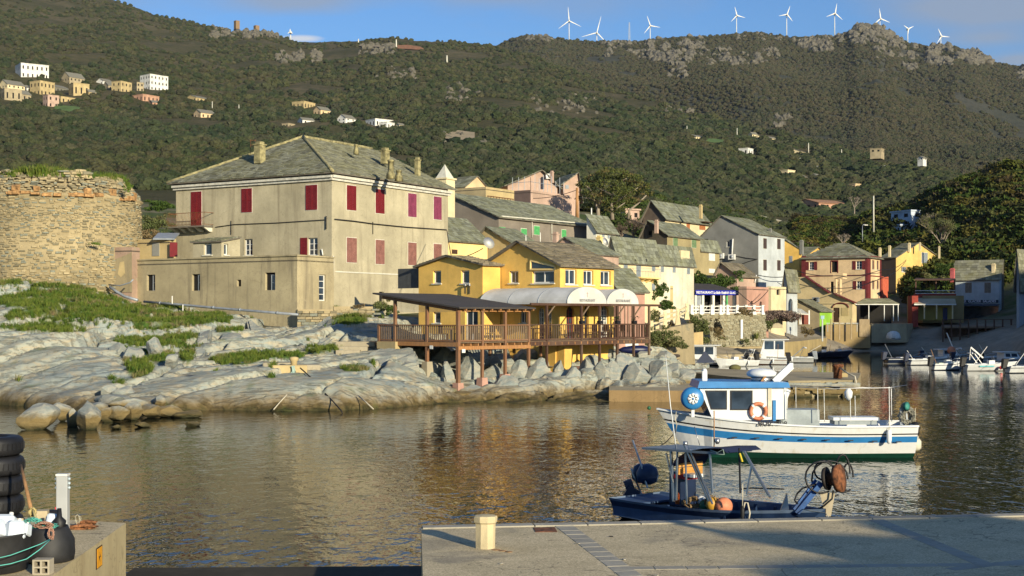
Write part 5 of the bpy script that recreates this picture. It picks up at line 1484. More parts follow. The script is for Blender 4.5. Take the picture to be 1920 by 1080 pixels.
def GAB(rise, r=.5, ax='a', **k): return dict(k='gable', ax=ax, rise=rise, r=r, **k)
h = B('yellow_house', 'pale yellow house with grey slate roof squeezed between the mansion and the restaurant', (836, 112), A56, 790, 914, 520, 446, YELP, GAB(2.0, .95), [('R', 847, 857, 468, 476, 'P', dict(c=BROWND))], over=.25, roofmat=LAUZE_G)
mb = MB(); mb.bar(h['fr'].px(840, 450, .06), h['fr'].px(908, 456, .06), .1, .1); mb.build('gutter', CREAMW, h['T'])
o = thing('satellite_dish', 'white satellite dish beside the yellow house behind the restaurant roof', 'dish', P(915, 458, 108)); mb = MB(); mb.lathe(P(915, 457, 108), [(.05, 0), (.35, .06), (.5, .16)], 14, Vector((.5, -.8, .4))); mb.build('dish', WHITE, o); mb = MB(); mb.bar(P(915, 468, 108.2), P(915, 457, 108.2), .05); mb.build('dish_mast', GALV, o)
B('low_slate_house', 'small beige house with a low slate roof behind the yellow restaurant ridge', (962, 116), A56, 884, 1012, 500, 456, BEIGE, GAB(1.5, .62), [], over=.25, roofmat=LAUZE_G)
h = B('long_grey_house', 'long grey-brown house with green shutters and a mossy slate roof', (935, 132), A56, 838, 1118, 490, 405, GREY, GAB(2.6, 1.0),
 [('R', 977, 987, 429, 442, 'S', dict(c=S_GRN)), ('R', 1001, 1011, 424, 440, 'S', dict(c=S_GRN)), ('R', 1053, 1061, 431, 445, 'S', dict(c=S_GRN)), ('R', 936, 947, 426, 430, 'P', dict(c=S_GRN, name='lintel')), ('L', 846, 852, 392, 405, 'D')], over=.3, roofmat=LAUZE_G)
for xa, ya, yb in ((996, 411, 445), (1033, 414, 450)):
 mb = MB(); mb.tube([h['fr'].px(xa, ya, .1), h['fr'].px(xa, yb, .1)], .05, 5); mb.build('downpipe', CREAMW, h['T'])
mb = MB(); mb.bar(h['fr'].px(936, 405.5, .3), h['fr'].px(1116, 421.5, .3), .12, .1); mb.build('gutter', CREAMW, h['T'])
B('white_end_house', 'small white gable-end house joined to the long grey house', (1118, 141), A56, 1100, 1155, 480, 430, WHITEW, GAB(1.6, 1.0), [('R', 1129, 1133, 434, 446, 'P', dict(c=S_BLU)), ('R', 1139, 1143, 435, 447, 'P', dict(c=S_BLU))], over=.25, roofmat=LAUZE_G)
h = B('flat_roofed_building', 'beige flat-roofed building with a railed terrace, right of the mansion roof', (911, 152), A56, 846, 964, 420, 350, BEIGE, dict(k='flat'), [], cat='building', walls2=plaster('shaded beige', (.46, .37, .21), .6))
mb = MB()
for i in range(10): mb.bar(h['fr'].pt(.3 + i * (h['La'] - .6) / 9, h['ze'] - 2.8, .1), h['fr'].pt(.3 + i * (h['La'] - .6) / 9, h['ze'] - 1.0, .1), .05)
mb.bar(h['fr'].pt(.2, h['ze'] - 1.0, .1), h['fr'].pt(h['La'] - .2, h['ze'] - 1.0, .1), .05); mb.build('iron_railing', RUST, h['T'])
o = thing('pyramid_turret', 'small cream turret with a pointed pyramid cap beside the mansion roof corner', 'turret', P(834, 345, 128))
mb = MB(); c = P(834, 343, 128); mb.box(c + Vector((0, 0, -2.4)), (1.35, 1.35, 5.4), unit(56)); mb.box(c + Vector((0, 0, .35)), (1.6, 1.6, .14), unit(56)); mb.build('shaft', CREAM, o)
mb = MB(); a_ = unit(56); b_ = unit(146); c2 = c + Vector((0, 0, .42)); tp = c + Vector((0, 0, 1.75)); q = [c2 + a_ * x * .62 + b_ * y * .62 for x, y in ((-1, -1), (1, -1), (1, 1), (-1, 1))]
mb.add(q + [tp], [(0, 1, 4), (1, 2, 4), (2, 3, 4), (3, 0, 4), (3, 2, 1, 0)]); mb.build('pyramid_cap', CREAMW, o)
B('peach_gable_house', 'peach gable top showing above the flat-roofed beige building', (872, 172), A56, 840, 915, 400, 349, PEACH, GAB(1.5, .5, 'b'), [], over=.2)
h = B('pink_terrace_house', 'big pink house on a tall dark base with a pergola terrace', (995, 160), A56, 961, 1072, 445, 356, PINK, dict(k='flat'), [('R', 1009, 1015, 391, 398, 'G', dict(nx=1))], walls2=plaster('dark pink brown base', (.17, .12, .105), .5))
T = h['T']; W = h['W']; ze = h['ze']
mb = MB()
for i in range(9):
 q = h['fr'].pt(i * h['La'] / 8 * .8, ze); mb.bar(q, q + Vector((0, 0, 1.5 + .5 * (i % 2))), .06)
mb.bar(h['fr'].pt(0, ze + .95), h['fr'].pt(h['La'] * .8, ze + .95), .05)
q0 = h['fl'].pt(0, ze); q1 = h['fl'].pt(h['Lb'], ze)
for t in (0, .33, .66, 1): mb.bar(q0 + (q1 - q0) * t, q0 + (q1 - q0) * t + Vector((0, 0, 1.6)), .06)
mb.bar(q0 + Vector((0, 0, .95)), q1 + Vector((0, 0, .95)), .05)
mb.build('terrace_railing', GALV, T)
h2 = B('pink_gable_house', 'pink gabled house with an air conditioner under its slate roof, above the terrace', (952, 172), 12, 905, 1045, 400, 346, PINK, GAB(1.9, .68, 'b'), [], over=.5)
f = h2['fr']; mb = MB(); q = f.px(1029, 331, .25); mb.box(q, (.95, .4, .62), f.u); u_ = mb.build('air_conditioner', WHITE, h2['T']); mb = MB(); mb.lathe(q + f.n * .2, [(.24, 0), (.24, .02)], 14, f.n); mb.build('fan', GALV, u_)
chimney(h2['T'], 1035, 324, 334, 5, 171, PINK);
B('pink_rear_house', 'pink house with slate roof partly behind the spreading pine', (1056, 176), 20, 1030, 1086, 400, 343, PINK, GAB(1.4, .9, 'b'), [('R', 1060, 1066, 347, 354, 'P', dict(c=S_BLU))], over=.4)
h = B('pink_village_house', 'rose pink gabled house with slate roof directly behind the restaurant', (1107, 122), A56, 1022, 1160, 540, 474, PINK, GAB(1.5, .55), [('L', 1045, 1050, 462, 467, 'D')], over=.2, roofmat=LAUZE_G)
chimney(h['T'], 1042, 440, 455, 9, 126, PINK)
o = thing('satellite_dish', 'white satellite dish by the yellow chimney on the village roofs', 'dish', P(1136, 456, 135)); mb = MB(); mb.lathe(P(1133, 454, 135), [(.05, 0), (.3, .06), (.42, .14)], 14, Vector((.7, -.6, .3))); mb.build('dish', WHITE, o)
chimney(o, 1124, 446, 458, 9, 136, YELP, name='chimney')
h = B('cream_balcony_house', 'long cream house with blue-grey shutters and a small ochre balcony', (1157, 128), A56, 1140, 1236, 575, 477, CREAM, GAB(1.7, .55),
 [('R', 1169, 1176, 484, 508, 'S', dict(c=S_BLU)), ('R', 1193, 1201, 482, 519, 'S', dict(c=S_BLU)), ('R', 1222, 1228, 486, 508, 'S', dict(c=S_BLU)), ('R', 1222, 1228, 532, 545, 'P', dict(c=S_BLU))], over=.25, roofmat=LAUZE_G)
f = h['fr']; a, b, z0, z1 = f.rect(1186, 1224, 504, 520)
mb = MB(); mb.hexa([f.pt(x, z, t) for z in (z0 - .14, z0) for x, t in ((a, 0), (b, 0), (b, .9), (a, .9))]); bs = mb.build('balcony_slab', YELP, h['T'])
for i in range(4):
 mb = MB(); x = a + .2 + (b - a - .4) * i / 3; mb.hexa([f.pt(x + q, z, t) for z, q1 in ((z0 - .5, .15), (z0 - .14, .8)) for q, t in ((-.08, 0), (.08, 0), (.08, q1), (-.08, q1))]); mb.build('corbel', YELP, bs)
mb = MB()
for i in range(14): x = a + (b - a) * i / 13; mb.bar(f.pt(x, z0, .87), f.pt(x, z1, .87), .018)
mb.bar(f.pt(a, z1, .87), f.pt(b, z1, .87), .03)
for x in (a, b): mb.bar(f.pt(x, z1, 0), f.pt(x, z1, .87), .03)
mb.build('balcony_railing', GALV, h['T'])
for x in (1188, 1209):
 mb = MB(); mb.lathe(f.px(x, 489, .12), [(.1, -.12), (.13, .1), (.02, .2)], 6); mb.build('wall_lantern', BLACK, h['T'])
h = B('white_flaking_house', 'white flaking house with three blue-grey shutters above the terrace restaurant', (1236, 139), A56, 1225, 1301, 575, 484, plaster('flaking white', (.74, .68, .52), .8, (.2, .16, .1)), GAB(1.4, .6),
 [('R', 1239, 1244, 487, 510, 'S', dict(c=S_BLU)), ('R', 1261, 1266, 488, 511, 'S', dict(c=S_BLU)), ('R', 1288, 1293, 491, 514, 'S', dict(c=S_BLU))], over=.2, roofmat=LAUZE_G)
mb = MB(); mb.box(h['fr'].px(1285, 478, -.4), (2.0, .8, .9), unit(A56)); mb.build('parapet', CREAM, h['T'])
h = B('olive_house', 'olive-brown house with sage green shutters and a weathered timber gable end', (1251, 160), A56, 1202, 1313, 560, 439, OLIVE, GAB(1.7, .72),
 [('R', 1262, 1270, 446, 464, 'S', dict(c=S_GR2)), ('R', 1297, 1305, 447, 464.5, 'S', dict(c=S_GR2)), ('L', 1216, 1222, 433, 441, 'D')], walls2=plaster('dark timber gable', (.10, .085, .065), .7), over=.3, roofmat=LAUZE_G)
chimney(h['T'], 1231, 416, 428, 6, 160, PINK)
h = B('olive_side_house', 'narrow olive house with two white-framed blank windows joined to the shuttered one', (1313, 170), A56, 1300, 1349, 560, 462, OLIVE, GAB(.9, .3), [('R', 1329, 1340, 473, 489, 'P', dict(c=WHITE, name='blind_window')), ('R', 1329, 1340, 504, 512, 'P', dict(c=WHITE, name='blind_window'))], over=.2, roofmat=LAUZE_G)
h = B('hill_cream_house', 'cream house with orange shutters and a slate roof, highest of the central village', (1247, 188), A56, 1206, 1330, 470, 406, CREAM, GAB(2.3, .6),
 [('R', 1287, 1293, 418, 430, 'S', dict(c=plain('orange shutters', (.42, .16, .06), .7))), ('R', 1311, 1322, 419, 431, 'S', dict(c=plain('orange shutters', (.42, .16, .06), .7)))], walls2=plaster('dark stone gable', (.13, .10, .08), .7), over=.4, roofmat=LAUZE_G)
chimney(h['T'], 1314, 387, 402, 5, 188, BEIGE); mb = MB(); mb.box(h['fr'].px(1318, 417, .5), (2.6, 1.0, .1), unit(A56)); mb.build('porch_canopy', BROWND, h['T'])
h = B('tall_grey_white_house', 'tall house with a bare grey cement side and a white front with brown shutters', (1422, 178), A56, 1308, 1471, 575, 438, PALEB, GAB(2.6, .60, ze2=15.0),
 [('R', 1431, 1437, 447, 466, 'S', dict(c=S_BRN)), ('R', 1457, 1463, 448, 467, 'S', dict(c=S_BRN)), ('R', 1431, 1437, 487, 507, 'S', dict(c=S_BRN)), ('R', 1457, 1463, 488, 507, 'S', dict(c=S_BRN)),
 ('L', 1319, 1328, 448, 460, 'D'), ('L', 1362, 1367, 452, 463, 'G', dict(nx=1))], walls2=GREYC, over=.2, roofmat=LAUZE_G)
mb = MB(); mb.tube([h['fl'].px(1375, 448, .15), h['fl'].px(1373, 482, .15)], .1, 6); mb.build('flue_pipe', WHITE, h['T'])
f = h['fl']
for x, y in ((1353, 480), (1374, 482)):
 mb = MB(); mb.box(f.px(x, y, .3), (.9, .4, .7), f.u); a_ = mb.build('air_conditioner', WHITE, h['T']); mb = MB(); mb.lathe(f.px(x, y, .5), [(.25, 0), (.25, .02)], 12, f.n); mb.build('fan', GALV, a_)
mb = MB(); mb.tube([f.px(1380, 480, .1), f.px(1400, 484, .08), f.px(1421, 486, .1)], .04, 4); mb.tube([f.px(1384, 498, .1), f.px(1405, 490, .08), f.px(1421, 486, .1)], .04, 4); mb.build('cable', BLACK, h['T'])
chimney(h['T'], 1444, 431, 440, 5, 184, GREYC)
h = B('pink_stone_roof_cottage', 'pink cottage with a rough stone slab roof below the tall grey house', (1382, 163), A56, 1340, 1417, 600, 515, PINK, GAB(1.5, .7), [('R', 1385, 1393, 519, 528, 'P', dict(c=S_GR2))], over=.35, roofmat=LAUZE_B)
mb = MB(); mb.tube([h['fr'].px(1416, 516, .15), h['fr'].px(1413, 530, .15)], .08, 6); mb.build('downpipe', WHITE, h['T'])
B('pink_garden_building', 'low pink garden building with arched openings beside the terrace', (1400, 150), A56, 1385, 1441, 600, 537, PINKD, dict(k='flat'), [('R', 1407, 1412, 564, 575, 'A', dict(nx=1, ny=1, c=BROWND)), ('R', 1424, 1429, 565, 576, 'A', dict(nx=1, ny=1, c=BROWND))], cat='building', walls2=PINKR)
B('beige_stair_building', 'beige block with outside stair between the pink building and the porch house', (1446, 163), A56, 1438, 1474, 590, 537, CREAM, dict(k='flat'), [('R', 1456, 1463, 543, 553, 'D')], cat='building')
h = B('porch_house', 'narrow grey house with an open loggia and an arch beneath', (1476, 172), A56, 1470, 1495, 590, 523, PALEB, GAB(1.2, .5), [('R', 1480, 1488, 527, 542, 'D'), ('R', 1478, 1487, 560, 590, 'A', dict(nx=1, ny=1, c=BROWND))], over=.3)
h = B('salmon_boathouse', 'salmon pink building with dark slate roof at the right end of the deck', (1161, 96), RA, 1120, 1209, 668, 541, PINKD, GAB(1.5, .75), [('R', 1172, 1196, 642, 652, 'P', dict(c=WHITE, name='shutter_panel'))], over=.25, roofmat=LAUZE_G, ext=1.2)
f = h['fr']
mb = MB()
for x in (1163, 1171, 1177, 1184): mb.bar(f.px(x, 572, .06), f.px(x, 622, .06), .07)
mb.build('timber_batten', PINKR, h['T'])
o = thing('blue_hull', 'upturned dark blue dinghy under the right end of the deck', 'boat', P(1185, 656, 92))
mb = MB(); mb.smooth = True
for i in range(10):
 pass
mb.lathe(P(1160, 656, 92), [(.05, 0), (.2, .3), (.3, 1.0), (.3, 1.6), (.2, 2.1), (.05, 2.3)], 12, unit(10)); mb.build('hull', plain('navy hull', (.008, .012, .06), .4), o)
h = B('orange_gable_house', 'orange-yellow gabled house behind the red-trimmed one', (1500, 222), 62, 1468, 1562, 590, 485, YEL, GAB(2.4, .5, 'b'), [], over=.3)
h = B('yellow_side_house', 'yellow ochre house with a pitched wall right of the tall grey and white house', (1499, 214), 60, 1466, 1503, 590, 466, YEL, GAB(1.8, 1.0), [('L', 1480, 1486, 480, 493, 'P', dict(c=GALV))], over=.1)
chimney(h['T'], 1503, 453, 470, 6, 214, GREYC)
h = B('red_trimmed_house', 'peach two-storey house with oxblood trim and shutters facing the harbour', (1626, 205), 58, 1503, 1652, 602, 480, PEACH, GAB(2.2, .5, 'b', h0=4.2, h1=4.2),
 [('L', 1517, 1526, 491, 506, 'O', dict(c2=RED, sw=.5)), ('L', 1605, 1616, 489.5, 505, 'O', dict(c2=RED, sw=.5)), ('L', 1606, 1616, 527, 542, 'O', dict(c2=RED, sw=.5)), ('L', 1559, 1570, 490, 510.5, 'D'), ('L', 1559, 1570, 490, 510, 'F', dict(c=RED, w=.15)),
 ('L', 1557, 1563, 528, 550, 'D'), ('L', 1569, 1572, 528, 550, 'D'), ('R', 1635.5, 1640, 488, 505, 'G', dict(nx=1, c=RED)), ('R', 1644, 1648, 489, 506, 'G', dict(nx=1, c=RED)), ('R', 1635.5, 1640, 526, 542, 'G', dict(nx=1, c=RED)), ('R', 1644, 1648, 526, 542, 'G', dict(nx=1, c=RED))], over=.35)
T = h['T']; f = h['fl']; g = h['fr']; mb = MB()
def band(f, x0, y0, x1, y1, o=.05):
 a, b, z0, z1 = f.rect(x0, x1, y0, y1); mb.hexa([f.pt(x, z, t) for z in (z0, z1) for x, t in ((a, .001), (b, .001), (b, o), (a, o))])
band(f, 1503, 480, 1511, 550); band(f, 1511, 480.5, 1623, 485.5, .045); band(f, 1623, 480, 1627, 560, .055); band(f, 1511, 516, 1623, 518, .04)
band(g, 1626, 480, 1632, 560, .055); band(g, 1632, 480.5, 1652, 485, .045); band(g, 1632, 517, 1652, 519, .04); band(g, 1649.5, 485, 1652, 560, .05)
mb.build('red_trim', RED, T)
h = B('arcade_annex', 'cream annex with a sloping stair wall and a wide red-edged arch', (1598, 196), 58, 1488, 1606, 605, 566, plaster('cream annex', (.62, .50, .28), .3), dict(k='flat'), [('L', 1562, 1574, 577, 604, 'H', dict(c=BROWND)), ('L', 1578, 1591, 577, 592, 'P', dict(c=BEIGE, name='shutter_panel'))], cat='building')
f = h['fl']; mb = MB(); mb.poly([f.px(x, y, -.3) for x, y in ((1488, 566), (1488, 520), (1511, 519), (1555, 549), (1598, 566))], (), f.n);
mb.poly([f.px(x, y, -1.6) for x, y in ((1488, 566), (1488, 520), (1511, 519), (1555, 549), (1598, 566))], (), -f.n); mb.build('stair_wall', plaster('cream annex', (.62, .50, .28), .3), h['T'])
mb = MB()
for (xa, ya), (xb, yb) in (((1511, 519), (1555, 549)), ((1563, 550), (1604, 568))): mb.bar(f.px(xa, ya, -.25), f.px(xb, yb, -.25), .9, .12)
mb.build('stair_coping', RED, h['T'])
mb = MB(); pts = [f.px(1576 + 15 * math.cos(t), 577 - 9 * math.sin(t), .05) for t in [math.pi * i / 12 for i in range(13)]]
mb.tube(pts, .1, 4); mb.build('arch_moulding', RED, h['T'])
mb = MB(); mb.box(f.px(1531, 562, .3), (.95, .45, .7), f.u); a_ = mb.build('air_conditioner', GALV, h['T']); mb = MB(); mb.lathe(f.px(1531, 562, .53), [(.28, 0), (.28, .03)], 12, f.n); mb.build('fan', BLACK, a_)
mb = MB()
for x in (1564, 1572): mb.bar(f.px(x, 515, -1.0), f.px(x, 552, -1.0), .3)
mb.build('landing_pillar', PEACH, h['T'])
mb = MB(); mb.slab([f.px(1558, 512, -.8), f.px(1577, 512, -.8), f.px(1577, 512, -2.6), f.px(1558, 512, -2.6)], .8); mb.build('balcony_box', PEACH, h['T'])
h = B('green_garage', 'low stone shed with a bright lime green door and slate roof', (1537, 190), 62, 1496, 1560, 612, 582, plaster('lime green paint', (.28, .55, .06), .2), GAB(1.6, 1.0), [], walls2=STONE, cat='garage', over=.3)
o = thing('garden_shelter', 'white-framed garden shelter with pale roof left of the green garage', 'shelter', P(1490, 608, 178)); d_ = 178
mb = MB(); mb.slab([P(1466, 577, d_), P(1502, 579, d_), P(1517, 589, d_ - 4), P(1468, 585, d_ - 4)], .12); mb.build('roof_sheet', CREAMW, o)
for a, b in ((1500, 606), (1517, 606), (1502, 605)):
 mb = MB(); mb.bar(P(a - (3 if b == 605 else 0), 582, d_ - 3), P(a, 608, d_ - 3), .16); mb.build('post', WHITE, o)
mb = MB(); mb.box(P(1509, 598, d_ - 2), (.9, .1, 1.4)); mb.build('door', plain('red brown door', (.2, .04, .02), .6), o)
d0_ = 148.0
TR_ = thing('terrace_restaurant', 'white terrace restaurant with dark lean-to roof and blue sign fascia above the stone wall', 'restaurant', P(1300, 592, d0_))
fF = Face(Vector((XP(1303, d0_), d0_, 0)), unit(34), -unit(124))     # sign front
fS = Face(Vector((XP(1303, d0_), d0_, 0)), unit(124), -unit(34))     # left side
sF = fF.s_at(1381); zf0 = ZP(551, d0_); zfl = ZP(590, d0_)
def TF(a, b, z): return fF.O + fF.u * a + fS.u * b + Vector((0, 0, z))
sS = fS.s_at(1258)
mb = MB(); mb.slab([TF(-.3, -.2, zf0 + .35), TF(sF + .2, -.2, zf0 + .35), TF(sF + .2, 4.2, zf0 + 1.25), TF(-.3, sS + 1.5, zf0 + 1.25 + .1)], .12); mb.build('lean_to_roof', FELT, TR_)
mb = MB(); mb.hexa([TF(a, b, z) for z in (zf0 - .1, zf0 + .42) for a, b in ((-.1, -.24), (sF + .1, -.24), (sF + .1, -.16), (-.1, -.16))]); fas = mb.build('sign_fascia', plain('royal blue sign', (.012, .02, .30), .4, var=.04), TR_)
lw = plain('sign lettering', (.75, .76, .8), .5, var=.02)
text_obj('RESTAURANT', .37, lw, TR_, fF.pt(sF * .19, zf0 + .15, .27), (R(90), 0, R(34)), ext=.01, sx=1.05)
text_obj('La Belle Vista', .40, lw, TR_, fF.pt(sF * .54, zf0 + .15, .27), (R(90), 0, R(34)), ext=.01, shear=.3, sx=.82)
text_obj('BAR GLACIER', .34, lw, TR_, fF.pt(sF * .84, zf0 + .15, .27), (R(90), 0, R(34)), ext=.01, sx=1.0)
mb = MB()
oS = [(0, zfl - 1), (sS, zfl - 1), (sS, zf0 + .9), (0, zf0 + .15)]
mb.poly([fS.pt(a, z) for a, z in oS], [[fS.px(x, y) for x, y in ((1265, 590), (1293, 590), (1293, 554), (1265, 554))]], fS.n); mb.build('wall', WHITEW, TR_)
a, b, z0, z1 = fS.rect(1265, 1293, 554, 571); mk_window(TR_, fS, a, b, z0, z1, WHITE, 4, 2, sill=False)
a, b, z0, z1 = fS.rect(1265, 1293, 572, 590); mb = MB(); mb.hexa([fS.pt(x, z, t) for z in (z0, z1) for x, t in ((a, -.2), (b, -.2), (b, -.1), (a, -.1))]); mb.build('panel', WHITE, TR_)
mb = MB(); mb.hexa([TF(a, b, z) for z in (zfl - 1.5, zfl) for a, b in ((-.2, -2.6), (sF + 4.5, -2.6), (sF + 4.5, 4), (-.2, 4))]); mb.build('terrace_floor', CONC, TR_)
mb = MB(); mb.quad(TF(0, 2.6, zfl), TF(sF, 2.6, zfl), TF(sF, 2.6, zf0 + .7), TF(0, 2.6, zf0 + .7)); mb.build('dark_interior', DARK, TR_)
for i, x in enumerate((1304, 1318, 1337.5, 1357, 1363.5, 1378)):
 s = fF.s_at(x); w = .3 if i != 4 else .2
 mb = MB(); q = fF.pt(s, (zfl + zf0) / 2, -.1); mb.box(q, (w, w, zf0 - zfl + .3), fF.u); mb.build('column', S_GRN if i == 4 else WHITEW, TR_)
mb = MB(); q = fF.pt(fF.s_at(1311), zfl + 1.35, -.15); mb.box(q, (1.0, .06, 1.9), fF.u); mb.build('glazed_panel', GALV, TR_)
B('tan_side_building', 'tan wall building left of the white terrace restaurant', (1257, 141), 34, 1234, 1262, 592, 536, BEIGE, dict(k='flat'), [], cat='building')
BA = thing('terrace_balustrade', 'white concrete balustrade with flared posts along the terrace wall', 'balustrade', P(1300, 590, 132)); d_ = 132
fb = Face(Vector((XP(1296, 141), 141, 0)), unit(28), -unit(118))
zb = ZP(589, 141)
for x in (1296, 1313, 1334, 1350, 1363, 1381, 1398, 1413, 1429):
 s = fb.s_at(x); q = fb.pt(s, zb); mb = MB()
 mb.hexa([q + fb.u * a * w + fb.n * b * w + Vector((0, 0, z)) for z, w in ((-.05, .23), (.3, .15)) for a, b in ((-1, -1), (1, -1), (1, 1), (-1, 1))])
 mb.box(q + Vector((0, 0, .6)), (.28, .28, .62), fb.u); mb.box(q + Vector((0, 0, .94)), (.38, .38, .07), fb.u); mb.build('baluster_post', WHITE, BA)
sE = fb.s_at(1429)
for z in (.82, .45, .14):
 mb = MB(); mb.bar(fb.pt(0, zb + z), fb.pt(sE, zb + z), .09, .09); mb.build('rail', WHITE, BA)
n_ = int(sE / .5)
for i in range(n_):
 if i % 2: mb = MB(); mb.bar(fb.pt(sE * i / n_, zb + .14), fb.pt(sE * (i + 1) / n_, zb + .82), .05); mb.build('lattice_bar', WHITE, BA)
FE = thing('concrete_fence', 'cream concrete post and rail fence stepping down beside the salmon building', 'fence', P(1250, 600, 118))
pp_ = [(1222, 615, 119), (1247, 607, 125), (1271, 600, 131), (1288, 590, 137)]
for x, y, d_ in pp_:
 mb = MB(); q = P(x, y, d_); mb.hexa([q + Vector((a * w, b * w, z)) for z, w in ((-.5, .26), (.4, .13), (1.05, .13)) for a, b in ((-1, -1), (1, -1), (1, 1), (-1, 1))][:8]); mb.box(q + Vector((0, 0, .75)), (.26, .26, .75)); mb.build('fence_post', CREAM, FE)
for (a, b) in zip(pp_, pp_[1:]):
 for z in (.35, .8):
  mb = MB(); mb.bar(P(*a) + Vector((0, 0, z)), P(*b) + Vector((0, 0, z)), .1, .16); mb.build('fence_rail', CREAM, FE)
RWL = thing('retaining_wall', 'tall rubble retaining wall below the terrace restaurant, with overhanging plants', 'wall', P(1360, 640, 131))
mb = MB(); fw = fb
def wallp(mb, f, x0, x1, yt0, yt1, yb, out, th=.5, batter=.25):
 a, b = f.s_at(x0), f.s_at(x1); zt0 = f.px(x0, yt0).z; zt1 = f.px(x1, yt1).z; z0 = f.px(x0, yb).z - 1.5; z1 = f.px(x1, yb).z - 1.5
 mb.hexa([f.pt(a, z0, out + batter), f.pt(b, z1, out + batter), f.pt(b, z1, out - th), f.pt(a, z0, out - th), f.pt(a, zt0, out), f.pt(b, zt1, out), f.pt(b, zt1, out - th), f.pt(a, zt0, out - th)])
wallp(mb, fb, 1296, 1432, 589, 588, 640, .05); mb.build('wall_body', M_MORT, RWL)
rq = random.Random(9); sm = MB(); nbig = 0
a0_, a1_ = fb.s_at(1296), sE + .2; z = zb - 3.4
while z < zb - .1:
 h_ = rq.uniform(.12, .26); x = a0_
 while x < a1_:
  w_ = rq.uniform(.2, .6); t = .05 + .25 * (zb - z) / 3.0 * .9
  big = w_ > .5 and nbig < 120
  g = MB() if big else sm
  g.hexa([fb.pt(x + w_ / 2 + a * w_ / 2 * rq.uniform(.8, .98), z + h_ / 2 + e * h_ / 2 * rq.uniform(.7, .95), t + o_ * rq.uniform(.03, .09) - .02) for e in (-1, 1) for a, o_ in ((-1, -1), (1, -1), (1, 1), (-1, 1))])
  if big: g.build('stone', M_RET, RWL); nbig += 1
  x += w_
 z += h_
sm.build('small_stones', M_RET, RWL, 'stuff')
mb = MB(); fw2 = Face(Vector((XP(1265, 134), 134, 0)), unit(16), -unit(106)); wallp(mb, fw2, 1268, 1318, 628, 622, 652, 0, .5, .15); tag(mb.build('rendered_wall', plaster('tan render', (.50, .37, .18), .6)), 'tan rendered lower wall with a small blue plaque', 'wall')
o = thing('wall_plaque', 'small blue and white plaque on the tan rendered wall', 'sign', fw2.px(1288, 627, .2)); mb = MB(); mb.box(fw2.px(1288, 627, .2), (.42, .03, .5), fw2.u); mb.build('plate', plain('plaque blue', (.10, .17, .28), .5), o)
mb = MB(); mb.box(fw2.px(1286, 625.5, .23), (.14, .01, .2), fw2.u); mb.build('white_figure', WHITE, o)
mb = MB(); fw3 = Face(Vector((XP(1218, 119), 119, 0)), unit(45), -unit(135)); wallp(mb, fw3, 1215, 1300, 622, 606, 652, 0, .6, .2); tag(mb.build('rubble_wall', STONE), 'overgrown rubble wall under the cream post and rail fence', 'wall')
mb = MB(); mb.box(fb.px(1387, 617, .3), (.28, .12, 2.0), fb.u); tag(mb.build('white_post', WHITE), 'white vertical pipe on the retaining wall', 'pipe')
QM = plaster('quay concrete', (.42, .35, .22), .8, (.14, .11, .07)); QF = plaster('stained quay face', (.31, .21, .10), 1.0, (.06, .05, .03))
def slabquay(name, pts, zt, th, mats, label, cat='jetty'):
 mb = MB(); V = [Vector((p_[0], p_[1], zt)) for p_ in pts]; n = len(V); lo = [v - Vector((0, 0, th)) for v in V]
 mb.mi = 0; mb.add(V + lo, []); nn_ = (V[1] - V[0]).cross(V[2] - V[0]); f_ = tuple(range(n)) if nn_.z > 0 else tuple(reversed(range(n)))
 mb.f.append(f_); mb.m.append(0); mb.sm.append(False)
 for i in range(n):
  j = (i + 1) % n; mb.f.append((i, j, n + j, n + i)); mb.m.append(1); mb.sm.append(False)
 o = mb.build(name, mats); return tag(o, label, cat)
def XY(px, d): return (XP(px, d), d)
slabquay('stone_jetty', [XY(1142, 74.5), XY(1300, 74.0), XY(1392, 74.3), XY(1392, 82), XY(1142, 82)], .62, 1.6, [QM, QF], 'long low concrete quay with an orange-stained face behind the blue and white boat')
slabquay('rubble_jetty', [XY(1370, 84), XY(1478, 78.5), XY(1608, 79.5), XY(1614, 90), XY(1480, 92), XY(1280, 100), XY(1240, 96)], .95, 2.2, [QM, plaster('rubble jetty face', (.30, .25, .15), 1.0, (.07, .06, .04))], 'rubble-faced mooring jetty projecting into the harbour')
sm = MB(); rq = random.Random(21); JT = thing('jetty_facing', 'row of rounded facing stones along the rubble jetty', 'stonework', (XP(1540, 78), 78, 0))
for i in range(90):
 t = rq.random(); x = 1470 + t * 140; d_ = 78.35 + t * .95
 z_ = rq.choice((.05, .3, .52, .7)) + rq.uniform(-.05, .05); w = rq.uniform(.12, .32)
 q = Vector((XP(x, d_), d_ - .02, z_)); g = MB()
 g.hexa([q + Vector((a * w * rq.uniform(.7, 1), b * .12, e * .11 * rq.uniform(.7, 1.1))) for e in (-1, 1) for a, b in ((-1, -1), (1, -1), (1, 1), (-1, 1))]); g.build('stone', M_BOULD, JT)
slabquay('village_quay', [XY(1228, 98), XY(1262, 112), XY(1290, 134), XY(1420, 137), XY(1475, 149), XY(1500, 165), XY(1440, 175), XY(1400, 160), XY(1280, 150), XY(1215, 115)], .9, 2.2, [QM, QM], 'concrete village quay below the retaining wall', 'quay')
slabquay('raised_walkway', [XY(1470, 143), XY(1502, 150), XY(1548, 172), XY(1552, 190), XY(1470, 185), XY(1440, 165)], 2.0, 4, [QM, plaster('walkway face', (.40, .31, .15), .9)], 'raised concrete walkway ramp in front of the white garden shelter', 'walkway')
slabquay('promenade', [XY(1548, 186), XY(1632, 186), XY(1634, 206), XY(1550, 206)], 3.6, 3.2, [QM, plaster('dark promenade face', (.34, .25, .12), .9)], 'cream promenade deck in front of the red-trimmed house', 'promenade')
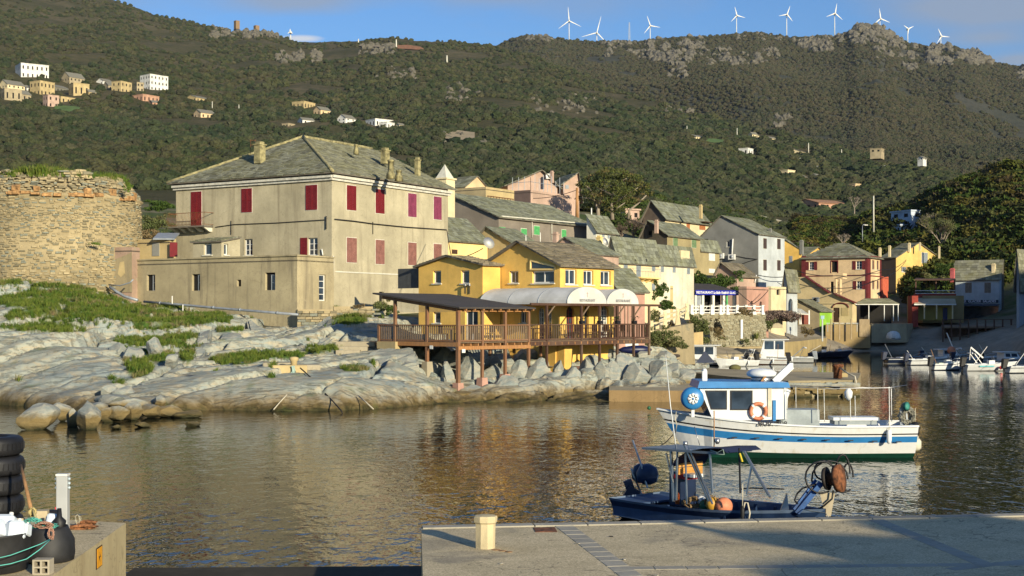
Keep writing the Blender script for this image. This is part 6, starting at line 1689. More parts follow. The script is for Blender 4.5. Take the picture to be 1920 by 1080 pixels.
slabquay('promenade', [XY(1634, 188), XY(1700, 190), XY(1720, 208), XY(1636, 208)], 3.7, 2.6, [QM, QM], 'shaded promenade deck under the veranda', 'promenade')
PF = wood('pale fence board', (.38, .29, .17))
fx = thing('slatted_screen', 'pale vertical board screen at the end of the promenade', 'fence', P(1620, 630, 186))
for i in range(8):
 mb = MB(); mb.box(P(1612.5 + i * 2.4, 615, 185.8), (.16, .05, 2.4)); mb.build('board', PF, fx)
for x, y0, y1, lab in ((1558, 598, 640, 'nearest the green garage'), (1574, 595, 637, 'second from the green garage'), (1596, 598, 636, 'beside the slatted screen')):
 mb = MB(); mb.bar(P(x, y0, 185), P(x, y1, 185), .16); tag(mb.build('timber_post', PF), 'pale timber mooring post ' + lab, 'post', 'timber posts along the promenade')
o = thing('beach_post', 'white post with a blue box at its top beside the promenade', 'post', P(1542, 636, 168)); mb = MB(); mb.bar(P(1542, 598, 168), P(1542, 640, 168), .16); mb.build('pole', PALEB, o); mb = MB(); mb.box(P(1542, 595, 168), (.42, .3, .42)); mb.build('box', plain('pale blue box', (.3, .48, .55), .5), o)
mb = MB(); mb.bar(P(1549, 606, 186), P(1612, 606, 186), .08);
for i in range(6): mb.bar(P(1552 + i * 11, 606, 186), P(1552 + i * 11, 622, 186), .07)
tag(mb.build('promenade_railing', GALV), 'thin railing along the cream promenade', 'railing')
vz_ = 205
VE = thing('veranda', 'open veranda with a slate hip roof and slim white posts beside the red-trimmed house', 'veranda', P(1645, 604, 200))
rt = MB(); un = MB()
q = [P(1603, 569.5, 197), P(1686, 570, 197), P(1666, 560, 203), P(1622, 560, 203)]
un.slab(q, .12); roof_tiles(rt, q, Vector((0, 1, 0)), row=.5, wid=.8, seed=5); u_ = un.build('roof', CREAMW, VE); t_ = rt.build('roof_slates', LAUZE, u_); t_['kind'] = 'stuff'
mb = MB(); mb.bar(P(1604, 570.5, 196.9), P(1685, 571, 196.9), .1, .12); mb.build('beam', WHITE, VE)
for x in (1629, 1658, 1675, 1684):
 mb = MB(); mb.bar(P(x, 571, 197.1), P(x, 602, 197.1), .1); mb.build('post', WHITE, VE)
mb = MB(); mb.box(P(1642, 588, 203), (4.6, .2, 2.9)); mb.build('dark_backing', DARK, VE)  # near-black sheet, the shade under the veranda roof put into its colour
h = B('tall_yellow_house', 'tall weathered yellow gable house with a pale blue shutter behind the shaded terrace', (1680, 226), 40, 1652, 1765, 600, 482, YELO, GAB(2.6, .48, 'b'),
 [('R', 1728, 1739, 474, 493, 'S', dict(c=S_BLU)), ('R', 1735, 1746, 500, 508, 'P', dict(c=S_BLU)), ('R', 1690, 1700, 500, 510, 'G', dict(nx=3, ny=1)), ('R', 1692, 1700, 556, 566, 'D')], walls2=plaster('dark left wall', (.085, .07, .06), .6), over=.25)  # left wall much darker than the yellow front
for a in ((1650, 467, 477, 4, 226), (1668, 463, 475, 4, 226), (1705, 458, 466, 4, 228), (1725, 457, 464, 3, 228), (1761, 464, 478, 3, 228)): chimney(h['T'], *a, CREAM)
B('coral_shed', 'coral red shed wall between the red-trimmed and the tall yellow house', (1655, 214), 60, 1640, 1666, 600, 518, plain('coral wall', (.55, .12, .06), .85), dict(k='flat'), [], cat='shed')
RT = thing('red_terrace_building', 'red-walled building with a pergola terrace and a pale awning roof, half in shade', 'building', P(1750, 604, 202)); d_ = 202
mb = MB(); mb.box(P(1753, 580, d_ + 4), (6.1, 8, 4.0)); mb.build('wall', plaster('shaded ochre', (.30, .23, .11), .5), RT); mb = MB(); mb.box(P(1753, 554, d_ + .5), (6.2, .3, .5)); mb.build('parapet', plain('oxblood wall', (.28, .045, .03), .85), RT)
mb = MB(); mb.box(P(1712, 584, d_ - .8), (.9, 2, 4.6)); mb.build('side_wall', plain('oxblood wall', (.28, .045, .03), .85), RT)
mb = MB(); mb.slab([P(1714, 570, d_ - 2.5), P(1793, 570, d_ - 2.5), P(1790, 556, d_ + 1), P(1718, 556, d_ + 1)], .12); mb.build('awning_roof', plaster('pale awning', (.5, .42, .28), .3), RT)
mb = MB(); mb.bar(P(1714, 571, d_ - 2.6), P(1793, 571, d_ - 2.6), .08, .16); mb.build('awning_beam', WHITE, RT)
for x in (1733, 1756, 1786): mb = MB(); mb.bar(P(x, 571, d_ - 2.5), P(x, 598, d_ - 2.5), .16); mb.build('post', CREAM, RT)
mb = MB(); mb.box(P(1752, 586, d_ - .4), (5.2, .3, 2.3)); mb.build('olive_front', plaster('olive front', (.34, .27, .08), .4), RT)
mb = MB(); mb.box(P(1772, 589, d_ - .6), (.65, .1, 1.8)); mb.build('door', plain('blue door', (.02, .03, .10), .5), RT);
for x in (1717, 1755, 1790): mb = MB(); mb.bar(P(x, 524, d_ + 1.5), P(x, 556, d_ + 1.5), .18); mb.build('pergola_post', WDK, RT)
mb = MB(); mb.slab([P(1714, 524, d_ + .8), P(1792, 524, d_ + .8), P(1790, 521, d_ + 5), P(1718, 521, d_ + 5)], .14); mb.build('pergola_roof', WDK, RT)
for y in (545, 550): mb = MB(); mb.bar(P(1716, y, d_ + .9), P(1791, y, d_ + .9), .08); mb.build('terrace_rail', WHITE, RT)
chimney(RT, 1786, 506, 522, 7, d_ + 4, plain('rose chimney', (.5, .12, .12), .8))
h = B('pale_blue_house', 'pale blue-white house with a big slate roof and grey shutters, crossed by a diagonal shade', (1874, 206), 60, 1790, 1878, 612, 519, plaster('pale sky blue paint', (.50, .56, .58), .3), dict(k='gable', ax='b', rise=2.6, r=.98),
 [('L', 1810, 1822, 530, 549, 'S', dict(c=plain('weathered shutters', (.25, .2, .15), .8), sur=PALEB)), ('L', 1846, 1858, 530, 549, 'S', dict(c=plain('weathered shutters', (.25, .2, .15), .8), sur=PALEB))], over=.3, rowh=.45)
T = h['T']; f = h['fl']; W = h['W']
chimney(T, 1863, 497, 506, 6, 207, CREAM)
mb = MB(); a, b, z0, z1 = f.rect(1797, 1872, 562.5, 568); mb.hexa([f.pt(x, z, t) for z in (z0, z1) for x, t in ((a, .02), (b, .02), (b, .15), (a, .15))]); mb.build('shop_sign', plain('dark sign', (.02, .03, .05), .5), T)
s_ = f.pt((a + b) / 2, (z0 + z1) / 2, .18); rotf = math.atan2(-f.u.y, -f.u.x)
text_obj('BAR  GLACIER  SALADES', .52, lw, T, s_, (R(90), 0, rotf), ext=.01, sx=.92)
text_obj('RESTAURANT', .26, lw, T, f.px(1834, 571.5, .3), (R(90), 0, rotf), ext=.01)
mb = MB(); a, b, z0, z1 = f.rect(1799, 1872, 575, 606); mb.hexa([f.pt(x, z, t) for z in (z0, z1) for x, t in ((a, .02), (b, .02), (b, .06), (a, .06))]); mb.build('shop_glazing', GLASS, T)
mb = MB(); mb.slab([f.px(1796, 570, 0), f.px(1875, 570, 0), f.px(1875, 573, 2.4), f.px(1796, 573, 2.4)], .06); mb.build('shop_awning', plain('dark blue awning', (.03, .05, .08), .7), T)
mb = MB(); a, b, z0, z1 = f.rect(1795, 1800, 575, 592); mb.hexa([f.pt(x, z, t) for z in (z0, z1) for x, t in ((a, .02), (b, .02), (b, .12), (a, .12))]); mb.build('white_panel', WHITE, T)
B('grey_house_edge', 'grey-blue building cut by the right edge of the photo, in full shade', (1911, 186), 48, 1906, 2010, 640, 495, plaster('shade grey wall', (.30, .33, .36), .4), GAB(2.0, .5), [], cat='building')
B('dark_slope_roof_house', 'low house with a dark slate roof in the shaded trees at the right edge', (1912, 224), 48, 1872, 1990, 520, 493, GREYC, GAB(2.2, .9), [], over=.4)
TT = thing('shaded_terrace', 'shaded timber terrace platform with posts in front of the shops', 'terrace', P(1840, 640, 190)); d_ = 190
mb = MB(); mb.slab([P(1765, 612, d_), P(1900, 612, d_), P(1900, 609, d_ + 8), P(1765, 609, d_ + 8)], .25); mb.build('platform', WG, TT)
for x in range(1768, 1900, 16): mb = MB(); mb.bar(P(x, 598, d_), P(x, 645, d_), .16); mb.build('post', WDK, TT)
mb = MB(); mb.bar(P(1766, 599, d_), P(1900, 599, d_), .08); mb.build('rail', WDK, TT)
mb = MB(); mb.box(P(1835, 628, d_ + 2), (9.5, .3, 2.2)); mb.build('under_boarding', WDK, TT)
o = thing('upturned_dinghy', 'white dinghy turned on its end on the shaded beach', 'boat', P(1675, 634, 186))
mb = MB(); mb.lathe(P(1675, 637, 186), [(.95, 0), (1.0, .35), (.8, .9), (.4, 1.15), (.05, 1.2)], 14); mb.build('hull', plain('dinghy white', (.62, .64, .62), .5), o); mb = MB(); mb.box(P(1675, 634.5, 185), (.5, .06, .06)); mb.build('hull_slot', BLACK, o)
# ---------------- distant houses on the hills: (px, py base, w, h, distance, wall, kind)
OR_ = plaster('terracotta pink', (.52, .30, .20), .5); WHF = plaster('far white', (.74, .72, .66), .2); STF = plaster('far stone', (.40, .33, .21), .5); TILEO = plain('clay tile roof', (.36, .19, .10), .9, var=.25); SLF = plain('far slate roof', (.20, .19, .15), .9)
def far_house(px, py, w, h, d, wall, label, roof='gable', nw=3, ang=40, rmat=None, storeys=1, group='houses scattered on the hillside'):
 d = float(d); w *= 1.32; h *= 1.12
 s = d / F; Wm = w * s; Hm = h * s
 ua, ub = unit(ang), unit(ang + 90)
 La = Wm * .72; Lb = Wm * .6
 c = P(px - w * .08, py, d)
 T = thing('hill_house', label, 'house', c, group)
 def W(a, b, z): return c + ua * a + ub * b + Vector((0, 0, z))
 fr, fl = Face(Vector((c.x, c.y, 0)), ua, -ub), Face(Vector((c.x, c.y, 0)), ub, -ua)
 he = Hm * (.6 if roof == 'gable' else 1.0); zr = Hm
 mb = MB()
 for f, L in ((fr, La), (fl, Lb)):
  out = [(0, -3), (L, -3), (L, he), (0, he)]
  if roof == 'gable' and f is fl: out = [(0, -3), (L, -3), (L, he), (L / 2, zr), (0, he)]
  hs = []
  n = max(2, int(L / 3.2));
  for st in range(storeys):
   zb_ = he * (st + .28) / storeys; zt_ = he * (st + .72) / storeys
   for i in range(n):
    xm = L * (i + .5) / n; ww = min(.55, L / n * .22); hs.append([(xm - ww, zb_), (xm + ww, zb_), (xm + ww, zt_), (xm - ww, zt_)])
  mb.poly([f.pt(a, c.z + z) for a, z in out], [[f.pt(a, c.z + z) for a, z in hh_] for hh_ in hs], f.n)
  g = MB()
  for hh_ in hs:
   g = MB(); g.quad(*[f.pt(a, c.z + z, -.15) for a, z in hh_]); g.build('window', DARK, T)
 mb.quad(W(La, 0, -3), W(La, Lb, -3), W(La, Lb, he), W(La, 0, he)); mb.quad(W(0, Lb, -3), W(La, Lb, -3), W(La, Lb, he), W(0, Lb, he))
 mb.build('wall', wall, T)
 r = MB(); o_ = .4
 if roof == 'gable':
  r.slab([W(-o_, -o_, he - .1), W(La + o_, -o_, he - .1), W(La + o_, Lb / 2, zr + .1), W(-o_, Lb / 2, zr + .1)], .2)
  r.slab([W(-o_, Lb + o_, he - .1), W(La + o_, Lb + o_, he - .1), W(La + o_, Lb / 2, zr + .1), W(-o_, Lb / 2, zr + .1)], .2)
 else: r.slab([W(-.2, -.2, he + .2), W(La + .2, -.2, he + .2), W(La + .2, Lb + .2, he + .2), W(-.2, Lb + .2, he + .2)], .25)
 r.build('roof', rmat or (SLF if roof == 'gable' else wall), T)
 CLEAR.append((px, py - h * .3, w * .5, h * .6))
 return T
def hd(px, py):      # distance at which the hill's own surface shows at this pixel
 dd = np.geomspace(A_D0, float(tab(A_SKY, np.array([px]), 2)[0]), 400); z = hillA(np.full(400, float(px)), dd); yy = HY + (CZ - z) / dd * F
 i = int(np.argmax(yy < py)); return float(dd[i]) if i > 0 else 700.0
def hdB(px, py):
 dd = np.geomspace(B_D0, float(tab(B_SKY, np.array([px]), 2)[0]), 400); z = hillB(np.full(400, float(px)), dd); yy = HY + (CZ - z) / dd * F
 i = int(np.argmax(yy < py)); return float(dd[i]) if i > 0 else 900.0
FH = [
 (45, 147, 54, 26, WHF, 'large white house with a raised top storey, highest at the left village', 'flat', 2), (18, 172, 38, 22, CREAM, 'cream row house at the left edge below the white one', 'gable', 2),
 (12, 190, 34, 22, STF, 'stone house with a white door at the far left edge', 'flat', 1), (37, 188, 30, 20, STF, 'brown stone house next to the far left one', 'gable', 1),
 (52, 172, 20, 12, WHF, 'small white house behind the pink blossom tree', 'gable', 1), (79, 180, 36, 26, BEIGE, 'sandy stone house with a white balcony', 'flat', 2),
 (92, 202, 24, 22, PINK, 'pink square house lowest in the left village', 'flat', 2), (104, 172, 44, 16, SLF, 'grey-roofed house in the middle of the left village', 'gable', 1),
 (134, 160, 34, 24, STF, 'tall grey stone house behind the sunlit cream wall', 'gable', 2), (141, 182, 32, 24, BEIGE, 'sunlit pale yellow block in the left village', 'flat', 1),
 (118, 194, 34, 12, BEIGE, 'long low sandy house below the yellow block', 'flat', 1), (168, 180, 16, 12, BEIGE, 'tiny sandy house right of the yellow block', 'gable', 1),
 (196, 160, 24, 13, WHF, 'white house at the left of the middle cluster', 'gable', 1), (206, 170, 26, 16, STF, 'brown house with a white corner in the middle cluster', 'gable', 1), (230, 174, 30, 20, BEIGE, 'two-storey sandy house in the middle cluster', 'flat', 2),
 (286, 170, 42, 28, WHF, 'long white apartment house at the right end of the hill village', 'flat', 3), (258, 172, 14, 16, STF, 'narrow stone house left of the white apartment house', 'flat', 2),
 (272, 192, 40, 14, OR_, 'ruined pink-brown terrace house below the white apartment house', 'flat', 1), (288, 198, 20, 10, OR_, 'small clay-coloured house by the cypress', 'gable', 1),
 (372, 190, 36, 12, BEIGE, 'half-hidden sandy house with a curved red roof line', 'gable', 1), (380, 222, 32, 17, PEACH, 'salmon gable house alone on the left slope', 'gable', 1),
 (574, 205, 36, 14, BEIGE, 'beige villa at the top of the central cluster', 'flat', 1), (604, 216, 26, 16, PEACH, 'peach villa in the central cluster', 'gable', 1), (570, 232, 26, 12, WHF, 'white villa at the lower left of the central cluster', 'gable', 1),
 (651, 232, 28, 17, WHF, 'white two-storey villa standing alone left of centre', 'gable', 2), (708, 238, 42, 14, WHF, 'long white villa with terraces', 'flat', 1), (728, 242, 24, 12, WHF, 'white villa annex right of the long white villa', 'flat', 1), (750, 239, 12, 8, CREAM, 'tiny cream house at the end of the white villas', 'gable', 1),
 (543, 240, 20, 8, STF, 'small brown stone hut left of the central cluster', 'flat', 1),
 (1308, 262, 30, 10, CREAM, 'cream villa above the bright green lawn', 'gable', 1), (1412, 258, 14, 10, CREAM, 'small cream villa, left of the pair on the middle slope', 'gable', 1), (1422, 264, 10, 8, CREAM, 'small cream annex of the left villa of the pair', 'flat', 1), (1446, 264, 18, 8, CREAM, 'small cream villa, right of the pair on the middle slope', 'gable', 1),
 (1405, 291, 24, 12, WHF, 'bright white villa on the middle slope', 'flat', 1), (1377, 288, 18, 5, OR_, 'long low clay-coloured roof beside the bright white villa', 'gable', 1), (1505, 290, 34, 11, CREAM, 'cream villa with low roof on the middle slope', 'gable', 1),
 (1480, 332, 26, 12, CREAM, 'cream villa with balcony below the middle slope', 'flat', 1), (1512, 338, 20, 10, PEACH, 'peach villa in the lower cluster', 'gable', 1), (1534, 336, 18, 10, WHF, 'white villa in the lower cluster', 'gable', 1), (1532, 318, 12, 7, WHF, 'tiny white house above the lower cluster', 'gable', 1), (1560, 342, 16, 5, WHF, 'low white wall house right of the lower cluster', 'flat', 1),
 (1606, 356, 18, 10, PEACH, 'peach villa above the grey bare tree', 'flat', 1), (1676, 355, 14, 9, CREAM, 'cream villa with a red roof edge on the right slope', 'gable', 1), (1732, 300, 14, 7, WHF, 'small white house on the right slope', 'gable', 1), (1655, 286, 26, 7, STF, 'long low dark stone house on the right slope', 'flat', 1), (1662, 315, 12, 4, WHF, 'tiny pale house low on the right slope', 'flat', 1)]
for i, (px, py, w, h_, wl, lab, rf_, st) in enumerate(FH):
 far_house(px, py, w, h_, hd(px, py - 1), wl, lab, rf_, storeys=st, ang=34 + (i * 17) % 30)
far_house(1544, 392, 84, 19, hd(1544, 396), OR_, 'coral pink gabled house standing above the dark green trees', 'gable', storeys=1, ang=34, rmat=TILEO)
far_house(1462, 424, 70, 18, hd(1462, 428), plaster('pale roof wall', (.42, .38, .27), .3), 'low pavilion with a very wide pale roof above the grey and white house', 'gable', storeys=1, ang=62, rmat=plain('pale roof', (.42, .38, .28), .8))
far_house(1176, 412, 34, 17, 215, PINK, 'pink house with a white arcade seen through the pine branches', 'flat', storeys=1, ang=30)
far_house(1715, 442, 66, 42, 278, plaster('villa blue white', (.48, .54, .62), .2), 'modern blue-white villa with stacked terraces among the right-hand pines', 'flat', storeys=3, ang=28)
far_house(1690, 440, 22, 16, 274, plaster('villa blue white', (.48, .54, .62), .2), 'low blue-white wing of the modern villa', 'flat', storeys=1, ang=28)
for px, py, w, h_, lab in ((444, 53, 8, 12, 'small ruined square tower on the left skyline, left one'), (481, 60, 8, 10, 'small ruined square tower on the left skyline, right one')):
 d_ = float(tab(A_SKY, np.array([px]), 2)[0]) - 12; zz = float(hillA(np.array([float(px)]), np.array([d_]))[0])
 o = thing('ruined_tower', lab, 'tower', (XP(px, d_), d_, zz)); mb = MB(); s = d_ / F
 mb.box(Vector((XP(px, d_), d_, ZP(py - h_ / 2, d_))), (w * s, w * s, h_ * s + 3), unit(40)); mb.box(Vector((XP(px - 2.5, d_), d_, ZP(py - h_ - .6, d_))), (w * s * .35, w * s, 2), unit(40)); mb.build('wall', plain('tower brown', (.26, .17, .09), .95), o)
TURB = [(1067, 70, 40, 12, 2700, 60), (1119, 72, 62, 28, 2760, 20), (1219, 73, 49, 28, 2700, 40), (1381, 64, 30, 12, 2600, 8), (1475, 65, 28, 10, 2600, 20), (1565, 63, 26, 6, 2590, 12), (1650, 56, 36, 15, 2590, 4), (1702, 75, 55, 43, 2600, 60), (1764, 82, 69, 52, 2600, 35), (545, 72, 61, 58, 2200, 55)]
TW_LAB = ['leftmost of the big white turbines, its tower on the round hilltop', 'small distant white turbine left of the lattice mast', 'white turbine right of the lattice mast', 'white turbine above the dip in the middle of the mountain', 'white turbine left of the tall centre one', 'white turbine just left of the rocky summit', 'white turbine standing behind the rocky summit', 'white turbine right of the rocky summit', 'rightmost white turbine, half sunk behind the crag', 'stub of a white turbine peeping over the left ridge']
def turbine(px, pb, ph, pt, d, phase, label):
 s = d / F; base = P(px, pb + 10, d); hub = P(px, ph, d)
 if px == 545: base = P(px, pb + 4, d)
 T = thing('wind_turbine', label, 'wind turbine', base, 'wind turbines on the mountain ridge')
 mb = MB(); mb.tube([base, hub], [.95, .55], 8); mb.build('mast', WHITE, T)
 mb = MB(); mb.box(hub + Vector((0, -.6, 0)), (3.6, 7.0, 3.4)); nc = mb.build('nacelle', WHITE, T)
 mb = MB(); mb.lathe(hub + Vector((0, -4, 0)), [(1.7, 0), (1.5, 1.2), (.2, 2.2)], 8, Vector((0, -1, 0))); hb = mb.build('hub', WHITE, T)
 L = (ph - pt) * s * .92 if px != 545 else 5
 for k in range(3):
  a = R(phase + 90 + 120 * k); dr = Vector((math.cos(a) * .95, 0, math.sin(a))); pr = Vector((-math.sin(a), 0, math.cos(a)))
  mb = MB(); c0 = hub + Vector((0, -5, 0)); q = []
  for t, w in ((.0, .9), (.18, 2.3), (1.0, .5)):
   for x, y in ((-1, -.3), (1, -.3), (1, .3), (-1, .3)): q.append(c0 + dr * L * t + pr * x * w * .42 + Vector((0, y * w * .5, 0)))
  mb.add(q, [(0, 1, 5, 4), (1, 2, 6, 5), (2, 3, 7, 6), (3, 0, 4, 7), (4, 5, 9, 8), (5, 6, 10, 9), (6, 7, 11, 10), (7, 4, 8, 11), (8, 9, 10, 11)])
  mb.build('blade', WHITE, T)
PH = [5, -15, 20, 15, -20, -10, 8, 55, 25, 0]
for a, l, p_ in zip(TURB, TW_LAB, PH): turbine(a[0], a[1], a[2], a[3], a[4], p_, l)
def mast(px, y0, y1, d, label, lattice=False, mat=None, r=.6, name='radio_mast', cat='mast', group=None):
 T = thing(name, label, cat, P(px, y1, d), group); mb = MB()
 if lattice:
  w = 1.6
  for a, b in ((-w, -w), (w, -w), (w, w), (-w, w)): mb.bar(P(px, y1 + 6, d) + Vector((a, b, 0)), P(px, y0, d) + Vector((a * .4, b * .4, 0)), .5)
  n = 10; p0, p1 = P(px, y1, d), P(px, y0, d)
  for i in range(n):
   q0 = p0.lerp(p1, i / n); q1 = p0.lerp(p1, (i + 1) / n); w0 = w * (1 - .6 * i / n)
   mb.bar(q0 + Vector((-w0, -w0, 0)), q1 + Vector((w0, -w0, 0)), .35); mb.bar(q0 + Vector((w0, -w0, 0)), q1 + Vector((-w0, -w0, 0)), .35)
 else: mb.tube([P(px, y1 + 3, d), P(px, y0, d)], [r, r * .7], 6)
 mb.build('pole', mat or GALV, T); return T
mast(1180, 42, 74, 2650, 'grey lattice radio mast on the ridge between two turbines', True, GALV)
for px, y0, y1, lab in ((672, 73, 82, 'pylon on the left ridge above the road'), (743, 74, 92, 'twin pylon by the orange earth scar'), (838, 104, 120, 'twin pylon on the slope below the ridge')):
 d_ = hd(px, y1) if y1 > 85 else 1950
 mast(px, y0, y1, d_, 'pale ' + lab, False, CREAMW, 1.2, 'power_pylon', 'pylon', 'pylons on the left ridge');
for px, y0, y1, lab in ((1382, 240, 262, 'pale tall pole above the middle-slope villas'), (1288, 236, 250, 'thin pole above the cream villa with the lawn'), (1516, 268, 290, 'pale pole behind the low cream villa'), (398, 190, 205, 'thin pale pole right of the sandy half-hidden house'), (448, 196, 210, 'thin pole on the left slope'), (1578, 280, 294, 'twin pole on the right slope'), (1500, 296, 306, 'short pole left of the lower cluster')):
 mast(px, y0, y1, hd(px, y1), lab, False, CREAMW, .35, 'utility_pole', 'pole', 'poles on the hillside')
mast(1638, 367, 432, 250, 'tall pale floodlight pole among the trees on the right', False, CREAMW, .16, 'light_pole', 'pole')
o = mast(1617, 424, 450, 240, 'grey street lamp with a curved arm above the yellow roofs', False, GALV, .08, 'street_lamp', 'street lamp')
mb = MB(); mb.tube([P(1617, 424, 240), P(1619, 421, 240), P(1624, 421.5, 240)], .08, 6); mb.build('lamp_arm', GALV, o); mb = MB(); mb.box(P(1624, 422, 240), (.6, .25, .15)); mb.build('lamp_head', CREAMW, o)
o = mast(1082, 352, 405, 150, 'tall orange-lit wooden telegraph pole in front of the pine', False, wood('pole timber', (.42, .22, .09)), .22, 'telegraph_pole', 'pole')
mast(1109, 390, 415, 148, 'thin white metal pole right of the telegraph pole', False, WHITE, .09, 'metal_pole', 'pole')
mast(986, 440, 456, 116, 'thin white vent pipe, left one on the low slate roof', False, WHITE, .05, 'vent_pipe', 'pipe'); mast(1013, 436, 456, 116, 'thin white vent pipe, right one beside the green shutters', False, WHITE, .05, 'vent_pipe', 'pipe')
def hill_patch(name, label, cols, mat):
 g = MB(); q = [[P(x, y, hd(x, y)) + Vector((0, 0, 1.6)) for y in (y0, y1)] for x, y0, y1 in cols]
 for a, b in zip(q, q[1:]): g.quad(a[0], b[0], b[1], a[1])
 tag(g.build(name, mat), label, kind='structure'); x0, x1 = cols[0][0], cols[-1][0]; CLEAR.append(((x0 + x1) / 2, (cols[1][1] + cols[1][2]) / 2 + 1, (x1 - x0) / 2, (cols[1][2] - cols[1][1]) / 2 + 1.5))
LAWN = plain('hill meadow', (.10, .17, .03), .95, var=.25, sc=.2)
hill_patch('terrace_meadow', 'bright green terrace meadow below the left hill village', ((102, 203, 210), (120, 202, 213), (150, 204, 217)), LAWN)
hill_patch('terrace_meadow', 'bright green lawn beside the cream villa on the middle slope', ((1318, 263, 270), (1338, 264, 272), (1358, 266, 272)), LAWN)
hill_patch('earth_scar', 'orange earth bank beside the road near the left ridge', ((742, 87, 93), (765, 86, 94), (794, 91, 96)), plain('orange earth', (.34, .15, .06), .95, var=.3, sc=.2))
hill_patch('earth_scar', 'pale dirt track running left of the orange earth bank', ((672, 86, 88), (710, 87, 90), (742, 89, 92)), plain('pale earth', (.30, .24, .15), .95, sc=.2))
hill_patch('earth_scar', 'tan rocky clearing in the middle of the slope', ((835, 252, 266), (860, 250, 268), (890, 254, 270)), plain('pale earth', (.30, .24, .15), .95, sc=.2))
def wire(label, pts, r=.035):
 V = []
 for a, b in zip(pts, pts[1:]):
  for i in range(7): t = i / 6; V.append(a.lerp(b, t) - Vector((0, 0, (a - b).length * .03 * 4 * t * (1 - t))))
 g = MB(); g.tube(V, r, 4, False); tag(g.build('overhead_wire', BLACK), label, 'wire', 'overhead wires of the village')
wire('wire from the mansion corner across to the yellow restaurant roof', [P(838, 432, 105), P(848, 486, 98), P(905, 466, 94)], .03)
wire('wire from the telegraph pole to the pink terrace house', [P(1082, 356, 150), P(1000, 372, 156)])
wire('wire from the telegraph pole down to the timber gable', [P(1082, 358, 150), P(1216, 424, 160)])
wire('wire along the front of the tall grey and white house', [P(1422, 516, 177), P(1471, 519, 180), P(1503, 517, 204)], .05)
wire('wire crossing the front of the red-trimmed house, upper one', [P(1471, 500, 185), P(1570, 517, 196), P(1655, 505, 205), P(1699, 487, 222)], .05)
wire('wire crossing the front of the red-trimmed house, lower one', [P(1471, 524, 182), P(1560, 540, 190), P(1655, 520, 205), P(1699, 489, 222)], .05)
wire('wire looping over the pink garden building', [P(1385, 548, 148), P(1412, 570, 148), P(1440, 545, 152)], .04)
# ------------------------------------------------------------------ boats
BLUE = plain('boat blue', (.03, .19, .45), .35, var=.08); HW = plain('hull white', (.70, .72, .72), .3, var=.05); NAVY = plain('boat navy', (.012, .022, .055), .4, var=.15)
GRNK = plain('green antifouling', (.008, .085, .055), .6); TEAK = wood('boat wood', (.38, .20, .08)); NBLUE = plain('dark boat blue', (.014, .033, .085), .45, var=.15); ORG = plain('orange float', (.62, .22, .11), .6, var=.25)
def mirror_hull(L, Bm, sheer, draft=.3, n=22, full=.55, bow=.25, stern=.85, bands=None, rake=.28, inner=None):
 """lofted hull in local axes, bow at +x. bands: [(height fraction 0 keel..1 sheer, material index below it)] -> MB"""
 mb = LMB(); mb.smooth = True
 fr = [0] + [b[0] for b in bands]
 def hb(t):
  if t < full: return Bm / 2 * (stern + (1 - stern) * math.sin(math.pi / 2 * t / full))
  return Bm / 2 * max(.012, math.cos(math.pi / 2 * ((t - full) / (1 - full)) ** 1.25))
 st = []
 for i in range(n + 1):
  t = i / n; row = []
  for f in fr:
   z = -draft + (sheer(t) + draft) * f
   y = hb(t) * (f ** .42 if f > 0 else .02)
   if t > .8: y = min(y, hb(t) * (.25 + .75 * f))
   x = -L / 2 + L * t - (1 - f) * rake * L * max(0, (t - .72) / .28) ** 2 * .5
   row.append((x, y, z))
  st.append(row)
 m_ = len(fr)
 for sd in (1, -1):
  for i in range(n):
   for k in range(m_ - 1):
    mb.mi = bands[k][1]
    a, b, c, d = [(p_[0], p_[1] * sd, p_[2]) for p_ in (st[i][k], st[i + 1][k], st[i + 1][k + 1], st[i][k + 1])]
    mb.quad(*((a, b, c, d) if sd < 0 else (d, c, b, a)))
 mb.smooth = False
 for k in range(m_ - 1):
  mb.mi = bands[k][1]; a, b = st[0][k], st[0][k + 1]
  mb.quad((a[0], -a[1], a[2]), (a[0], a[1], a[2]), (b[0], b[1], b[2]), (b[0], -b[1], b[2]))
 return mb, st, hb
def lpart(T, name, mat, fn, parent=None):
 mb = LMB(); fn(mb); return mb.build(name, mat, parent or T)
D1 = 45.3; S1 = F / D1
B1 = thing('fishing_boat', 'blue and white cabin fishing boat with registration BI.887208, moored across the harbour', 'boat', (XP(1468, D1), D1, 0), rz=R(180))
def bl(px, py, y=1.35):
 s_ = F / (D1 - y); return Vector((-(XP(px, D1 - y) - XP(1468, D1)), y, (HY - py) / s_ + CZ))
L1 = 8.35
sh1 = lambda t: 1.02 + .55 * max(0, t - .2) ** 2 / .64 + .06 * (1 - t)
mb, st1, hb1 = mirror_hull(L1, 2.7, sh1, .35, 30, .5, bands=[(.36, 0), (.62, 1), (.76, 2), (.80, 1), (.83, 3), (1.0, 1)], rake=.30, stern=.82)
m = NT('worn hull white'); p = m.pos((2.2, 2.2, .35)); f = m.noise(p, 1.6, 5, .65, .2); f2 = m.noise(m.pos(), 3, 6, .7)
c = m.mix(m.math('MULTIPLY', m.ramp(f, .56, .72), .55), (.70, .71, .70), (.50, .42, .27)); c = m.mix(m.math('MULTIPLY', m.ramp(f2, .5, .75), .35), c, (.45, .45, .42)); m.col(c); m.rough(.35); m.bump(m.noise(m.pos(), 2.5, 3), .15, .03); HWB = m.mat
mb.build('hull', [GRNK, HWB, BLUE, BLACK], B1)
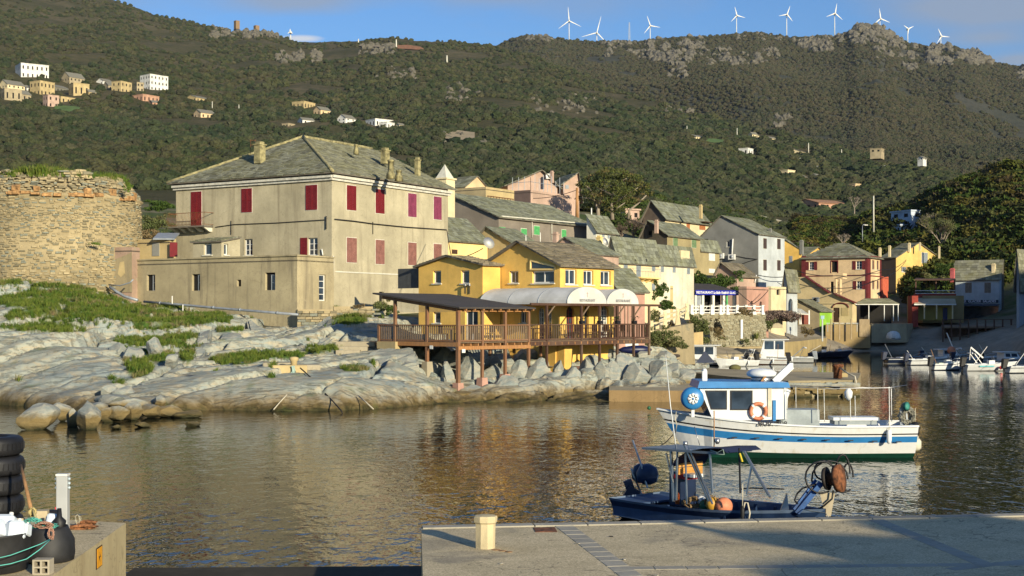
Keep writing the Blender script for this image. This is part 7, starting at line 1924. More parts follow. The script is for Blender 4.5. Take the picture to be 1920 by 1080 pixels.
def deckpoly(st, k, dz, mb, inset=.06):
 L_ = [Vector((r[k][0], r[k][1] - inset, r[k][2] + dz)) for r in st]; R_2 = [Vector((r[k][0], -r[k][1] + inset, r[k][2] + dz)) for r in st]
 for i in range(len(st) - 1): mb.quad(L_[i + 1], L_[i], R_2[i], R_2[i + 1])
lpart(B1, 'deck', plain('deck pale', (.50, .52, .50), .7), lambda m_: deckpoly(st1, 4, .02, m_))
def caprail(m_, st, w=.1):
 for sd in (1, -1):
  for a, b in zip(st, st[1:]): m_.bar(Vector(a[-1]) * 1 if sd > 0 else Vector((a[-1][0], -a[-1][1], a[-1][2])), Vector(b[-1]) if sd > 0 else Vector((b[-1][0], -b[-1][1], b[-1][2])), w, .05)
lpart(B1, 'cap_rail', HW, lambda m_: caprail(m_, st1))
def cab(m_):
 yb = .92; a = [bl(1322, 786, yb), bl(1476, 786, yb), bl(1470, 727, yb), bl(1316, 729, yb)]
 a[0] = bl(1338, 790, yb); a[3] = bl(1312, 729, yb)
 b = [Vector((v.x, -yb, v.z)) for v in a]
 m_.quad(a[0], a[1], a[2], a[3]); m_.quad(b[1], b[0], b[3], b[2]); m_.quad(a[1], b[1], b[2], a[2]); m_.quad(a[3], a[2], b[2], b[3]); m_.quad(b[0], a[0], a[3], b[3])
cabin = lpart(B1, 'cabin', HW, cab)
def sidewin(name, pts, yo=.94):
 for sd in (1, -1):
  m_ = LMB(); V = [bl(x, y, .92) for x, y in pts]; V = [Vector((v.x, sd * yo, v.z)) for v in V]; c = sum(V, Vector()) / 4
  m_.slab(V, .02, Vector((0, sd, 0))); w = m_.build(name, BLACK, cabin)
  m_ = LMB(); V2 = [c + (v - c) * .88 + Vector((0, sd * .006, 0)) for v in V]; m_.poly(V2, (), Vector((0, sd, 0))); m_.build('pane', GLASS, w)
sidewin('window', [(1322, 732), (1363, 732), (1363, 768), (1333, 768)]); sidewin('window', [(1369, 732), (1411, 732), (1411, 769), (1369, 769)])
def wsc(m_):
 a, b = bl(1337, 788, .82), bl(1313, 733, .82); o = Vector((.02, 0, 0)); m_.quad(a + o, b + o, Vector((b.x, -.82, b.z)) + o, Vector((a.x, -.82, a.z)) + o)
lpart(B1, 'windscreen', GLASS, wsc, cabin)
def roof1(m_):
 a, b, c, d = bl(1308, 728, 1.05), bl(1482, 727, 1.05), bl(1478, 717, 1.0), bl(1312, 715, 1.0)
 q = [a, b, c, d]; m_.add(q + [Vector((v.x, -v.y, v.z)) for v in q], [(0, 1, 2, 3), (7, 6, 5, 4), (3, 2, 6, 7), (1, 0, 4, 5), (0, 3, 7, 4), (2, 1, 5, 6)])
lpart(B1, 'cabin_roof', BLUE, roof1, cabin)
lpart(B1, 'vent_pot', HW, lambda m_: (m_.box(bl(1321, 706, .3), (.16, .16, .36)), m_.lathe(bl(1321, 698, .3), [(.07, 0), (.09, .04), (.06, .12)], 8)), cabin)
lpart(B1, 'radar_dome', HW, lambda m_: m_.lathe(bl(1428, 706, 0), [(.42, 0), (.5, .05), (.5, .14), (.34, .24), (.05, .27)], 20), cabin)
lpart(B1, 'radar_foot', STEEL, lambda m_: (m_.lathe(bl(1428, 716, 0), [(.36, 0), (.36, .18)], 14)), cabin)
lpart(B1, 'mast_frame', HW, lambda m_: (m_.bar(bl(1452, 716, .3), bl(1484, 686, .3), .12, .22), m_.bar(bl(1452, 716, -.3), bl(1484, 686, -.3), .12, .22), m_.bar(bl(1448, 716, 0), bl(1438, 698, 0), .07), m_.bar(bl(1484, 686, .3), bl(1484, 686, -.3), .12, .2)), cabin)
lpart(B1, 'wooden_stick', TEAK, lambda m_: m_.bar(bl(1426, 718, .4), bl(1437, 702, .4), .1, .07), cabin)
o = thing('blue_net_float', 'round blue float with white flower-shaped hub at the bow of the blue-white boat', 'float', (XP(1298, D1 - .9), D1 - .9, ZP(747, D1 - .9)))
m_ = LMB(); m_.lathe((0, .2, 0), [(.05, 0), (.3, .0), (.37, .08), (.37, .28), (.3, .38), (.05, .38)], 24, Vector((0, -1, 0))); m_.build('drum', BLUE, o)
m_ = LMB()
for i in range(8): a = math.pi * i / 4; m_.lathe((math.cos(a) * .12, -.19, math.sin(a) * .12), [(.065, 0), (.065, .02)], 8, Vector((0, -1, 0)))
m_.lathe((0, -.19, 0), [(.12, 0), (.12, .018)], 12, Vector((0, -1, 0))); m_.build('flower_hub', HW, o); m_ = LMB(); m_.lathe((0, -.21, 0), [(.035, 0), (.035, .02)], 8, Vector((0, -1, 0))); m_.build('hub_centre', BLUE, o)
lpart(B1, 'float_stand', HW, lambda q: q.bar(bl(1299, 765, .9), bl(1299, 782, .9), .1))
o = thing('lifebuoy', 'faded orange lifebuoy hanging on the cabin side of the blue and white boat', 'lifebuoy', (XP(1422, D1 - 1.0), D1 - 1.0, ZP(771, D1 - 1.0)))
m_ = LMB(); m_.tube([(math.cos(2 * math.pi * i / 24) * .245, 0, math.sin(2 * math.pi * i / 24) * .245) for i in range(25)], .062, 8, False); m_.build('ring', ORG, o)
for k in range(4):
 m_ = LMB(); a0 = math.pi / 4 + k * math.pi / 2; m_.tube([(math.cos(a0 + d_) * .245, 0, math.sin(a0 + d_) * .245) for d_ in (-.14, 0, .14)], .066, 8, False); m_.build('white_band', HW, o)
lpart(B1, 'blue_panel', BLUE, lambda q: q.box(bl(1452, 770, .95), (.1, .03, .68)), cabin); lpart(B1, 'door_panel', plain('cream panel', (.55, .5, .38), .5), lambda q: q.box(bl(1443, 752, .95), (.12, .03, 1.0)), cabin)
lpart(B1, 'canvas_bundle', HW, lambda q: q.lathe(bl(1466, 752, .2), [(.05, -.5), (.18, -.4), (.2, .1), (.3, .35), (.1, .45)], 10), cabin)
lpart(B1, 'fish_box', plain('grey box', (.30, .34, .35), .6), lambda q: q.box(bl(1494, 781, .3), (1.3, .9, .5))); lpart(B1, 'engine_cover', HW, lambda q: q.box(bl(1600, 784, .2), (1.5, .8, .1))); lpart(B1, 'bench', plain('grey box', (.30, .34, .35), .6), lambda q: q.box(bl(1600, 789, .2), (1.4, .7, .2)))
for x, y in ((1474, 725), (1533, 728), (1545, 730), (1594, 740), (1603, 742), (1667, 725), (1671, 728), (1492, 724)):
 lpart(B1, 'stanchion', STEEL, lambda q, x=x, y=y: q.bar(bl(x, y, 1.0 if x in (1474, 1533, 1594, 1667) else -.9), bl(x + 1, 790, 1.0 if x in (1474, 1533, 1594, 1667) else -.9), .02))
lpart(B1, 'guard_line', STEEL, lambda q: (q.tube([bl(1482, 725, 1.0), bl(1560, 729, 1.0), bl(1667, 727, 1.0), bl(1700, 722, .8)], .012, 4), q.tube([bl(1482, 723, -.9), bl(1600, 726, -.9), bl(1671, 728, -.9)], .012, 4)))
lpart(B1, 'white_bag', HW, lambda q: (q.lathe(bl(1591, 738, .95), [(.03, -.22), (.12, -.12), (.14, .05), (.05, .18)], 8)))
for i, x in enumerate((1377, 1419, 1462, 1507, 1551, 1595, 1640, 1685)):
 y = 820 + i * 1.2; yy = hb1((L1 / 2 + bl(x, y).x) / L1) * .93
 lpart(B1, 'scupper', BLACK, lambda q: q.box(bl(x, y, yy + .015), (.17, .05, .03)))
text_obj('BI.887208', .2, BLACK, B1, (0, 0, 0), (0, 0, 0)); o = bpy.data.objects[-1] if False else [c for c in B1.children if c.name.startswith('lettering')][-1]
o.location = bl(1449, 794.5, hb1(.53) + .03); o.rotation_euler = (R(90), 0, R(180)); o.scale = (1.15, 1, 1); o.name = 'registration_lettering'
NH = thing('net_hauler', 'green wheel net hauler wrapped in netting at the stern of the blue and white boat', 'winch', (XP(1697, D1), D1, ZP(790, D1)))
def wb(px, py, y=0): return P(px, py, D1 - y)
mb = MB(); mb.bar(wb(1690, 796), wb(1690, 765), .1); mb.bar(wb(1702, 800), wb(1698, 765), .06); mb.build('stand', GALV, NH)
mb = MB(); mb.lathe(wb(1697, 762, .1), [(.05, 0), (.15, .03), (.09, .06), (.15, .09), (.05, .12)], 14, Vector((.8, -1, .1))); mb.build('wheel', plain('hauler green', (.05, .25, .2), .6), NH)
def netmass(mb, c, r, n, rr=.012, flat=1.0, seed=1):
 g = random.Random(seed)
 for i in range(n):
  a = g.uniform(0, 6.28); pts = []
  for k in range(5): a += g.uniform(.3, .9); pts.append(Vector(c) + Vector((math.cos(a) * r * g.uniform(.3, 1), g.uniform(-.5, .5) * r, math.sin(a) * r * g.uniform(.3, 1) * flat)))
  mb.tube(pts, rr, 3, False)
mb = MB(); netmass(mb, wb(1701, 780), .3, 150, .014, 1.2, 3); netmass(mb, wb(1697, 764), .17, 70, .014, 1, 4); o_ = mb.build('netting', plain('grey net', (.34, .33, .27), .95), NH, 'stuff')
def fender(label, c, r, h, mat, tilt=0):
 o = thing('fender', label, 'fender', c); m_ = LMB(); m_.lathe((0, 0, 0), [(.03, -h / 2), (r * .7, -h * .45), (r, -h * .25), (r, h * .25), (r * .7, h * .45), (.04, h / 2)], 12); m_.build('body', mat, o)
 m_ = LMB(); m_.tube([(0, 0, h / 2), (.01, .03, h / 2 + .45)], .012, 4); m_.build('line', ROPEW, o); return o
fender('small white cylinder fender hanging near the stern of the blue-white boat', wb(1667, 819, 1.25), .085, .45, HW)
fender('round white buoy fender behind the stern of the blue and white boat', wb(1716, 833, .3), .2, .42, plain('old white', (.55, .53, .42), .6)); fender('second round whitish buoy fender just above the first at the stern', wb(1712, 823, 0), .18, .38, plain('old white', (.55, .53, .42), .6)); fender('black fender at the stern of the blue and white boat', wb(1716, 805, .2), .14, .5, BLACK)
rope('mooring_rope', 'dark mooring line sagging from the bow of the blue and white boat', [wb(1262, 815, 0), wb(1250, 828, 0), wb(1236, 838, .4), wb(1228, 846, .8)], .018, ROPED)
rope('mooring_rope', 'pale rope looped over the bow rail of the blue and white boat', [wb(1268, 772, .7), wb(1266, 786, .9), wb(1269, 796, .8), wb(1266, 812, .6)], .018, ROPEW)
rope('mooring_rope', 'dark line hanging from the stern buoys into the water', [wb(1714, 836, .2), wb(1718, 852, .2), wb(1726, 864, .2)], .014, ROPED)
STN, BOW = Vector((XP(1192, 31.6), 31.6, 0)), Vector((XP(1548, 27.4), 27.4, 0))
ax_ = (BOW - STN); L2 = ax_.length; ang2 = math.atan2(ax_.y, ax_.x); C2 = (STN + BOW) / 2
B2 = thing('netting_boat', 'small dark blue open fishing boat with canopies and net drum, moored against the near quay', 'boat', C2, rz=ang2)
ca2, sa2 = math.cos(-ang2), math.sin(-ang2)
def b2(px, py, yl=0.0):
 """local point of the dark boat on the vertical lengthwise plane at local y = yl"""
 k = (px - CX) / F; O = C2 + Vector((-math.sin(ang2), math.cos(ang2), 0)) * yl; u = ax_.normalized()
 s = (k * O.y - O.x) / (u.x - k * u.y); w = O + u * s
 return Vector((s, yl, ZP(py, w.y)))
sh2 = lambda t: .50 + .26 * t ** 2.2
mb, st2, hb2 = mirror_hull(L2, 1.95, sh2, .25, 24, .45, bands=[(.45, 0), (.93, 0), (1.0, 1)], rake=.25, stern=.88)
mb.build('hull', [NBLUE, plain('grey gunwale', (.12, .17, .26), .5)], B2)
def inner(m_):
 for sd in (1, -1):
  for a, b in zip(st2, st2[1:]):
   p0, p1 = Vector((a[3][0], (a[3][1] - .07) * sd, a[3][2] - .01)), Vector((b[3][0], max(.01, b[3][1] - .07) * sd, b[3][2] - .01))
   q0, q1 = Vector((p0.x, p0.y * .9, .10)), Vector((p1.x, p1.y * .9, .10)); m_.quad(p0, p1, q1, q0)
   o0, o1 = Vector((a[3][0], a[3][1] * sd, a[3][2])), Vector((b[3][0], b[3][1] * sd, b[3][2])); m_.quad(o0, o1, p1, p0)
 for a, b in zip(st2, st2[1:]): m_.quad((a[3][0], a[3][1] * .9, .1), (b[3][0], b[3][1] * .9, .1), (b[3][0], -b[3][1] * .9, .1), (a[3][0], -a[3][1] * .9, .1))
lpart(B2, 'inner_shell', plain('inner blue', (.045, .085, .17), .6), inner)
lpart(B2, 'stern_deck', plain('inner blue', (.045, .085, .17), .6), lambda m_: m_.box((-L2 / 2 + .5, 0, .45), (.9, 1.55, .04)))
for i in range(6):
 for sd in (1, -1): lpart(B2, 'rib', NBLUE, lambda m_: m_.box((-.9 + i * .55, sd * .80, .32), (.05, .06, .4)))
lpart(B2, 'console', NAVY, lambda m_: m_.box(b2(1280, 915, .1) , (.34, .5, .75)))
for i, y in enumerate((872, 881, 889)): lpart(B2, 'seat_slat', plain('orange wood', (.55, .27, .06), .6), lambda m_: m_.bar(b2(1270, y, -.35), b2(1316, y - 4, .35), .05, .09))
lpart(B2, 'red_bag', plain('red cloth', (.5, .03, .03), .8), lambda m_: m_.box(b2(1284, 893, -.2), (.5, .35, .08))); lpart(B2, 'white_cloth', HW, lambda m_: m_.box(b2(1300, 891, -.25), (.3, .3, .07)))
def ttop(m_):
 z = ZP(836, 31) ; a = b2(1206, 838, -.5); b = b2(1346, 838, -.5)
 m_.slab([Vector((a.x, -.55, z)), Vector((b.x, -.55, z + .06)), Vector((b.x, .6, z + .06)), Vector((a.x, .6, z))], .05)
tt_ = lpart(B2, 'hard_top', plain('grey blue panel', (.16, .20, .24), .35), ttop)
for x0, y0, x1, y1, w in ((1258, 845, 1263, 940, .05), (1270, 845, 1268, 938, .035), (1285, 845, 1288, 945, .03), (1284, 835, 1330, 940, .045), (1293, 842, 1336, 945, .03), (1331, 850, 1336, 925, .035), (1249, 850, 1262, 905, .03)):
 lpart(B2, 'frame_tube', STEEL, lambda m_: m_.bar(b2(x0, y0, -.5), b2(x1, y1, -.55), w))
lpart(B2, 'whip_aerial', HW, lambda m_: m_.tube([b2(1268, 842, -.3), b2(1257, 760, -.3), b2(1248, 665, -.3)], [.014, .011, .006], 5)); lpart(B2, 'short_aerial', TEAK, lambda m_: m_.tube([b2(1339, 838, -.3), b2(1339, 770, -.3)], [.014, .014], 5)); lpart(B2, 'short_aerial', STEEL, lambda m_: m_.tube([b2(1312, 835, 0), b2(1302, 800, 0)], .01, 5))
lpart(B2, 'deck_light', STEEL, lambda m_: m_.lathe(b2(1345, 828, -.3), [(.03, -.05), (.06, 0), (.05, .07)], 8)); lpart(B2, 'deck_light', STEEL, lambda m_: m_.lathe(b2(1285, 832, -.4), [(.05, -.04), (.05, .05)], 8))
def bim(m_):
 m_.smooth = True; P_ = []
 for x, y in ((1290, 872), (1300, 856), (1322, 843), (1350, 838), (1385, 838), (1396, 846)): P_.append((b2(x, y, 0).x, b2(x, y, 0).z))
 for (xa, za), (xb, zb_) in zip(P_, P_[1:]): m_.quad((xa, -.55, za), (xb, -.55, zb_), (xb, .55, zb_), (xa, .55, za))
lpart(B2, 'canvas_canopy', plain('navy canvas', (.012, .02, .06), .85), bim)
for x0, y0, x1, y1 in ((1386, 840, 1388, 925), (1410, 868, 1400, 927), (1396, 846, 1444, 932), (1393, 846, 1440, 928)):
 lpart(B2, 'canopy_bow', BLACK if x0 < 1393 else STEEL, lambda m_: m_.bar(b2(x0, y0, -.5), b2(x1, y1, -.6), .03))
lpart(B2, 'rail', BLACK, lambda m_: m_.tube([b2(1390, 917, .7), b2(1408, 915, .7), b2(1470, 917, .7)], .015, 5)); lpart(B2, 'yellow_strap', plain('yellow strap', (.5, .4, .03), .8), lambda m_: m_.bar(b2(1387, 850, -.55), b2(1392, 866, -.55), .04, .02))
lpart(B2, 'green_line', ROPEG, lambda m_: m_.tube([b2(1332, 844, -.56), b2(1345, 849, -.56), b2(1356, 843, -.56), b2(1358, 852, -.56), b2(1348, 852, -.56), b2(1333, 848, -.56)], .01, 4))
OB = thing('outboard_engine', 'dark blue covered outboard engine tilted at the stern of the dark boat', 'engine', C2 + Vector((-2.9, 1.9, 0)))
def w2(px, py, d=32.0): return P(px, py, d)
mb = MB(); mb.lathe(w2(1212, 908), [(.1, 0), (.24, .08), (.27, .25), (.2, .42), (.05, .48)], 14, Vector((.1, 0, 1))); mb.build('cowl', NBLUE, OB)
mb = MB(); mb.lathe(w2(1201, 905, 32.3), [(.08, 0), (.2, .08), (.22, .25), (.15, .4), (.05, .45)], 14); mb.build('cowl_cover', NAVY, OB); mb = MB(); mb.bar(w2(1190, 915), w2(1178, 935), .22, .3); mb.bar(w2(1185, 925), w2(1176, 900), .12, .2); mb.build('lower_leg', NAVY, OB)
for a, b in (((1186, 825), (1205, 880)), ((1204, 880), (1214, 915)), ((1183, 878), (1203, 928))): lpart(B2, 'boat_pole', STEEL, lambda m_: m_.bar(b2(*a, .3), b2(*b, .3), .03))
ND = thing('net_drum', 'rusty net hauling drum on a blue arm at the bow of the dark boat', 'winch', P(1560, 905, 27.6))
dn = 27.6; mb = MB(); mb.lathe(P(1545, 898, dn), [(.06, 0), (.22, .02), (.24, .08), (.14, .1)], 20, Vector((.8, -.5, .15))); mb.build('drum_plate', plain('black iron', (.02, .015, .012), .7), ND)
mb = MB(); mb.lathe(P(1560, 898, dn - .1), [(.12, -.1), (.13, .05), (.27, .08), (.28, .2), (.1, .22)], 20, Vector((.8, -.5, .15))); mb.build('drum', RUST, ND)
mb = MB(); mb.bar(P(1493, 962, dn), P(1540, 905, dn), .13, .1); mb.bar(P(1488, 955, dn), P(1530, 900, dn + .1), .05, .05); mb.build('arm', plain('worn arm blue', (.02, .09, .28), .6, var=.3), ND); mb = MB(); mb.hexa([P(x, y, dn + e) for y, xs_ in ((968, (1548, 1558)), (924, (1537, 1566))) for x, e in ((xs_[0], -.1), (xs_[1], -.1), (xs_[1], .1), (xs_[0], .1))]); mb.build('bow_bracket', plain('worn beige', (.42, .36, .25), .8), ND)
mb = MB()
for cx_, cy_, rx, ry, q in ((1580, 888, 14, 36, .2), (1556, 898, 34, 34, .1), (1540, 895, 30, 30, -.1), (1590, 895, 10, 26, .3), (1545, 882, 18, 18, .1)):
 mb.tube([P(cx_ + rx * math.cos(t * .4), cy_ - ry * math.sin(t * .4), dn + q + .04 * math.sin(t)) for t in range(14)], .02, 5, False)
mb.tube([P(1495, 925, dn), P(1490, 938, dn), P(1496, 945, dn)], .02, 5); mb.tube([P(1494, 926, dn), P(1505, 915, dn), P(1530, 908, dn)], .02, 5); mb.tube([P(1562, 920, dn - .2), P(1560, 935, dn - .2), P(1545, 948, dn - .2), P(1535, 954, dn)], .02, 5); mb.build('hoses', BLACK, ND)
def ball(name, label, px, py, d, r, mat, cat='float', sq=1):
 m_ = LMB(); m_.lathe((0, 0, 0), [(r * math.sin(math.pi * i / 10) + .003, -r * sq * math.cos(math.pi * i / 10)) for i in range(11)], 16); o = m_.build(name, mat); o.location = P(px, py, d); return tag(o, label, cat)
ball('buoy', 'salmon orange ball buoy lying in the dark blue boat', 1357, 949, 29.2, .19, ORG)
ball('buoy', 'green float among the nets in the dark boat', 1322, 948, 29.6, .13, plain('green float', (.02, .12, .05), .5)); ball('buoy', 'ochre yellow float beside the orange ball buoy', 1335, 945, 29.3, .13, plain('ochre float', (.55, .3, .04), .5), sq=1.2); ball('buoy', 'white jerrycan float in the middle of the dark boat', 1315, 938, 29.8, .10, HW)
mb = MB(); netmass(mb, P(1300, 942, 29.8), .26, 90, .012, .5, 8); netmass(mb, P(1335, 940, 29.5), .22, 30, .012, .6, 9); tag(mb.build('net_heap', plain('ochre net', (.30, .20, .10), .95)), 'heap of brown nets in the dark blue boat', 'net')
m_ = MB(); m_.lathe(P(1270, 945, 30.2), [(.05, 0), (.05, .2), (.03, .25)], 8); tag(m_.build('flare_canister', plain('red orange canister', (.6, .12, .02), .5)), 'small red-orange canister at the foot of the steering frame', 'canister')
m_ = MB(); q = [P(1462, 962, 28.3), P(1480, 962, 28.1), P(1476, 925, 28.2)]; m_.slab([q[0], q[1], q[2]], .08, Vector((0, -1, 0))); tag(m_.build('metal_fin', plain('steel fin', (.35, .38, .42), .4, metal=.6)), 'grey metal fin plate standing in the bow of the dark boat', 'plate')
fender('dark fender hanging off the near side of the dark boat', P(1392, 962, 28.0), .045, .3, BLACK); rope('mooring_rope', 'white rope loop over the near gunwale of the dark boat', [P(1392, 962, 28), P(1397, 942, 28), P(1402, 943, 28), P(1406, 962, 27.9), P(1404, 974, 27.9)], .018, ROPEW)
rope('mooring_rope', 'thin pale line from the dark boat bow to the quay', [P(1485, 950, 28), P(1520, 958, 27.2), P(1548, 962, 27), P(1556, 974, 26)], .01, ROPEW)
def motorboat(label, px, d, L, rz, hull=HW, stripe=NAVY, cabin=0, motor=BLACK, wind=True, cover=None, group='small motor boats moored in the harbour', bimini=False):
 T = thing('motorboat', label, 'boat', (XP(px, d), d, 0), group, rz=R(rz))
 sh = lambda t: .55 + .25 * t ** 2
 mb, st, hb = mirror_hull(L, L * .36, sh, .2, 14, .5, bands=[(.35, 1), (.8, 0), (.87, 1), (1.0, 0)], rake=.3, stern=.9)
 mb.build('hull', [hull, stripe], T)
 m_ = LMB(); deckpoly(st[8:], 4, -.02, m_, .02); deckpoly(st[:9], 3, -.1, m_, .05); m_.build('deck', cover or plain('deck pale', (.5, .52, .5), .7), T)
 m_ = LMB(); caprail(m_, st, .07); m_.build('cap_rail', hull, T)
 if cabin:
  x0, x1, h_ = -.1 * L, .18 * L, .95 * cabin; w_ = L * .13
  m_ = LMB(); m_.hexa([Vector((x, y * w, z)) for z, w, xa, xb in ((.5, 1, x0, x1 + .5), (.6 + h_, .85, x0, x1)) for x, y in ((xa, -w_), (xb, -w_), (xb, w_), (xa, w_))]); c_ = m_.build('cabin', HW, T)
  for sd in (1, -1):
   for xa, xb in ((x0 + .12, (x0 + x1) / 2 - .05), ((x0 + x1) / 2 + .05, x1)):
    m_ = LMB(); y_ = sd * w_ * .955; m_.poly([Vector((xa, y_, .85)), Vector((xb, y_, .85)), Vector((xb - .05, sd * w_ * .885, .5 + h_)), Vector((xa, sd * w_ * .885, .5 + h_))]); m_.build('window', GLASS, c_)
  m_ = LMB(); m_.poly([Vector((x1 + .40, -w_ * .9, .82)), Vector((x1 + .40, w_ * .9, .82)), Vector((x1 + .08, w_ * .8, .55 + h_)), Vector((x1 + .08, -w_ * .8, .55 + h_))]); m_.build('windscreen', GLASS, c_)
  m_ = LMB(); m_.box(((x0 + x1) / 2 - .1, 0, .64 + h_), (x1 - x0 + .7, w_ * 2.1, .07)); m_.build('cabin_roof', HW, c_)
 elif wind:
  m_ = LMB(); m_.box((0, 0, .55), (.5, .5, .7)); m_.build('console', HW, T); m_ = LMB(); m_.slab([Vector((.28, -.28, .85)), Vector((.28, .28, .85)), Vector((.1, .25, 1.25)), Vector((.1, -.25, 1.25))], .02, Vector((1, 0, .3))); m_.build('windscreen', SCR, T)
  m_ = LMB(); m_.box((-.8, 0, .5), (.4, L * .24, .3)); m_.build('bench_seat', cover or HW, T)
 if bimini:
  for sd in (1, -1): m_ = LMB(); m_.bar((-.2 * L, sd * .5, .5), (-.36 * L, sd * .5, 1.5), .04); m_.build('frame_tube', STEEL, T)
  m_ = LMB(); m_.tube([(-.40 * L, -.5, 1.5), (-.36 * L, 0, 1.56), (-.40 * L, .5, 1.5)], .07, 6); m_.build('rolled_canopy', HW, T)
 if motor:
  m_ = LMB(); xm = -L / 2 - .25; m_.hexa([Vector((xm + a * w + (.16 if z > .7 else 0), b * w * .8, z)) for z, w in ((.35, .2), (1.2, .26)) for a, b in ((-1, -1), (1, -1), (1, 1), (-1, 1))]); mo = m_.build('outboard_cowl', motor, T, bevel=.05)
  m_ = LMB(); m_.box((xm + .02, 0, .1), (.12, .1, .8)); m_.build('engine_leg', BLACK, mo)
 for sd in (1, -1):
  m_ = LMB(); m_.tube([(L * .15, sd * L * .16, .68), (L * .3, sd * L * .12, .98), (L * .47, sd * .05, 1.05)], .02, 4); m_.build('bow_rail', STEEL, T)
 m_ = LMB(); m_.lathe((-.2 * L, L * .185, .35), [(.02, -.25), (.08, -.15), (.08, .15), (.02, .25)], 8); m_.build('hull_fender', HW, T)
 return T
MBS = [('white cabin boat nearest the retaining wall, bow to the left', 1328, 131, 7.0, 165, HW, NAVY, 1.35, BLACK), ('white open boat with a tilted outboard right of the first cabin boat', 1378, 128, 4.6, 205, HW, HW, 0, BLACK),
 ('white boat with an orange stain on its bow, between the two cabin boats', 1432, 133, 4.4, 170, HW, RUST, 0, BLACK), ('larger white cabin boat with a hard roof, left of the dark covered boat', 1457, 139, 7.2, 170, HW, GALV, 1.8, GALV),
 ('dark navy boat under a blue cover in the shade by the walkway', 1545, 156, 6.6, -14, NAVY, NAVY, 0, NAVY), ('pale grey inflatable at the right of the dark navy boat', 1572, 160, 3.6, 20, GALV, GALV, 0, BLACK),
 ('dark hulled boat with tilted engine, leftmost of the right-hand row', 1702, 136, 4.6, 8, NAVY, HW, 0, NAVY), ('grey-white boat second in the shaded right-hand row', 1742, 132, 4.6, 15, HW, NAVY, 0, NAVY),
 ('pale green-white dinghy in the sun in front of the shaded row', 1777, 119, 2.9, 12, HW, NAVY, 0, BLACK), ('white boat behind, in the shaded row near the red flag', 1772, 141, 5.0, 10, PALEB, NAVY, .7, NAVY),
 ('white motor boat with turquoise and red marks, brightest of the right-hand row', 1858, 117.5, 4.6, 4, HW, HW, 0, BLACK), ('pale boat in shade behind the brightest boat', 1835, 135, 5.4, 12, PALEB, NAVY, 0, NAVY),
 ('shaded cabin boat at the far right behind the brightest boat', 1885, 130, 5.0, 15, PALEB, NAVY, .7, BLACK), ('white boat cut by the right edge of the photo', 1936, 113, 4.6, 8, HW, NAVY, 0, BLACK)]
def deck_clutter(T, L, sd):
 r_ = random.Random(sd); m_ = LMB()
 for _ in range(4): m_.box((r_.uniform(-.35, .1) * L, r_.uniform(-.1, .1) * L, .5), (r_.uniform(.15, .4), r_.uniform(.15, .35), r_.uniform(.12, .3)), (1, r_.uniform(-1, 1), 0))
 m_.build('deck_gear', [S_BLU, RUST, NAVY, GALV, BEIGE][sd % 5], T, 'stuff')
 m_ = LMB(); m_.bar((-.3 * L, .1 * L, .45), (r_.uniform(-.5, 0) * L, .15 * L, r_.uniform(1.3, 2.1)), .035); m_.build('boat_pole', [STEEL, WHITE, TEAK][sd % 3], T)
for i, a in enumerate(MBS): T = motorboat(*a, bimini=i in (1, 3, 10, 11), cover={4: plain('blue cover', (.03, .08, .22), .7), 8: plain('pale green', (.5, .58, .42), .6)}.get(i)); deck_clutter(T, a[3], i)
T = [o for o in bpy.data.objects if o.get('label', '').startswith('white motor boat with turq')][0]
m_ = LMB(); m_.lathe((.1 * 4.6, -.95, .3), [(.02, -.16), (.15, -.08), (.15, .08), (.02, .16)], 10); m_.build('red_fender', plain('red fender', (.75, .06, .06), .5), T); m_ = LMB(); m_.box((-.7, -.80, .42), (1.3, .04, .1)); m_.build('turquoise_stripe', plain('turquoise', (.08, .45, .5), .5), T)
ball('buoy', 'orange-red float hanging from a mast among the shaded boats', 1784, 657, 139, .42, ORG); mb = MB(); mb.bar(P(1775, 624, 139), P(1790, 660, 139), .09); tag(mb.build('tilted_pole', WHITE), 'white tilted pole rising from the shaded boats', 'pole')
mb = MB(); mb.bar(P(1820, 651, 117), P(1843, 671, 117), .12); mb.bar(P(1820, 651, 117), P(1818, 675, 117), .04); tag(mb.build('folded_bimini', WHITE), 'white folded canopy frame above the brightest right-hand boat', 'frame')
mb = MB(); c = P(1322, 678, 126); mb.add([c + Vector((0, 0, 1.0)), c + Vector((-.9, -.3, -.1)), c + Vector((.9, -.3, -.1)), c + Vector((.3, .8, -.1)), c + Vector((-.5, .8, -.1))], [(0, 1, 2), (0, 2, 3), (0, 3, 4), (0, 4, 1)]); tag(mb.build('tarpaulin', NAVY), 'dark blue pointed tarpaulin in front of the white cabin boat', 'tarpaulin')
ball('net_pile', 'olive brown heap of netting on the quay below the outboard engines', 1378, 690, 112, .5, plain('olive net', (.14, .13, .05), .95), 'net', .6)
o = thing('iron_bollard', 'rusty iron bollard at the end of the rubble jetty', 'bollard', P(1571, 706, 81)); mb = MB(); mb.lathe(P(1571, 706, 81), [(.27, -.1), (.26, .55), (.34, .6), (.34, .7), (.1, .75)], 14); mb.build('shaft', RUST, o); mb = MB(); mb.box(P(1583, 703, 81), (.35, .3, .25)); mb.build('foot_block', BEIGE, o)
rope('mooring_rope', 'pale rope from the rusty bollard down the jetty end', [P(1575, 690, 80.7), P(1590, 700, 80), P(1603, 706, 79.4), P(1606, 722, 79.2), P(1605, 745, 79.2)], .05, ROPEW)
mb = MB();
for x, y in ((1244, 676), (1262, 672)):
 for k in range(3): mb.lathe(P(x + k * 3, y - k, 108) , [(.12, 0), (.3, .05), (.3, .2), (.12, .25)], 12)
tag(mb.build('net_floats', plain('dark net heap', (.05, .04, .035), .9)), 'dark heap of nets with reddish floats at the quay edge', 'net')
o = ball('buoy', 'tiny green float on the water between the jetty and the blue and white boat', 1217, 765, 66, .09, plain('green float', (.2, .5, .3), .5))
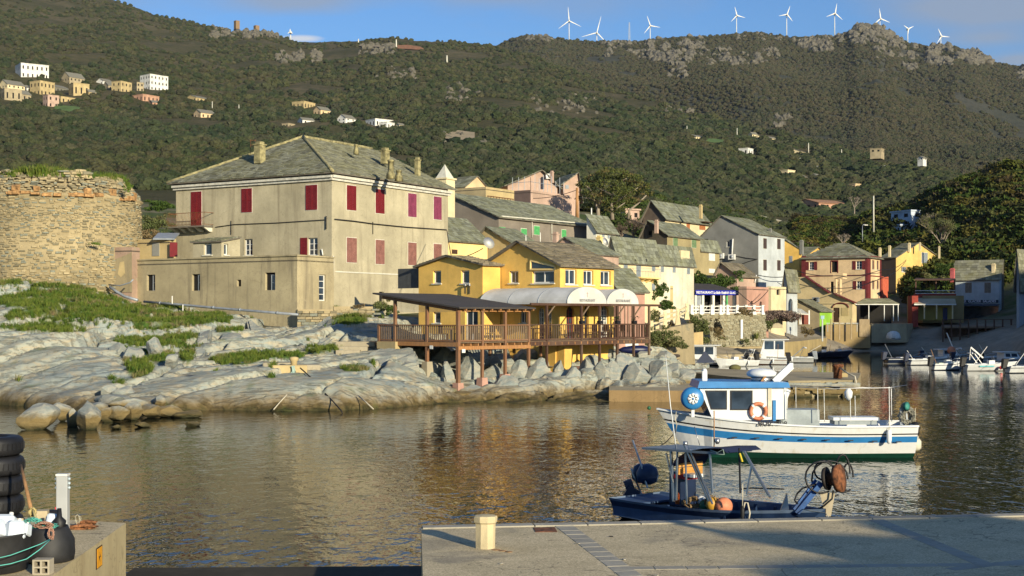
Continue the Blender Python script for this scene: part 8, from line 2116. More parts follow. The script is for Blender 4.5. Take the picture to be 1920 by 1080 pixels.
# ------------------------------------------------------------------ near quays
QZ = 1.2
def GQ(px, py): d = (CZ - QZ) * F / (py - HY); return Vector((XP(px, d), d, QZ))
m = NT('speckled quay concrete'); p = m.pos()
v = m.n('ShaderNodeTexVoronoi'); m.l(p, v.inputs['Vector']); v.inputs['Scale'].default_value = 58
sp = m.n('ShaderNodeSeparateColor'); m.l(v.outputs['Color'], sp.inputs[0])
c = m.mix(sp.outputs[0], (.42, .34, .20), (.74, .61, .38))
c = m.mix(m.ramp(m.noise(p, 1.3, 6, .7), .38, .66), c, m.mix(1.0, c, (.80, .80, .78), 'MULTIPLY'))
c = m.mix(m.math('MULTIPLY', m.ramp(m.noise(p, .5, 5, .6, .5), .58, .70), .5), c, (.16, .15, .13))
c = m.mix(m.math('MULTIPLY', m.ramp(m.noise(p, 5, 5, .7), .66, .76), .6), c, (.10, .09, .07))
ck = m.math('ABSOLUTE', m.math('SUBTRACT', m.noise(p, .45, 4, .6, .4), .5)); c = m.mix(m.math('MULTIPLY', m.ramp(ck, 0, .0045, (1, 1, 1, 1), (0, 0, 0, 1)), .7), c, (.08, .065, .045))
m.col(c); m.rough(.9); m.spec(.25); m.bump(v.outputs['Distance'], .5, .006); M_QT = m.mat
M_QS = plaster('quay edge stone', (.40, .37, .30), .8, (.2, .19, .16)); M_QF2 = plaster('quay wall', (.46, .38, .22), 1.0, (.20, .13, .06)); M_WET = plaster('wet concrete', (.06, .052, .035), .6)
mb = MB(); E0, E1 = GQ(790, 988), GQ(1920, 965)
ed = (E1 - E0).normalized(); E2 = E0 + ed * 26
pts = [E0, E2, Vector((E2.x, -40, QZ)), Vector((-40, -40, QZ)), Vector((-40, 12.0, QZ)), Vector((-.75, 12.0, QZ))]
mb.mi = 0; mb.poly(pts, (), Vector((0, 0, 1))); mb.mi = 1
lo = [Vector((q.x, q.y, -3)) for q in pts]
for i in range(6): j = (i + 1) % 6; mb.quad(pts[i], pts[j], lo[j], lo[i])
tag(mb.build('near_quay', [M_QT, M_QF2]), kind='structure')
NQ = bpy.data.objects['near_quay']
def paver(a, b, w, n, mat, proud=.004, name='kerb_stone', off=0.0, gap=.012, th=.03):
 t = (b - a); L = t.length; t.normalize(); sd = Vector((t.y, -t.x, 0)); s = 0; k = 0
 while s < L - .05:
  l = (L / n) * rnd.uniform(.85, 1.15); e = min(s + l, L); g = MB()
  q = [a + t * (s + gap) + sd * off, a + t * (e - gap) + sd * off, a + t * (e - gap) + sd * (off + w), a + t * (s + gap) + sd * (off + w)]
  dz = Vector((0, 0, proud + rnd.uniform(0, .003))); g.slab([v_ + dz for v_ in q], th); g.build(name, mat, NQ); s = e
paver(E0 + ed * .0, E0 + ed * 12.5, .26, 13, M_QS, .02, off=-.03)
mb = MB(); mb.bar(E0 + Vector((.02, 0, -.5)), Vector((-.9, 13, QZ - .5)), .02, .1)
for a, b, w, n in (((1052, 982), (1190, 1085), .30, 12), ((1640, 974), (1850, 1060), .26, 9), ((1150, 1066), (1930, 1058), .22, 12), ((1780, 1068), (1960, 1048), .2, 4)):
 paver(GQ(*a), GQ(*b), w, n, M_QS, .004, 'paving_stone', off=-w / 2)
g = MB(); q = [GQ(1000, 990), GQ(1040, 989), GQ(1045, 997.5), GQ(1004, 998)]; g.slab([v_ + Vector((0, 0, .008)) for v_ in q], .02); tag(g.build('iron_plate', RUST), 'rusty rectangular iron plate set in the quay behind the stone bollard', 'plate')
o = thing('stone_bollard', 'short pale stone bollard with a chipped cap on the near quay', 'bollard', GQ(911, 1027)); b0 = GQ(911, 1027)
g = LMB(); prof = [(.155, -.02), (.15, .02), (.148, .36), (.175, .385), (.18, .45), (.165, .475), (.05, .485)]
g.lathe((0, 0, 0), prof, 9); s_ = g.build('shaft', plaster('old limestone', (.62, .52, .32), .8, (.25, .18, .08)), o)
me = s_.data
for v_ in me.vertices:
 k = float(fbm(np.array([v_.co.x * 6]), np.array([v_.co.y * 6]), v_.co.z * 5, 3, 77)[0]); v_.co.x *= 1 + .16 * k; v_.co.y *= 1 + .16 * k
for pl in me.polygons: pl.use_smooth = False
g = MB();
for i in range(3): c = GQ(930 + i * 12, 1031 + i * 2); g.lathe(c + Vector((0, 0, .002)), [(.07 - i * .01, 0), (.06, .002)], 10)
tag(g.build('rust_spill', plain('rust stain', (.36, .21, .10), .9)), 'faint rust spill on the quay beside the stone bollard', 'stain')
for x, y in ((1146, 1007), (1083, 1020), (1170, 1050), (940, 1058), (1230, 1080)):
 g = MB(); c = GQ(x, y) + Vector((0, 0, .012)); g.box(c, (.06, .03, .012), (rnd.uniform(-1, 1), rnd.uniform(-1, 1), 0)); tag(g.build('pebble', BLACK if x == 1146 else M_QS), 'tiny dark scrap on the quay beside the paving strip' if x == 1146 else 'tiny loose chip of stone on the near quay', 'pebble', None if x == 1146 else 'loose chips on the quay')
L0, L1_ = GQ(236, 981), GQ(98, 1080); dl = (L1_ - L0).normalized(); bk = GQ(0, 968); bdir = (bk - L0).normalized()
pts = [L0, L0 + dl * 11, Vector((-30, L0.y - 10.8, QZ)), L0 + bdir * 24]
mb = MB(); mb.mi = 0; mb.poly([v_ + Vector((0, 0, .004)) for v_ in pts], (), Vector((0, 0, 1))); mb.mi = 1
lo = [Vector((q.x, q.y, -3)) for q in pts]
for i in range(4): j = (i + 1) % 4; mb.quad(pts[i] + Vector((0, 0, .004)), pts[j] + Vector((0, 0, .004)), lo[j], lo[i])
LQ = tag(mb.build('left_quay', [M_QT, M_QF2]), kind='structure')
g = MB(); g.slab([Vector((-6.7, 24.2, .16)), Vector((-1.2, 24.4, .16)), Vector((-.6, 11, .1)), Vector((-6.6, 11, .1))], 2); tag(g.build('slipway', M_WET), kind='structure')
ff = Face(Vector((L0.x, L0.y, 0)), dl, Vector((dl.y, -dl.x, 0)) if Vector((dl.y, -dl.x, 0)).x > 0 else Vector((-dl.y, dl.x, 0)))
a, b, z0, z1 = ff.rect(179.5, 190.5, 1025, 1064)
o = thing('warning_sign', 'small orange-yellow electrical warning plate with a black bolt on the left quay wall', 'sign', ff.pt(a, z0, .02))
g = MB(); g.hexa([ff.pt(x, z, t) for z in (z0, z1) for x, t in ((a, .002), (b, .002), (b, .012), (a, .012))]); g.build('black_border', BLACK, o)
g = MB(); g.hexa([ff.pt(x, z, t) for z in (z0 + .012, z1 - .012) for x, t in ((a + .03, .004), (b - .03, .004), (b - .03, .016), (a + .03, .016))]); g.build('plate', plain('sign orange yellow', (.80, .36, .02), .5, var=.15), o)
w_ = b - a; h_ = z1 - z0; g = MB(); g.poly([ff.pt(a + w_ * x, z0 + h_ * z, .019) for x, z in ((.55, .78), (.36, .48), (.52, .50), (.42, .22), (.68, .56), (.50, .55))], (), ff.n); g.build('lightning_bolt', BLACK, o)
o = thing('power_pedestal', 'slim brushed grey power pedestal with small lamps on its sides, on the left quay', 'pedestal', GQ(118, 1000)); b0 = GQ(118, 1000)
g = LMB(); g.box((0, 0, .455), (.175, .14, .91)); g.build('column', plain('satin aluminium', (.50, .51, .50), .45, metal=.3, var=.04), o, bevel=.008)
g = LMB(); g.box((0, 0, .925), (.185, .15, .03)); g.build('cap', WHITE, o)
for sd in (-1, 1):
 for k in range(3): g = LMB(); g.lathe((sd * .09, -.01, .72 + k * .07), [(.022, 0), (.022, .02), (.012, .032)], 10, Vector((sd, -.2, 0))); g.build('socket_cover', plain('pale blue cap', (.5, .6, .65), .3), o)
g = LMB(); g.box((-.095, -.05, .25), (.02, .02, .34)); g.build('red_strip', plain('red strip', (.6, .05, .06), .5), o)
for k in range(5):
 t_ = thing('tyre', ['bottom black tyre of the tall stack at the left edge', 'second black tyre from the bottom of the tall stack', 'middle black tyre of the tall stack', 'second black tyre from the top of the tall stack', 'topmost black tyre of the tall stack at the left edge'][k], 'tyre', GQ(-18, 1000) + Vector((rnd.uniform(-.01, .01), 0, k * .307)), 'tyres stacked on the left quay')
 g = LMB(); g.lathe((0, 0, 0), [(.28, .02), (.30, .0), (.44, .01), (.49, .045), (.505, .10), (.505, .21), (.49, .262), (.44, .30), (.30, .305), (.28, .28), (.26, .16)], 40); tr = g.build('casing', BLACK, t_)
 g = LMB();
 for i in range(40): a = 2 * math.pi * i / 40; g.box((.506 * math.cos(a), .506 * math.sin(a), .155), (.02, .05, .10), (math.cos(a), math.sin(a), 0))
 o2 = g.build('tread', BLACK, t_); o2['kind'] = 'stuff'
RUB = plain('matt black tub', (.022, .022, .023), .6, var=.18, sc=6)
T1 = thing('black_tub', 'big open black rubber tub full of plastic jugs, lower left corner', 'tub', GQ(-16, 1070)); c1 = GQ(-16, 1070)
g = LMB(); g.lathe((0, 0, 0), [(.40, 0), (.46, .02), (.50, .30), (.515, .50), (.525, .52), (.50, .525), (.48, .50), (.44, .1), (.05, .06)], 32); g.build('body', RUB, T1)
T2 = thing('black_tub', 'smaller black tub with sloping shoulders beside the cinder block', 'tub', GQ(92, 1052)); c2 = GQ(92, 1052)
g = LMB(); g.lathe((0, 0, 0), [(.28, 0), (.335, .02), (.35, .12), (.345, .30), (.27, .45), (.255, .49), (.24, .485), (.22, .3)], 28); g.build('body', RUB, T2)
g = MB(); g.lathe(c2 + Vector((.06, .25, .0)), [(.05, .3), (.1, .52), (.04, .58), (.03, .7)], 10); g.build('neck', BLACK, T2)
CB = thing('cinder_block', 'pale hollow concrete block in front of the smaller black tub', 'block', GQ(81, 1076)); c = GQ(81, 1076) + Vector((0, 0, .0))
g = MB();
for x in (-.10, 0, .10): g.box(c + Vector((x, 0, .10)), (.025, .18, .19))
for z in (.012, .10, .19): g.box(c + Vector((0, 0, z)), (.226, .176, .022))
g.build('body', plain('cement block', (.40, .35, .26), .9), CB)
g = MB(); g.box(c + Vector((0, .07, .1)), (.2, .01, .17)); g.build('hollow_shade', plain('cement shade', (.16, .12, .09), .9), CB)  # dark sheet in the hollows, their shade painted as a darker cement
MILK = plain('milky plastic', (.62, .68, .74), .35, var=.06)
for i, (x, y, d, s, lab) in enumerate(((10, 985, 18.6, .15, 'large translucent blue-white jug at the back of the big tub'), (29, 992, 18.2, .12, 'grey-white jug in front of the large one in the tub'), (48, 992, 18.3, .08, 'small white jug by the tub rim'), (96, 977, 19.4, .10, 'white jug lying in front of the pedestal'), (-8, 992, 18.2, .13, 'pale jug at the left edge of the tub'))):
 o = thing('plastic_jug', lab, 'jug', P(x, y, d)); g = LMB(); g.hexa([(a * s * w, b * s * w * .8, z * s * 1.15) for z, w in ((-1, 1), (.8, .88)) for a, b in ((-1, -1), (1, -1), (1, 1), (-1, 1))]); bo = g.build('body', MILK, o, bevel=s * .25)
 g = LMB(); g.lathe((s * .4, 0, s * .9), [(s * .22, 0), (s * .2, s * .3)], 8); g.build('cap', WHITE, o); o.rotation_euler = (.2 * (i - 2), .15 * i, .7 * i)
g = MB(); g.hexa([P(x, y, d) for y in (988, 972) for x, d in ((-40, 19.0), (44, 19.3), (40, 20.1), (-40, 19.8))]); tag(g.build('board', plain('beige board', (.50, .41, .26), .7)), 'beige board behind the jugs in the tub', 'board')
g = MB(); g.box(P(80, 966, 20.3), (.16, .2, .15), (1, .2, 0)); tag(g.build('cardboard_box', plain('beige board', (.50, .41, .26), .7)), 'small beige box behind the net', 'box'); g = MB(); g.lathe(P(97, 968, 20.6), [(.03, -.08), (.13, -.08), (.15, .02), (.10, .09), (.02, .1)], 14); tag(g.build('black_bucket', BLACK), 'upturned black bucket behind the white jug', 'bucket')
o = thing('oar', 'wooden oar handle leaning against the tyres, bound with rope', 'oar', P(60, 962, 19.8)); g = MB(); g.tube([P(39, 872, 20.6), P(48, 910, 20.2), P(59, 958, 19.8)], [.022, .026, .028], 8); g.build('shaft', TEAK, o)
g = MB(); netmass(g, P(61, 960, 19.6), .06, 22, .010, 1.2, 5); g.tube([P(61, 955, 19.6), P(66, 968, 19.5), P(68, 978, 19.4)], .02, 5); g.build('rope_binding', plain('straw rope', (.55, .45, .2), .9), o)
TURQ = plain('turquoise twine', (.12, .50, .42), .8)
g = MB(); netmass(g, P(62, 982, 19.0), .16, 60, .0045, .6, 6); netmass(g, P(90, 988, 19.0), .14, 34, .004, .5, 7); tag(g.build('turquoise_net', TURQ, None), 'turquoise netting draped over the tub rims', 'net')
g = MB(); netmass(g, P(82, 985, 18.9), .14, 50, .005, .45, 11); netmass(g, P(96, 1000, 18.6), .05, 22, .005, 2.2, 12); tag(g.build('coral_net', plain('coral net', (.5, .28, .2), .9)), 'pinkish net bundle hanging over the smaller tub', 'net')
for y0, y1, y2, lab in ((1011, 1030, 1046, 'upper'), (1012, 1048, 1060, 'lower')):
 rope('turquoise_line', 'turquoise line slung low across both tubs, %s one' % lab, [P(94, y0, 18.0), P(75, y0 + (y1 - y0) * .5, 17.75), P(50, y1, 17.55), P(20, (y1 + y2) / 2 + 3, 17.45), P(-10, y2 + 2, 17.4), P(-40, y2 + 4, 17.5)], .006, TURQ)
g = MB(); netmass(g, GQ(155, 992) + Vector((0, 0, .035)), .24, 90, .011, .16, 13); netmass(g, GQ(160, 988) + Vector((0, .1, .05)), .18, 40, .011, .2, 14); tag(g.build('rope_heap', plain('rust brown rope', (.33, .14, .06), .95, var=.3, sc=20)), 'heap of rust-brown rope on the left quay beside the pedestal', 'rope')
g = MB(); netmass(g, GQ(136, 996) + Vector((.02, .2, .16)), .06, 10, .004, 1.4, 15); tag(g.build('dry_weed', plain('dry weed', (.5, .47, .36), .9)), 'dry pale weed growing beside the pedestal', 'plant')
o = thing('lamp_post', 'slim lamp post on the quay behind the viewer, seen by its shadow', 'lamp post', (12.2, 7.0, QZ)); g = MB(); g.tube([(12.2, 7.0, QZ), (12.2, 7.0, QZ + 4.7)], [.14, .11], 8); g.build('pole', GALV, o); g = MB(); g.lathe((12.2, 7.0, QZ + 4.6), [(.05, 0), (.16, .08), (.16, .22), (.03, .3)], 10); g.build('lantern', GALV, o)
# ------------------------------------------------------------------ plants
def leafcol(name, a, b, dead=None, k=.3):
 if name in _mc: return _mc[name]
 m = NT(name); isl = m.n('ShaderNodeNewGeometry').outputs['Random Per Island']; p = m.pos()
 c = m.mix(isl, a, b); c = m.mix(m.math('MULTIPLY', m.ramp(m.noise(p, .7, 4, .6), .45, .6), .6), c, m.mix(1.0, c, (.6, .7, .6), 'MULTIPLY'))
 if dead: c = m.mix(m.math('MULTIPLY', m.ramp(m.noise(p, .45, 4, .6), .52, .62), k), c, dead)
 m.col(c); m.rough(.8); m.spec(.15)
 _mc[name] = m.mat; return m.mat
LF_PINE = leafcol('pine needles', (.045, .065, .015), (.12, .125, .035), (.16, .105, .05), .8); LF_DK = leafcol('dark shrub leaves', (.03, .06, .012), (.08, .12, .025)); LF_OL = leafcol('olive shrub leaves', (.07, .09, .03), (.15, .16, .06), (.2, .13, .07)); LF_DRY = leafcol('dry shrub leaves', (.14, .10, .05), (.24, .18, .09)); LF_LT = leafcol('bright grass', (.09, .17, .02), (.20, .24, .05), (.24, .19, .09), .35)
BARK = wood('bark', (.17, .13, .10)); BARKL = wood('pale bark', (.32, .27, .21))
def leaves(rng, blobs, n, size, flat=1.0):
 """n small leaf quads spread through the shells of the blobs [(centre, rx, ry, rz)] -> numpy verts/faces"""
 vol = np.array([b[1] * b[2] * b[3] for b in blobs]) ** .7; pk = rng.choice(len(blobs), n, p=vol / vol.sum())
 C = np.array([list(b[0]) for b in blobs])[pk]; Rr = np.array([b[1:4] for b in blobs])[pk]
 d = rng.normal(size=(n, 3)); d /= np.linalg.norm(d, axis=1)[:, None]
 r = rng.uniform(.55, 1.0, n) ** .6 * (1 + .25 * fbm(C[:, 0] + d[:, 0] * 2.3, C[:, 1] + d[:, 1] * 2.3, C[:, 2] + d[:, 2] * 2.3, 2, 3))
 c = C + d * Rr * r[:, None]
 u = rng.normal(size=(n, 3)); u /= np.linalg.norm(u, axis=1)[:, None]; w = np.cross(u, d + rng.normal(size=(n, 3)) * .6); w /= np.linalg.norm(w, axis=1)[:, None] + 1e-6
 s = (size * rng.uniform(.6, 1.4, n))[:, None]
 V = np.stack([c - u * s, c + w * s * .5, c + u * s, c - w * s * .5], 1).reshape(-1, 3)
 return V, np.arange(4 * n).reshape(n, 4)
def plant(name, label, cat, base, blobs, n, size, mat, trunk=None, bark=None, seed=1, group=None, part='crown'):
 T = thing(name, label, cat, base, group)
 V, Fc = leaves(np.random.RandomState(seed), blobs, n, size); V = V - np.array(T.location)
 numesh(part, V, Fc, [mat], parent=T)
 if trunk:
  for path in trunk: g = MB(); g.tube([q[:3] for q in path], [q[3] for q in path], 6); g.build('trunk' if path is trunk[0] else 'branch', bark or BARK, T)
 return T
def bb(px, py, d, rx, ry, rz=None): s = d / F; return (P(px, py, d), rx * s, (rz or rx) * s * .9, ry * s)
def tp(*a): return [tuple(P(x, y, d)) + (r,) for x, y, d, r in a]
D_ = 158; rg = random.Random(3); bl_ = []
for x, y, rx, ry in ((1150, 326, 34, 9), (1120, 334, 26, 8), (1178, 334, 30, 9), (1098, 346, 20, 7), (1195, 348, 26, 9), (1140, 346, 34, 9), (1165, 358, 30, 8), (1208, 362, 18, 7), (1112, 362, 26, 8), (1132, 374, 30, 9), (1092, 372, 14, 6), (1180, 376, 24, 7), (1108, 388, 20, 8), (1155, 392, 22, 7), (1140, 318, 16, 5)):
 bl_.append(bb(x, y, D_ + rg.uniform(-2.5, 2.5), rx, ry))
tr = [tp((1122, 415, D_, .28), (1121, 392, D_, .24), (1116, 372, D_, .17), (1104, 352, D_, .1), (1094, 345, D_, .05)), tp((1148, 412, D_, .26), (1147, 380, D_, .2), (1149, 352, D_, .15), (1142, 346, D_, .1), (1122, 342, D_, .06))]
tr += [tp((1148, 356, D_, .13), (1158, 344, D_ - 1, .09), (1176, 334, D_ - 1, .04)), tp((1121, 392, D_, .15), (1128, 366, D_ - 1, .1), (1136, 340, D_, .05)), tp((1148, 385, D_, .14), (1170, 368, D_ - 1, .09), (1196, 352, D_ - 1, .04)), tp((1178, 410, D_, .18), (1180, 394, D_, .15), (1196, 382, D_, .1), (1212, 366, D_, .06)), tp((1120, 378, D_, .1), (1108, 372, D_ - 1.5, .07), (1086, 370, D_ - 1, .03)), tp((1149, 366, D_, .1), (1138, 360, D_ - 2, .07), (1118, 352, D_ - 2, .04)), tp((1158, 344, D_, .07), (1166, 332, D_ - 1, .05), (1168, 322, D_, .03)), tp((1148, 398, D_, .1), (1160, 388, D_ - 1, .07), (1172, 380, D_ - 1, .04))]
plant('spreading_pine', 'large spreading pine with bare grey limbs above the village roofs', 'tree', P(1148, 415, D_), bl_, 6000, .13, LF_PINE, tr, BARKL, 2)
def bare_tree(label, px, base, top, d, spread, n=4, seed=1, mat=None, name='bare_tree', lean=0, rad=.16, depth=5, tufts=None):
 r_ = random.Random(seed); T = thing(name, label, 'tree', P(px, base, d)); H_ = (base - top) * d / F; g = MB(); tips = []
 def grow(p0, dr, L, rr, k):
  p1 = p0 + dr * L; mid = p0 + dr * L * .5 + Vector((r_.uniform(-1, 1), r_.uniform(-1, 1), 0)) * L * .06
  g.tube([p0, mid, p1], [rr, rr * .85, rr * .7], 5 if k < 2 else 3, False)
  if k >= depth: tips.append(p1); return
  for i in range(r_.choice((2, 3, 3)) if k else n):
   nd = (dr + Vector((r_.gauss(0, .42) * spread, r_.gauss(0, .42) * spread, r_.uniform(-.05, .3)))).normalized(); grow(p1, nd, L * r_.uniform(.62, .85), rr * .62, k + 1)
 grow(P(px, base + 3, d), Vector((lean, 0, 1)).normalized(), H_ * .27, rad, 0)
 g.build('branches', mat or BARKL, T)
 if tufts:
  V, Fc = leaves(np.random.RandomState(seed), [(t_, .5, .5, .4) for t_ in tips], len(tips) * 6, .1); numesh('crown', V - np.array(T.location), Fc, [tufts], parent=T)
 return T
bare_tree('bare grey-brown tree with a round twiggy crown above the tall yellow house', 1768, 482, 400, 236, 1.0, 6, 4, BARKL, depth=6, tufts=LF_OL, rad=.2)
bare_tree('leafless grey tree behind the modern blue-white villa', 1740, 440, 392, 262, 1.2, 5, 5, BARKL, depth=5)
bare_tree('bare brown tree above the coral house on the right slope', 1602, 398, 358, 300, 1.1, 5, 6, BARKL, depth=5)
bare_tree('bare twiggy brown tree between the white-ended house and the timber gable', 1188, 455, 398, 165, 1.5, 6, 7, BARK, depth=6)
bare_tree('second brown thicket tree left of the timber gable', 1165, 452, 412, 162, 1.6, 6, 8, BARK, depth=6)
bare_tree('leafless tree in the dark undergrowth behind the red-trimmed house roof', 1580, 465, 428, 235, 1.3, 5, 9, BARKL, depth=5)
bare_tree('white-trunked bare tree on the shaded right slope', 1818, 420, 372, 270, .8, 4, 10, BARKL, depth=4)
plant('tamarisk', 'grey-mauve leafless tamarisk spilling over the end of the retaining wall', 'shrub', P(1462, 604, 150), [bb(1462, 590, 150, 34, 9), bb(1440, 596, 149, 16, 9), bb(1482, 596, 151, 18, 8)], 5000, .09, leafcol('mauve twigs', (.13, .09, .08), (.24, .17, .14)), None, None, 11)
for i, (x, y, d, rx, ry, n, s, mt, lab) in enumerate((
 (1345, 528, 158, 38, 20, 6500, .11, LF_DK, 'dense round dark green tree behind the blue sign roof'), (1306, 522, 158, 16, 12, 1500, .11, LF_DK, 'small dark green tree left of the round one behind the sign roof'),
 (1238, 545, 118, 12, 16, 1200, .09, LF_DK, 'climbing dark green shrub beside the salmon building'), (1250, 572, 119, 16, 9, 1100, .09, LF_DK, 'dark rounded shrub above the cream fence'), (1228, 592, 116, 10, 12, 700, .08, LF_OL, 'green shrub beside the end of the deck'),
 (1275, 616, 132, 22, 12, 1900, .09, LF_DRY, 'brown dry plant hanging above the tan wall'), (1316, 612, 139.3, 18, 17, 1700, .09, LF_OL, 'green-brown plant hanging over the wall, left one'), (1345, 616, 140, 12, 20, 1500, .09, LF_DRY, 'reddish-brown plant hanging over the wall, right one'), (1330, 640, 138, 30, 9, 1500, .09, LF_OL, 'scrubby plants at the foot of the retaining wall'),
 (1300, 600, 139, 14, 10, 900, .09, LF_OL, 'bush draped over the balustrade base by the first white post'), (1238, 630, 118, 30, 18, 3000, .08, LF_OL, 'olive scrub on the rubble wall right of the deck'), (1262, 644, 120, 26, 9, 1800, .08, LF_OL, 'low scrub at the foot of the tan wall'),
 (715, 572, 94.5, 13, 13, 1500, .06, LF_OL, 'leafy green shrub between the mansion and the timber deck'), (735, 580, 93.5, 12, 9, 900, .06, LF_DK, 'dark shrub behind the left end of the deck roof'), (633, 598, 91, 5, 9, 300, .05, LF_LT, 'yellow-green weed on the garden wall'), (672, 574, 93.4, 10, 3, 400, .05, LF_DRY, 'red-brown dry plants under the garden bench'),
 (1395, 585, 136, 16, 9, 900, .09, LF_DRY, 'brown-leaved climber on the pink garden building'), (1440, 610, 147, 16, 12, 1100, .08, LF_OL, 'yellow-brown undergrowth below the tamarisk'), (1515, 622, 164, 14, 9, 800, .1, LF_DRY, 'brown bush hanging over the sunlit walkway wall'), (1400, 640, 143, 9, 6, 300, .08, LF_OL, 'small green bush at the corner of the retaining wall'),
 (1745, 525, 206, 22, 12, 2600, .14, LF_OL, 'green bush between the tall yellow house and the terrace pergola'), (1775, 505, 222, 24, 12, 2600, .14, LF_DK, 'rounded bush behind the terrace pergola'), (1196, 480, 142, 10, 6, 300, .1, LF_OL, 'moss plant on the village roof'),
 (240, 350, 99, 8, 12, 500, .06, LF_LT, 'green plant on the broken right shoulder of the tower'), (180, 456, 97.5, 11, 3, 300, .05, LF_LT, 'yellow-green plant on the roof of the ruined outbuilding'),
 (290, 418, 150, 34, 16, 2600, .12, LF_OL, 'olive bushes between the tower and the mansion'), (300, 385, 175, 26, 12, 1800, .14, LF_DK, 'dark bush in the gap beside the mansion balcony'), (270, 440, 125, 22, 10, 1500, .09, LF_DRY, 'brown scrub behind the courtyard wall'), (312, 445, 122, 18, 10, 1200, .09, LF_DK, 'dark shrub under the mansion balcony'))):
 bl2 = [bb(x + rg.uniform(-.5, .5) * rx, y + rg.uniform(-.4, .4) * ry, d, rx * rg.uniform(.32, .6), ry * rg.uniform(.35, .6)) for _ in range(5)] + [bb(x + rg.uniform(-1.1, 1.1) * rx, y + rg.uniform(-1, 1) * ry, d, rx * rg.uniform(.12, .34), ry * rg.uniform(.15, .36)) for _ in range(13)]
 plant('shrub', lab, 'shrub', P(x, y + ry, d), bl2, n, s, mt, None, None, 20 + i, part='foliage')
o = thing('agave', 'spiky yellow-green agave at the foot of the retaining wall', 'plant', P(1418, 636, 144)); c = P(1418, 636, 144)
for i in range(26):
 a = i * 2.4; el = rg.uniform(.5, 1.3); dr = Vector((math.cos(a) * math.cos(el), math.sin(a) * math.cos(el), math.sin(el))); g = MB(); sdv = dr.cross(Vector((0, 0, 1))).normalized() * .05; tipp = c + dr * rg.uniform(.7, 1.1)
 g.add([c - sdv, c + sdv, c + dr * .4 + sdv * 1.3, c + dr * .4 - sdv * 1.3, tipp], [(0, 1, 2, 3), (3, 2, 4)]); g.build('leaf', leafcol('agave leaf', (.16, .19, .05), (.30, .30, .10)), o)
def tuft(seed, n=26, h=.3, sp=.16, w=.012):
 r_ = random.Random(seed); V = []; Fc = []
 for i in range(n):
  a = r_.uniform(0, 6.28); q = r_.uniform(0, sp); b = Vector((math.cos(a) * q, math.sin(a) * q, -.03)); ln = h * r_.uniform(.5, 1.2); t_ = b + Vector((r_.gauss(0, .35) * ln, r_.gauss(0, .35) * ln, ln)); s_ = Vector((math.cos(a + 1.6), math.sin(a + 1.6), 0)) * w; k = len(V)
  m_ = b.lerp(t_, .55) + Vector((0, 0, ln * .12)); V += [b - s_, b + s_, m_ + s_ * .8, m_ - s_ * .8, t_]; Fc += [(k, k + 1, k + 2, k + 3), (k + 3, k + 2, k + 4)]
 me = bpy.data.meshes.new('tuft_form'); me.from_pydata([tuple(v) for v in V], [], Fc); return me
m = NT('shore grass'); oi = m.n('ShaderNodeObjectInfo').outputs['Random']; p = m.pos()
c = m.mix(oi, (.05, .10, .015), (.14, .17, .03)); c = m.mix(m.ramp(m.noise(p, .55, 5, .7), .54, .68), c, m.mix(oi, (.20, .16, .07), (.26, .20, .12))); m.col(c); m.rough(.8); m.spec(.1)
pts = []; rs2 = np.random.RandomState(8); PXg, Dg = np.meshgrid(_SX, np.arange(_SD.shape[1]), indexing='ij'); n_ = 60000
ii = rs2.randint(0, len(_SX) - 1, n_); jj = rs2.randint(0, _SD.shape[1], n_); px_ = _SX[ii] + rs2.uniform(-1, 1, n_); d_ = _SD[ii, jj]; z_ = _SZ[ii, jj]; X_ = (px_ - CX) / F * d_
py_ = HY + (CZ - z_) / d_ * F; gm = grass_mask(px_, py_) + fbm(X_ * .9, d_ * .9, 0, 4, 60) * .75
k = (gm > .45) & (z_ > .8) & (px_ < 720); pts = np.stack([X_, d_, z_], -1)[k]; sc = rs2.uniform(.4, 1.25, k.sum())
scatter('shore_grass', pts, sc, rs2.randint(0, 5, len(pts)), [tuft(i) for i in range(5)], m.mat, 'green and dry grass growing over the rocks below the tower')
a_ = rs2.uniform(0, 6.28, 1500); r_ = np.sqrt(rs2.uniform(0, 1, 1500)) * (TR - 1.2); q_ = np.stack([TXC + r_ * np.cos(a_), TD + r_ * np.sin(a_), ztop - .35 + .5 * (1 - (r_ / TR) ** 2) + 0 * r_], -1)
scatter('tower_grass', q_, rs2.uniform(.7, 2.2, 1500) * (1 + .4 * np.sin(a_ * 3)), rs2.randint(0, 5, 1500), [tuft(i + 9, 22) for i in range(5)], m.mat, 'dry and green grass growing on the broken top of the round tower')
def crown_form(seed, n=620, flat=.75, size=.11):
 r_ = np.random.RandomState(seed); bl2 = [((r_.uniform(-.5, .5), r_.uniform(-.5, .5), r_.uniform(.1, .9) * flat), r_.uniform(.3, .55), r_.uniform(.3, .55), r_.uniform(.2, .38)) for _ in range(8)]
 V, Fc = leaves(r_, bl2, n, size); me = bpy.data.meshes.new('tree_form'); me.from_pydata(V.tolist(), [], Fc.tolist()); return me
CF = [crown_form(i) for i in range(6)]
def wood_mat(name, cols):
 m = NT(name); oi = m.n('ShaderNodeObjectInfo').outputs['Random']; isl = m.n('ShaderNodeNewGeometry').outputs['Random Per Island']
 r_ = m.n('ShaderNodeValToRGB'); m.l(oi, r_.inputs[0]); e = r_.color_ramp.elements; e[0].position = 0; e[0].color = cols[0] + (1,); e[1].position = 1; e[1].color = cols[-1] + (1,)
 for i, c_ in enumerate(cols[1:-1]): q = e.new((i + 1) / (len(cols) - 1)); q.color = c_ + (1,)
 m.col(m.mix(isl, m.mix(1.0, r_.outputs[0], (.6, .6, .6), 'MULTIPLY'), m.mix(1.0, r_.outputs[0], (1.5, 1.45, 1.3), 'MULTIPLY'))); m.rough(.85); m.spec(.1); return m.mat
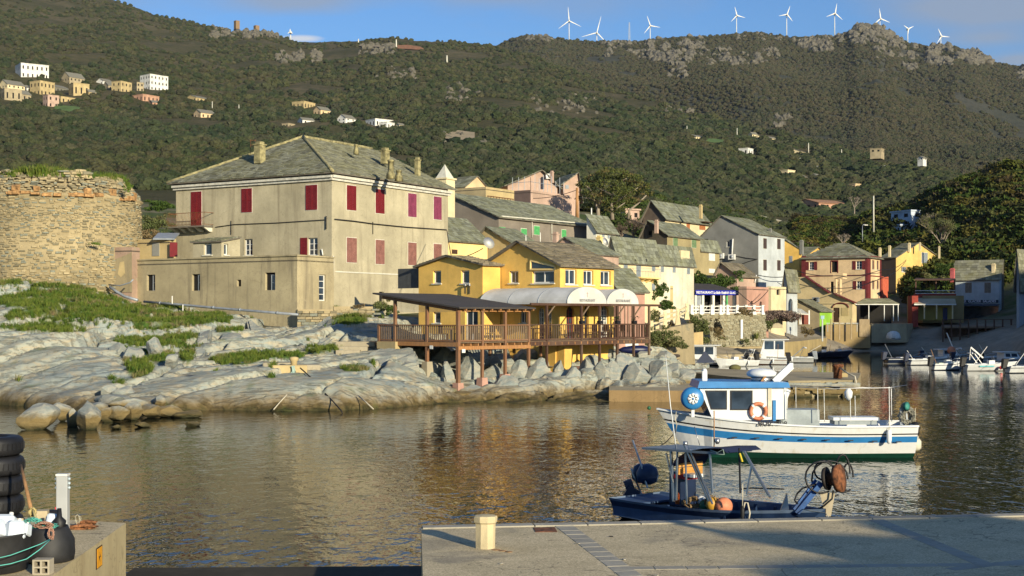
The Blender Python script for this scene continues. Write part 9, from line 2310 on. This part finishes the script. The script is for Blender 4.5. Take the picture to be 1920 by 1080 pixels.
WM = wood_mat('pine wood leaves', [(.042, .068, .014), (.034, .056, .014), (.075, .088, .018), (.095, .076, .022), (.042, .064, .018), (.060, .046, .026), (.020, .032, .010)])
px_ = rs2.uniform(1480, 2300, 9000); d_ = rs2.uniform(222, 352, 9000); z_ = village_z(px_, d_)
k = ~(((np.abs(px_ - 1712) < 38) & (np.abs(d_ - 278) < 14)) | ((px_ < 1700) & (d_ < 232)))
px_, d_, z_ = px_[k], d_[k], z_[k]; X_ = (px_ - CX) / F * d_
scatter('pine_wood', np.stack([X_, d_, z_ - .3], -1), rs2.uniform(1.6, 4.6, len(d_)) * np.where(px_ < 1640, .55, 1), rs2.randint(0, 6, len(d_)), CF, WM, 'mixed pine and scrub wood covering the hill at the right')
px_ = rs2.uniform(1140, 1760, 2600); d_ = rs2.uniform(200, 420, 2600); z_ = np.where(d_ < 238, village_z(px_, d_), hillA(px_, np.maximum(d_, 236)))
X_ = (px_ - CX) / F * d_; yy = HY + (CZ - z_) / d_ * F; k = (d_ > np.interp(px_, [1140, 1200, 1330, 1480, 1760], [205, 215, 215, 236, 245])) & ~((np.abs(px_ - 1544) < 40) & (np.abs(d_ - hd(1544, 396)) < 14)) & ~((np.abs(px_ - 1462) < 34) & (np.abs(d_ - hd(1462, 428)) < 12))
scatter('village_edge_trees', np.stack([X_, d_, z_ - .2], -1)[k], rs2.uniform(1.3, 3.2, int(k.sum())), rs2.randint(0, 6, int(k.sum())), CF, wood_mat('evergreen leaves', [(.03, .055, .014), (.045, .07, .018), (.06, .075, .022), (.035, .06, .018), (.075, .075, .03)]), 'dark evergreen trees crowding behind the village roofs')
bl2 = []
t_ = 28.0
for x, y, w in ((1440, 1009, .5), (1500, 1014, .7), (1570, 1022, .9), (1650, 1028, 1.0), (1730, 1030, 1.0), (1810, 1028, 1.0), (1890, 1030, 1.1), (1700, 988, .7), (1770, 990, .9), (1850, 984, 1.0), (1910, 996, 1.2), (1560, 1078, .9), (1680, 1080, 1.2), (1800, 1076, 1.2), (1910, 1070, 1.2)):
 q = GQ(x, y); bl2.append((Vector((q.x + .52 * t_, q.y - .855 * t_, QZ + .259 * t_)), w * .95, w * .95, .13 + .06 * w))
c = Vector((20.5, -2.8, QZ))
plant('umbrella_pine', 'umbrella pine on the quay behind the viewer, seen by its shade', 'tree', c, bl2, 30000, .10, LF_PINE, [[(20.5, -2.8, QZ, .25), (20.7, -3, QZ + 3.5, .2), (20.2, -2.9, QZ + 6.6, .12)]] + [[(20.2, -2.9, QZ + 5.5, .1)] + [tuple(b[0]) + (.03,)] for b in bl2[::2]], BARK, 5)
scatter_hills()
hb_ = MB(); hb_.box((600, 1600, 375), (6400, 4400, 760)); m = NT('haze air'); m.t.nodes.remove(m.b); v_ = m.n('ShaderNodeVolumePrincipled'); v_.inputs['Density'].default_value = .00003; v_.inputs['Color'].default_value = (.80, .88, 1.0, 1); v_.inputs['Anisotropy'].default_value = .2
m.l(v_.outputs[0], m.out.inputs['Volume']); hz = hb_.build('haze', m.mat, None, 'stuff'); hz['label'] = 'thin pale evening haze in the air over the harbour and hills'
scene.cycles.volume_bounces = 0
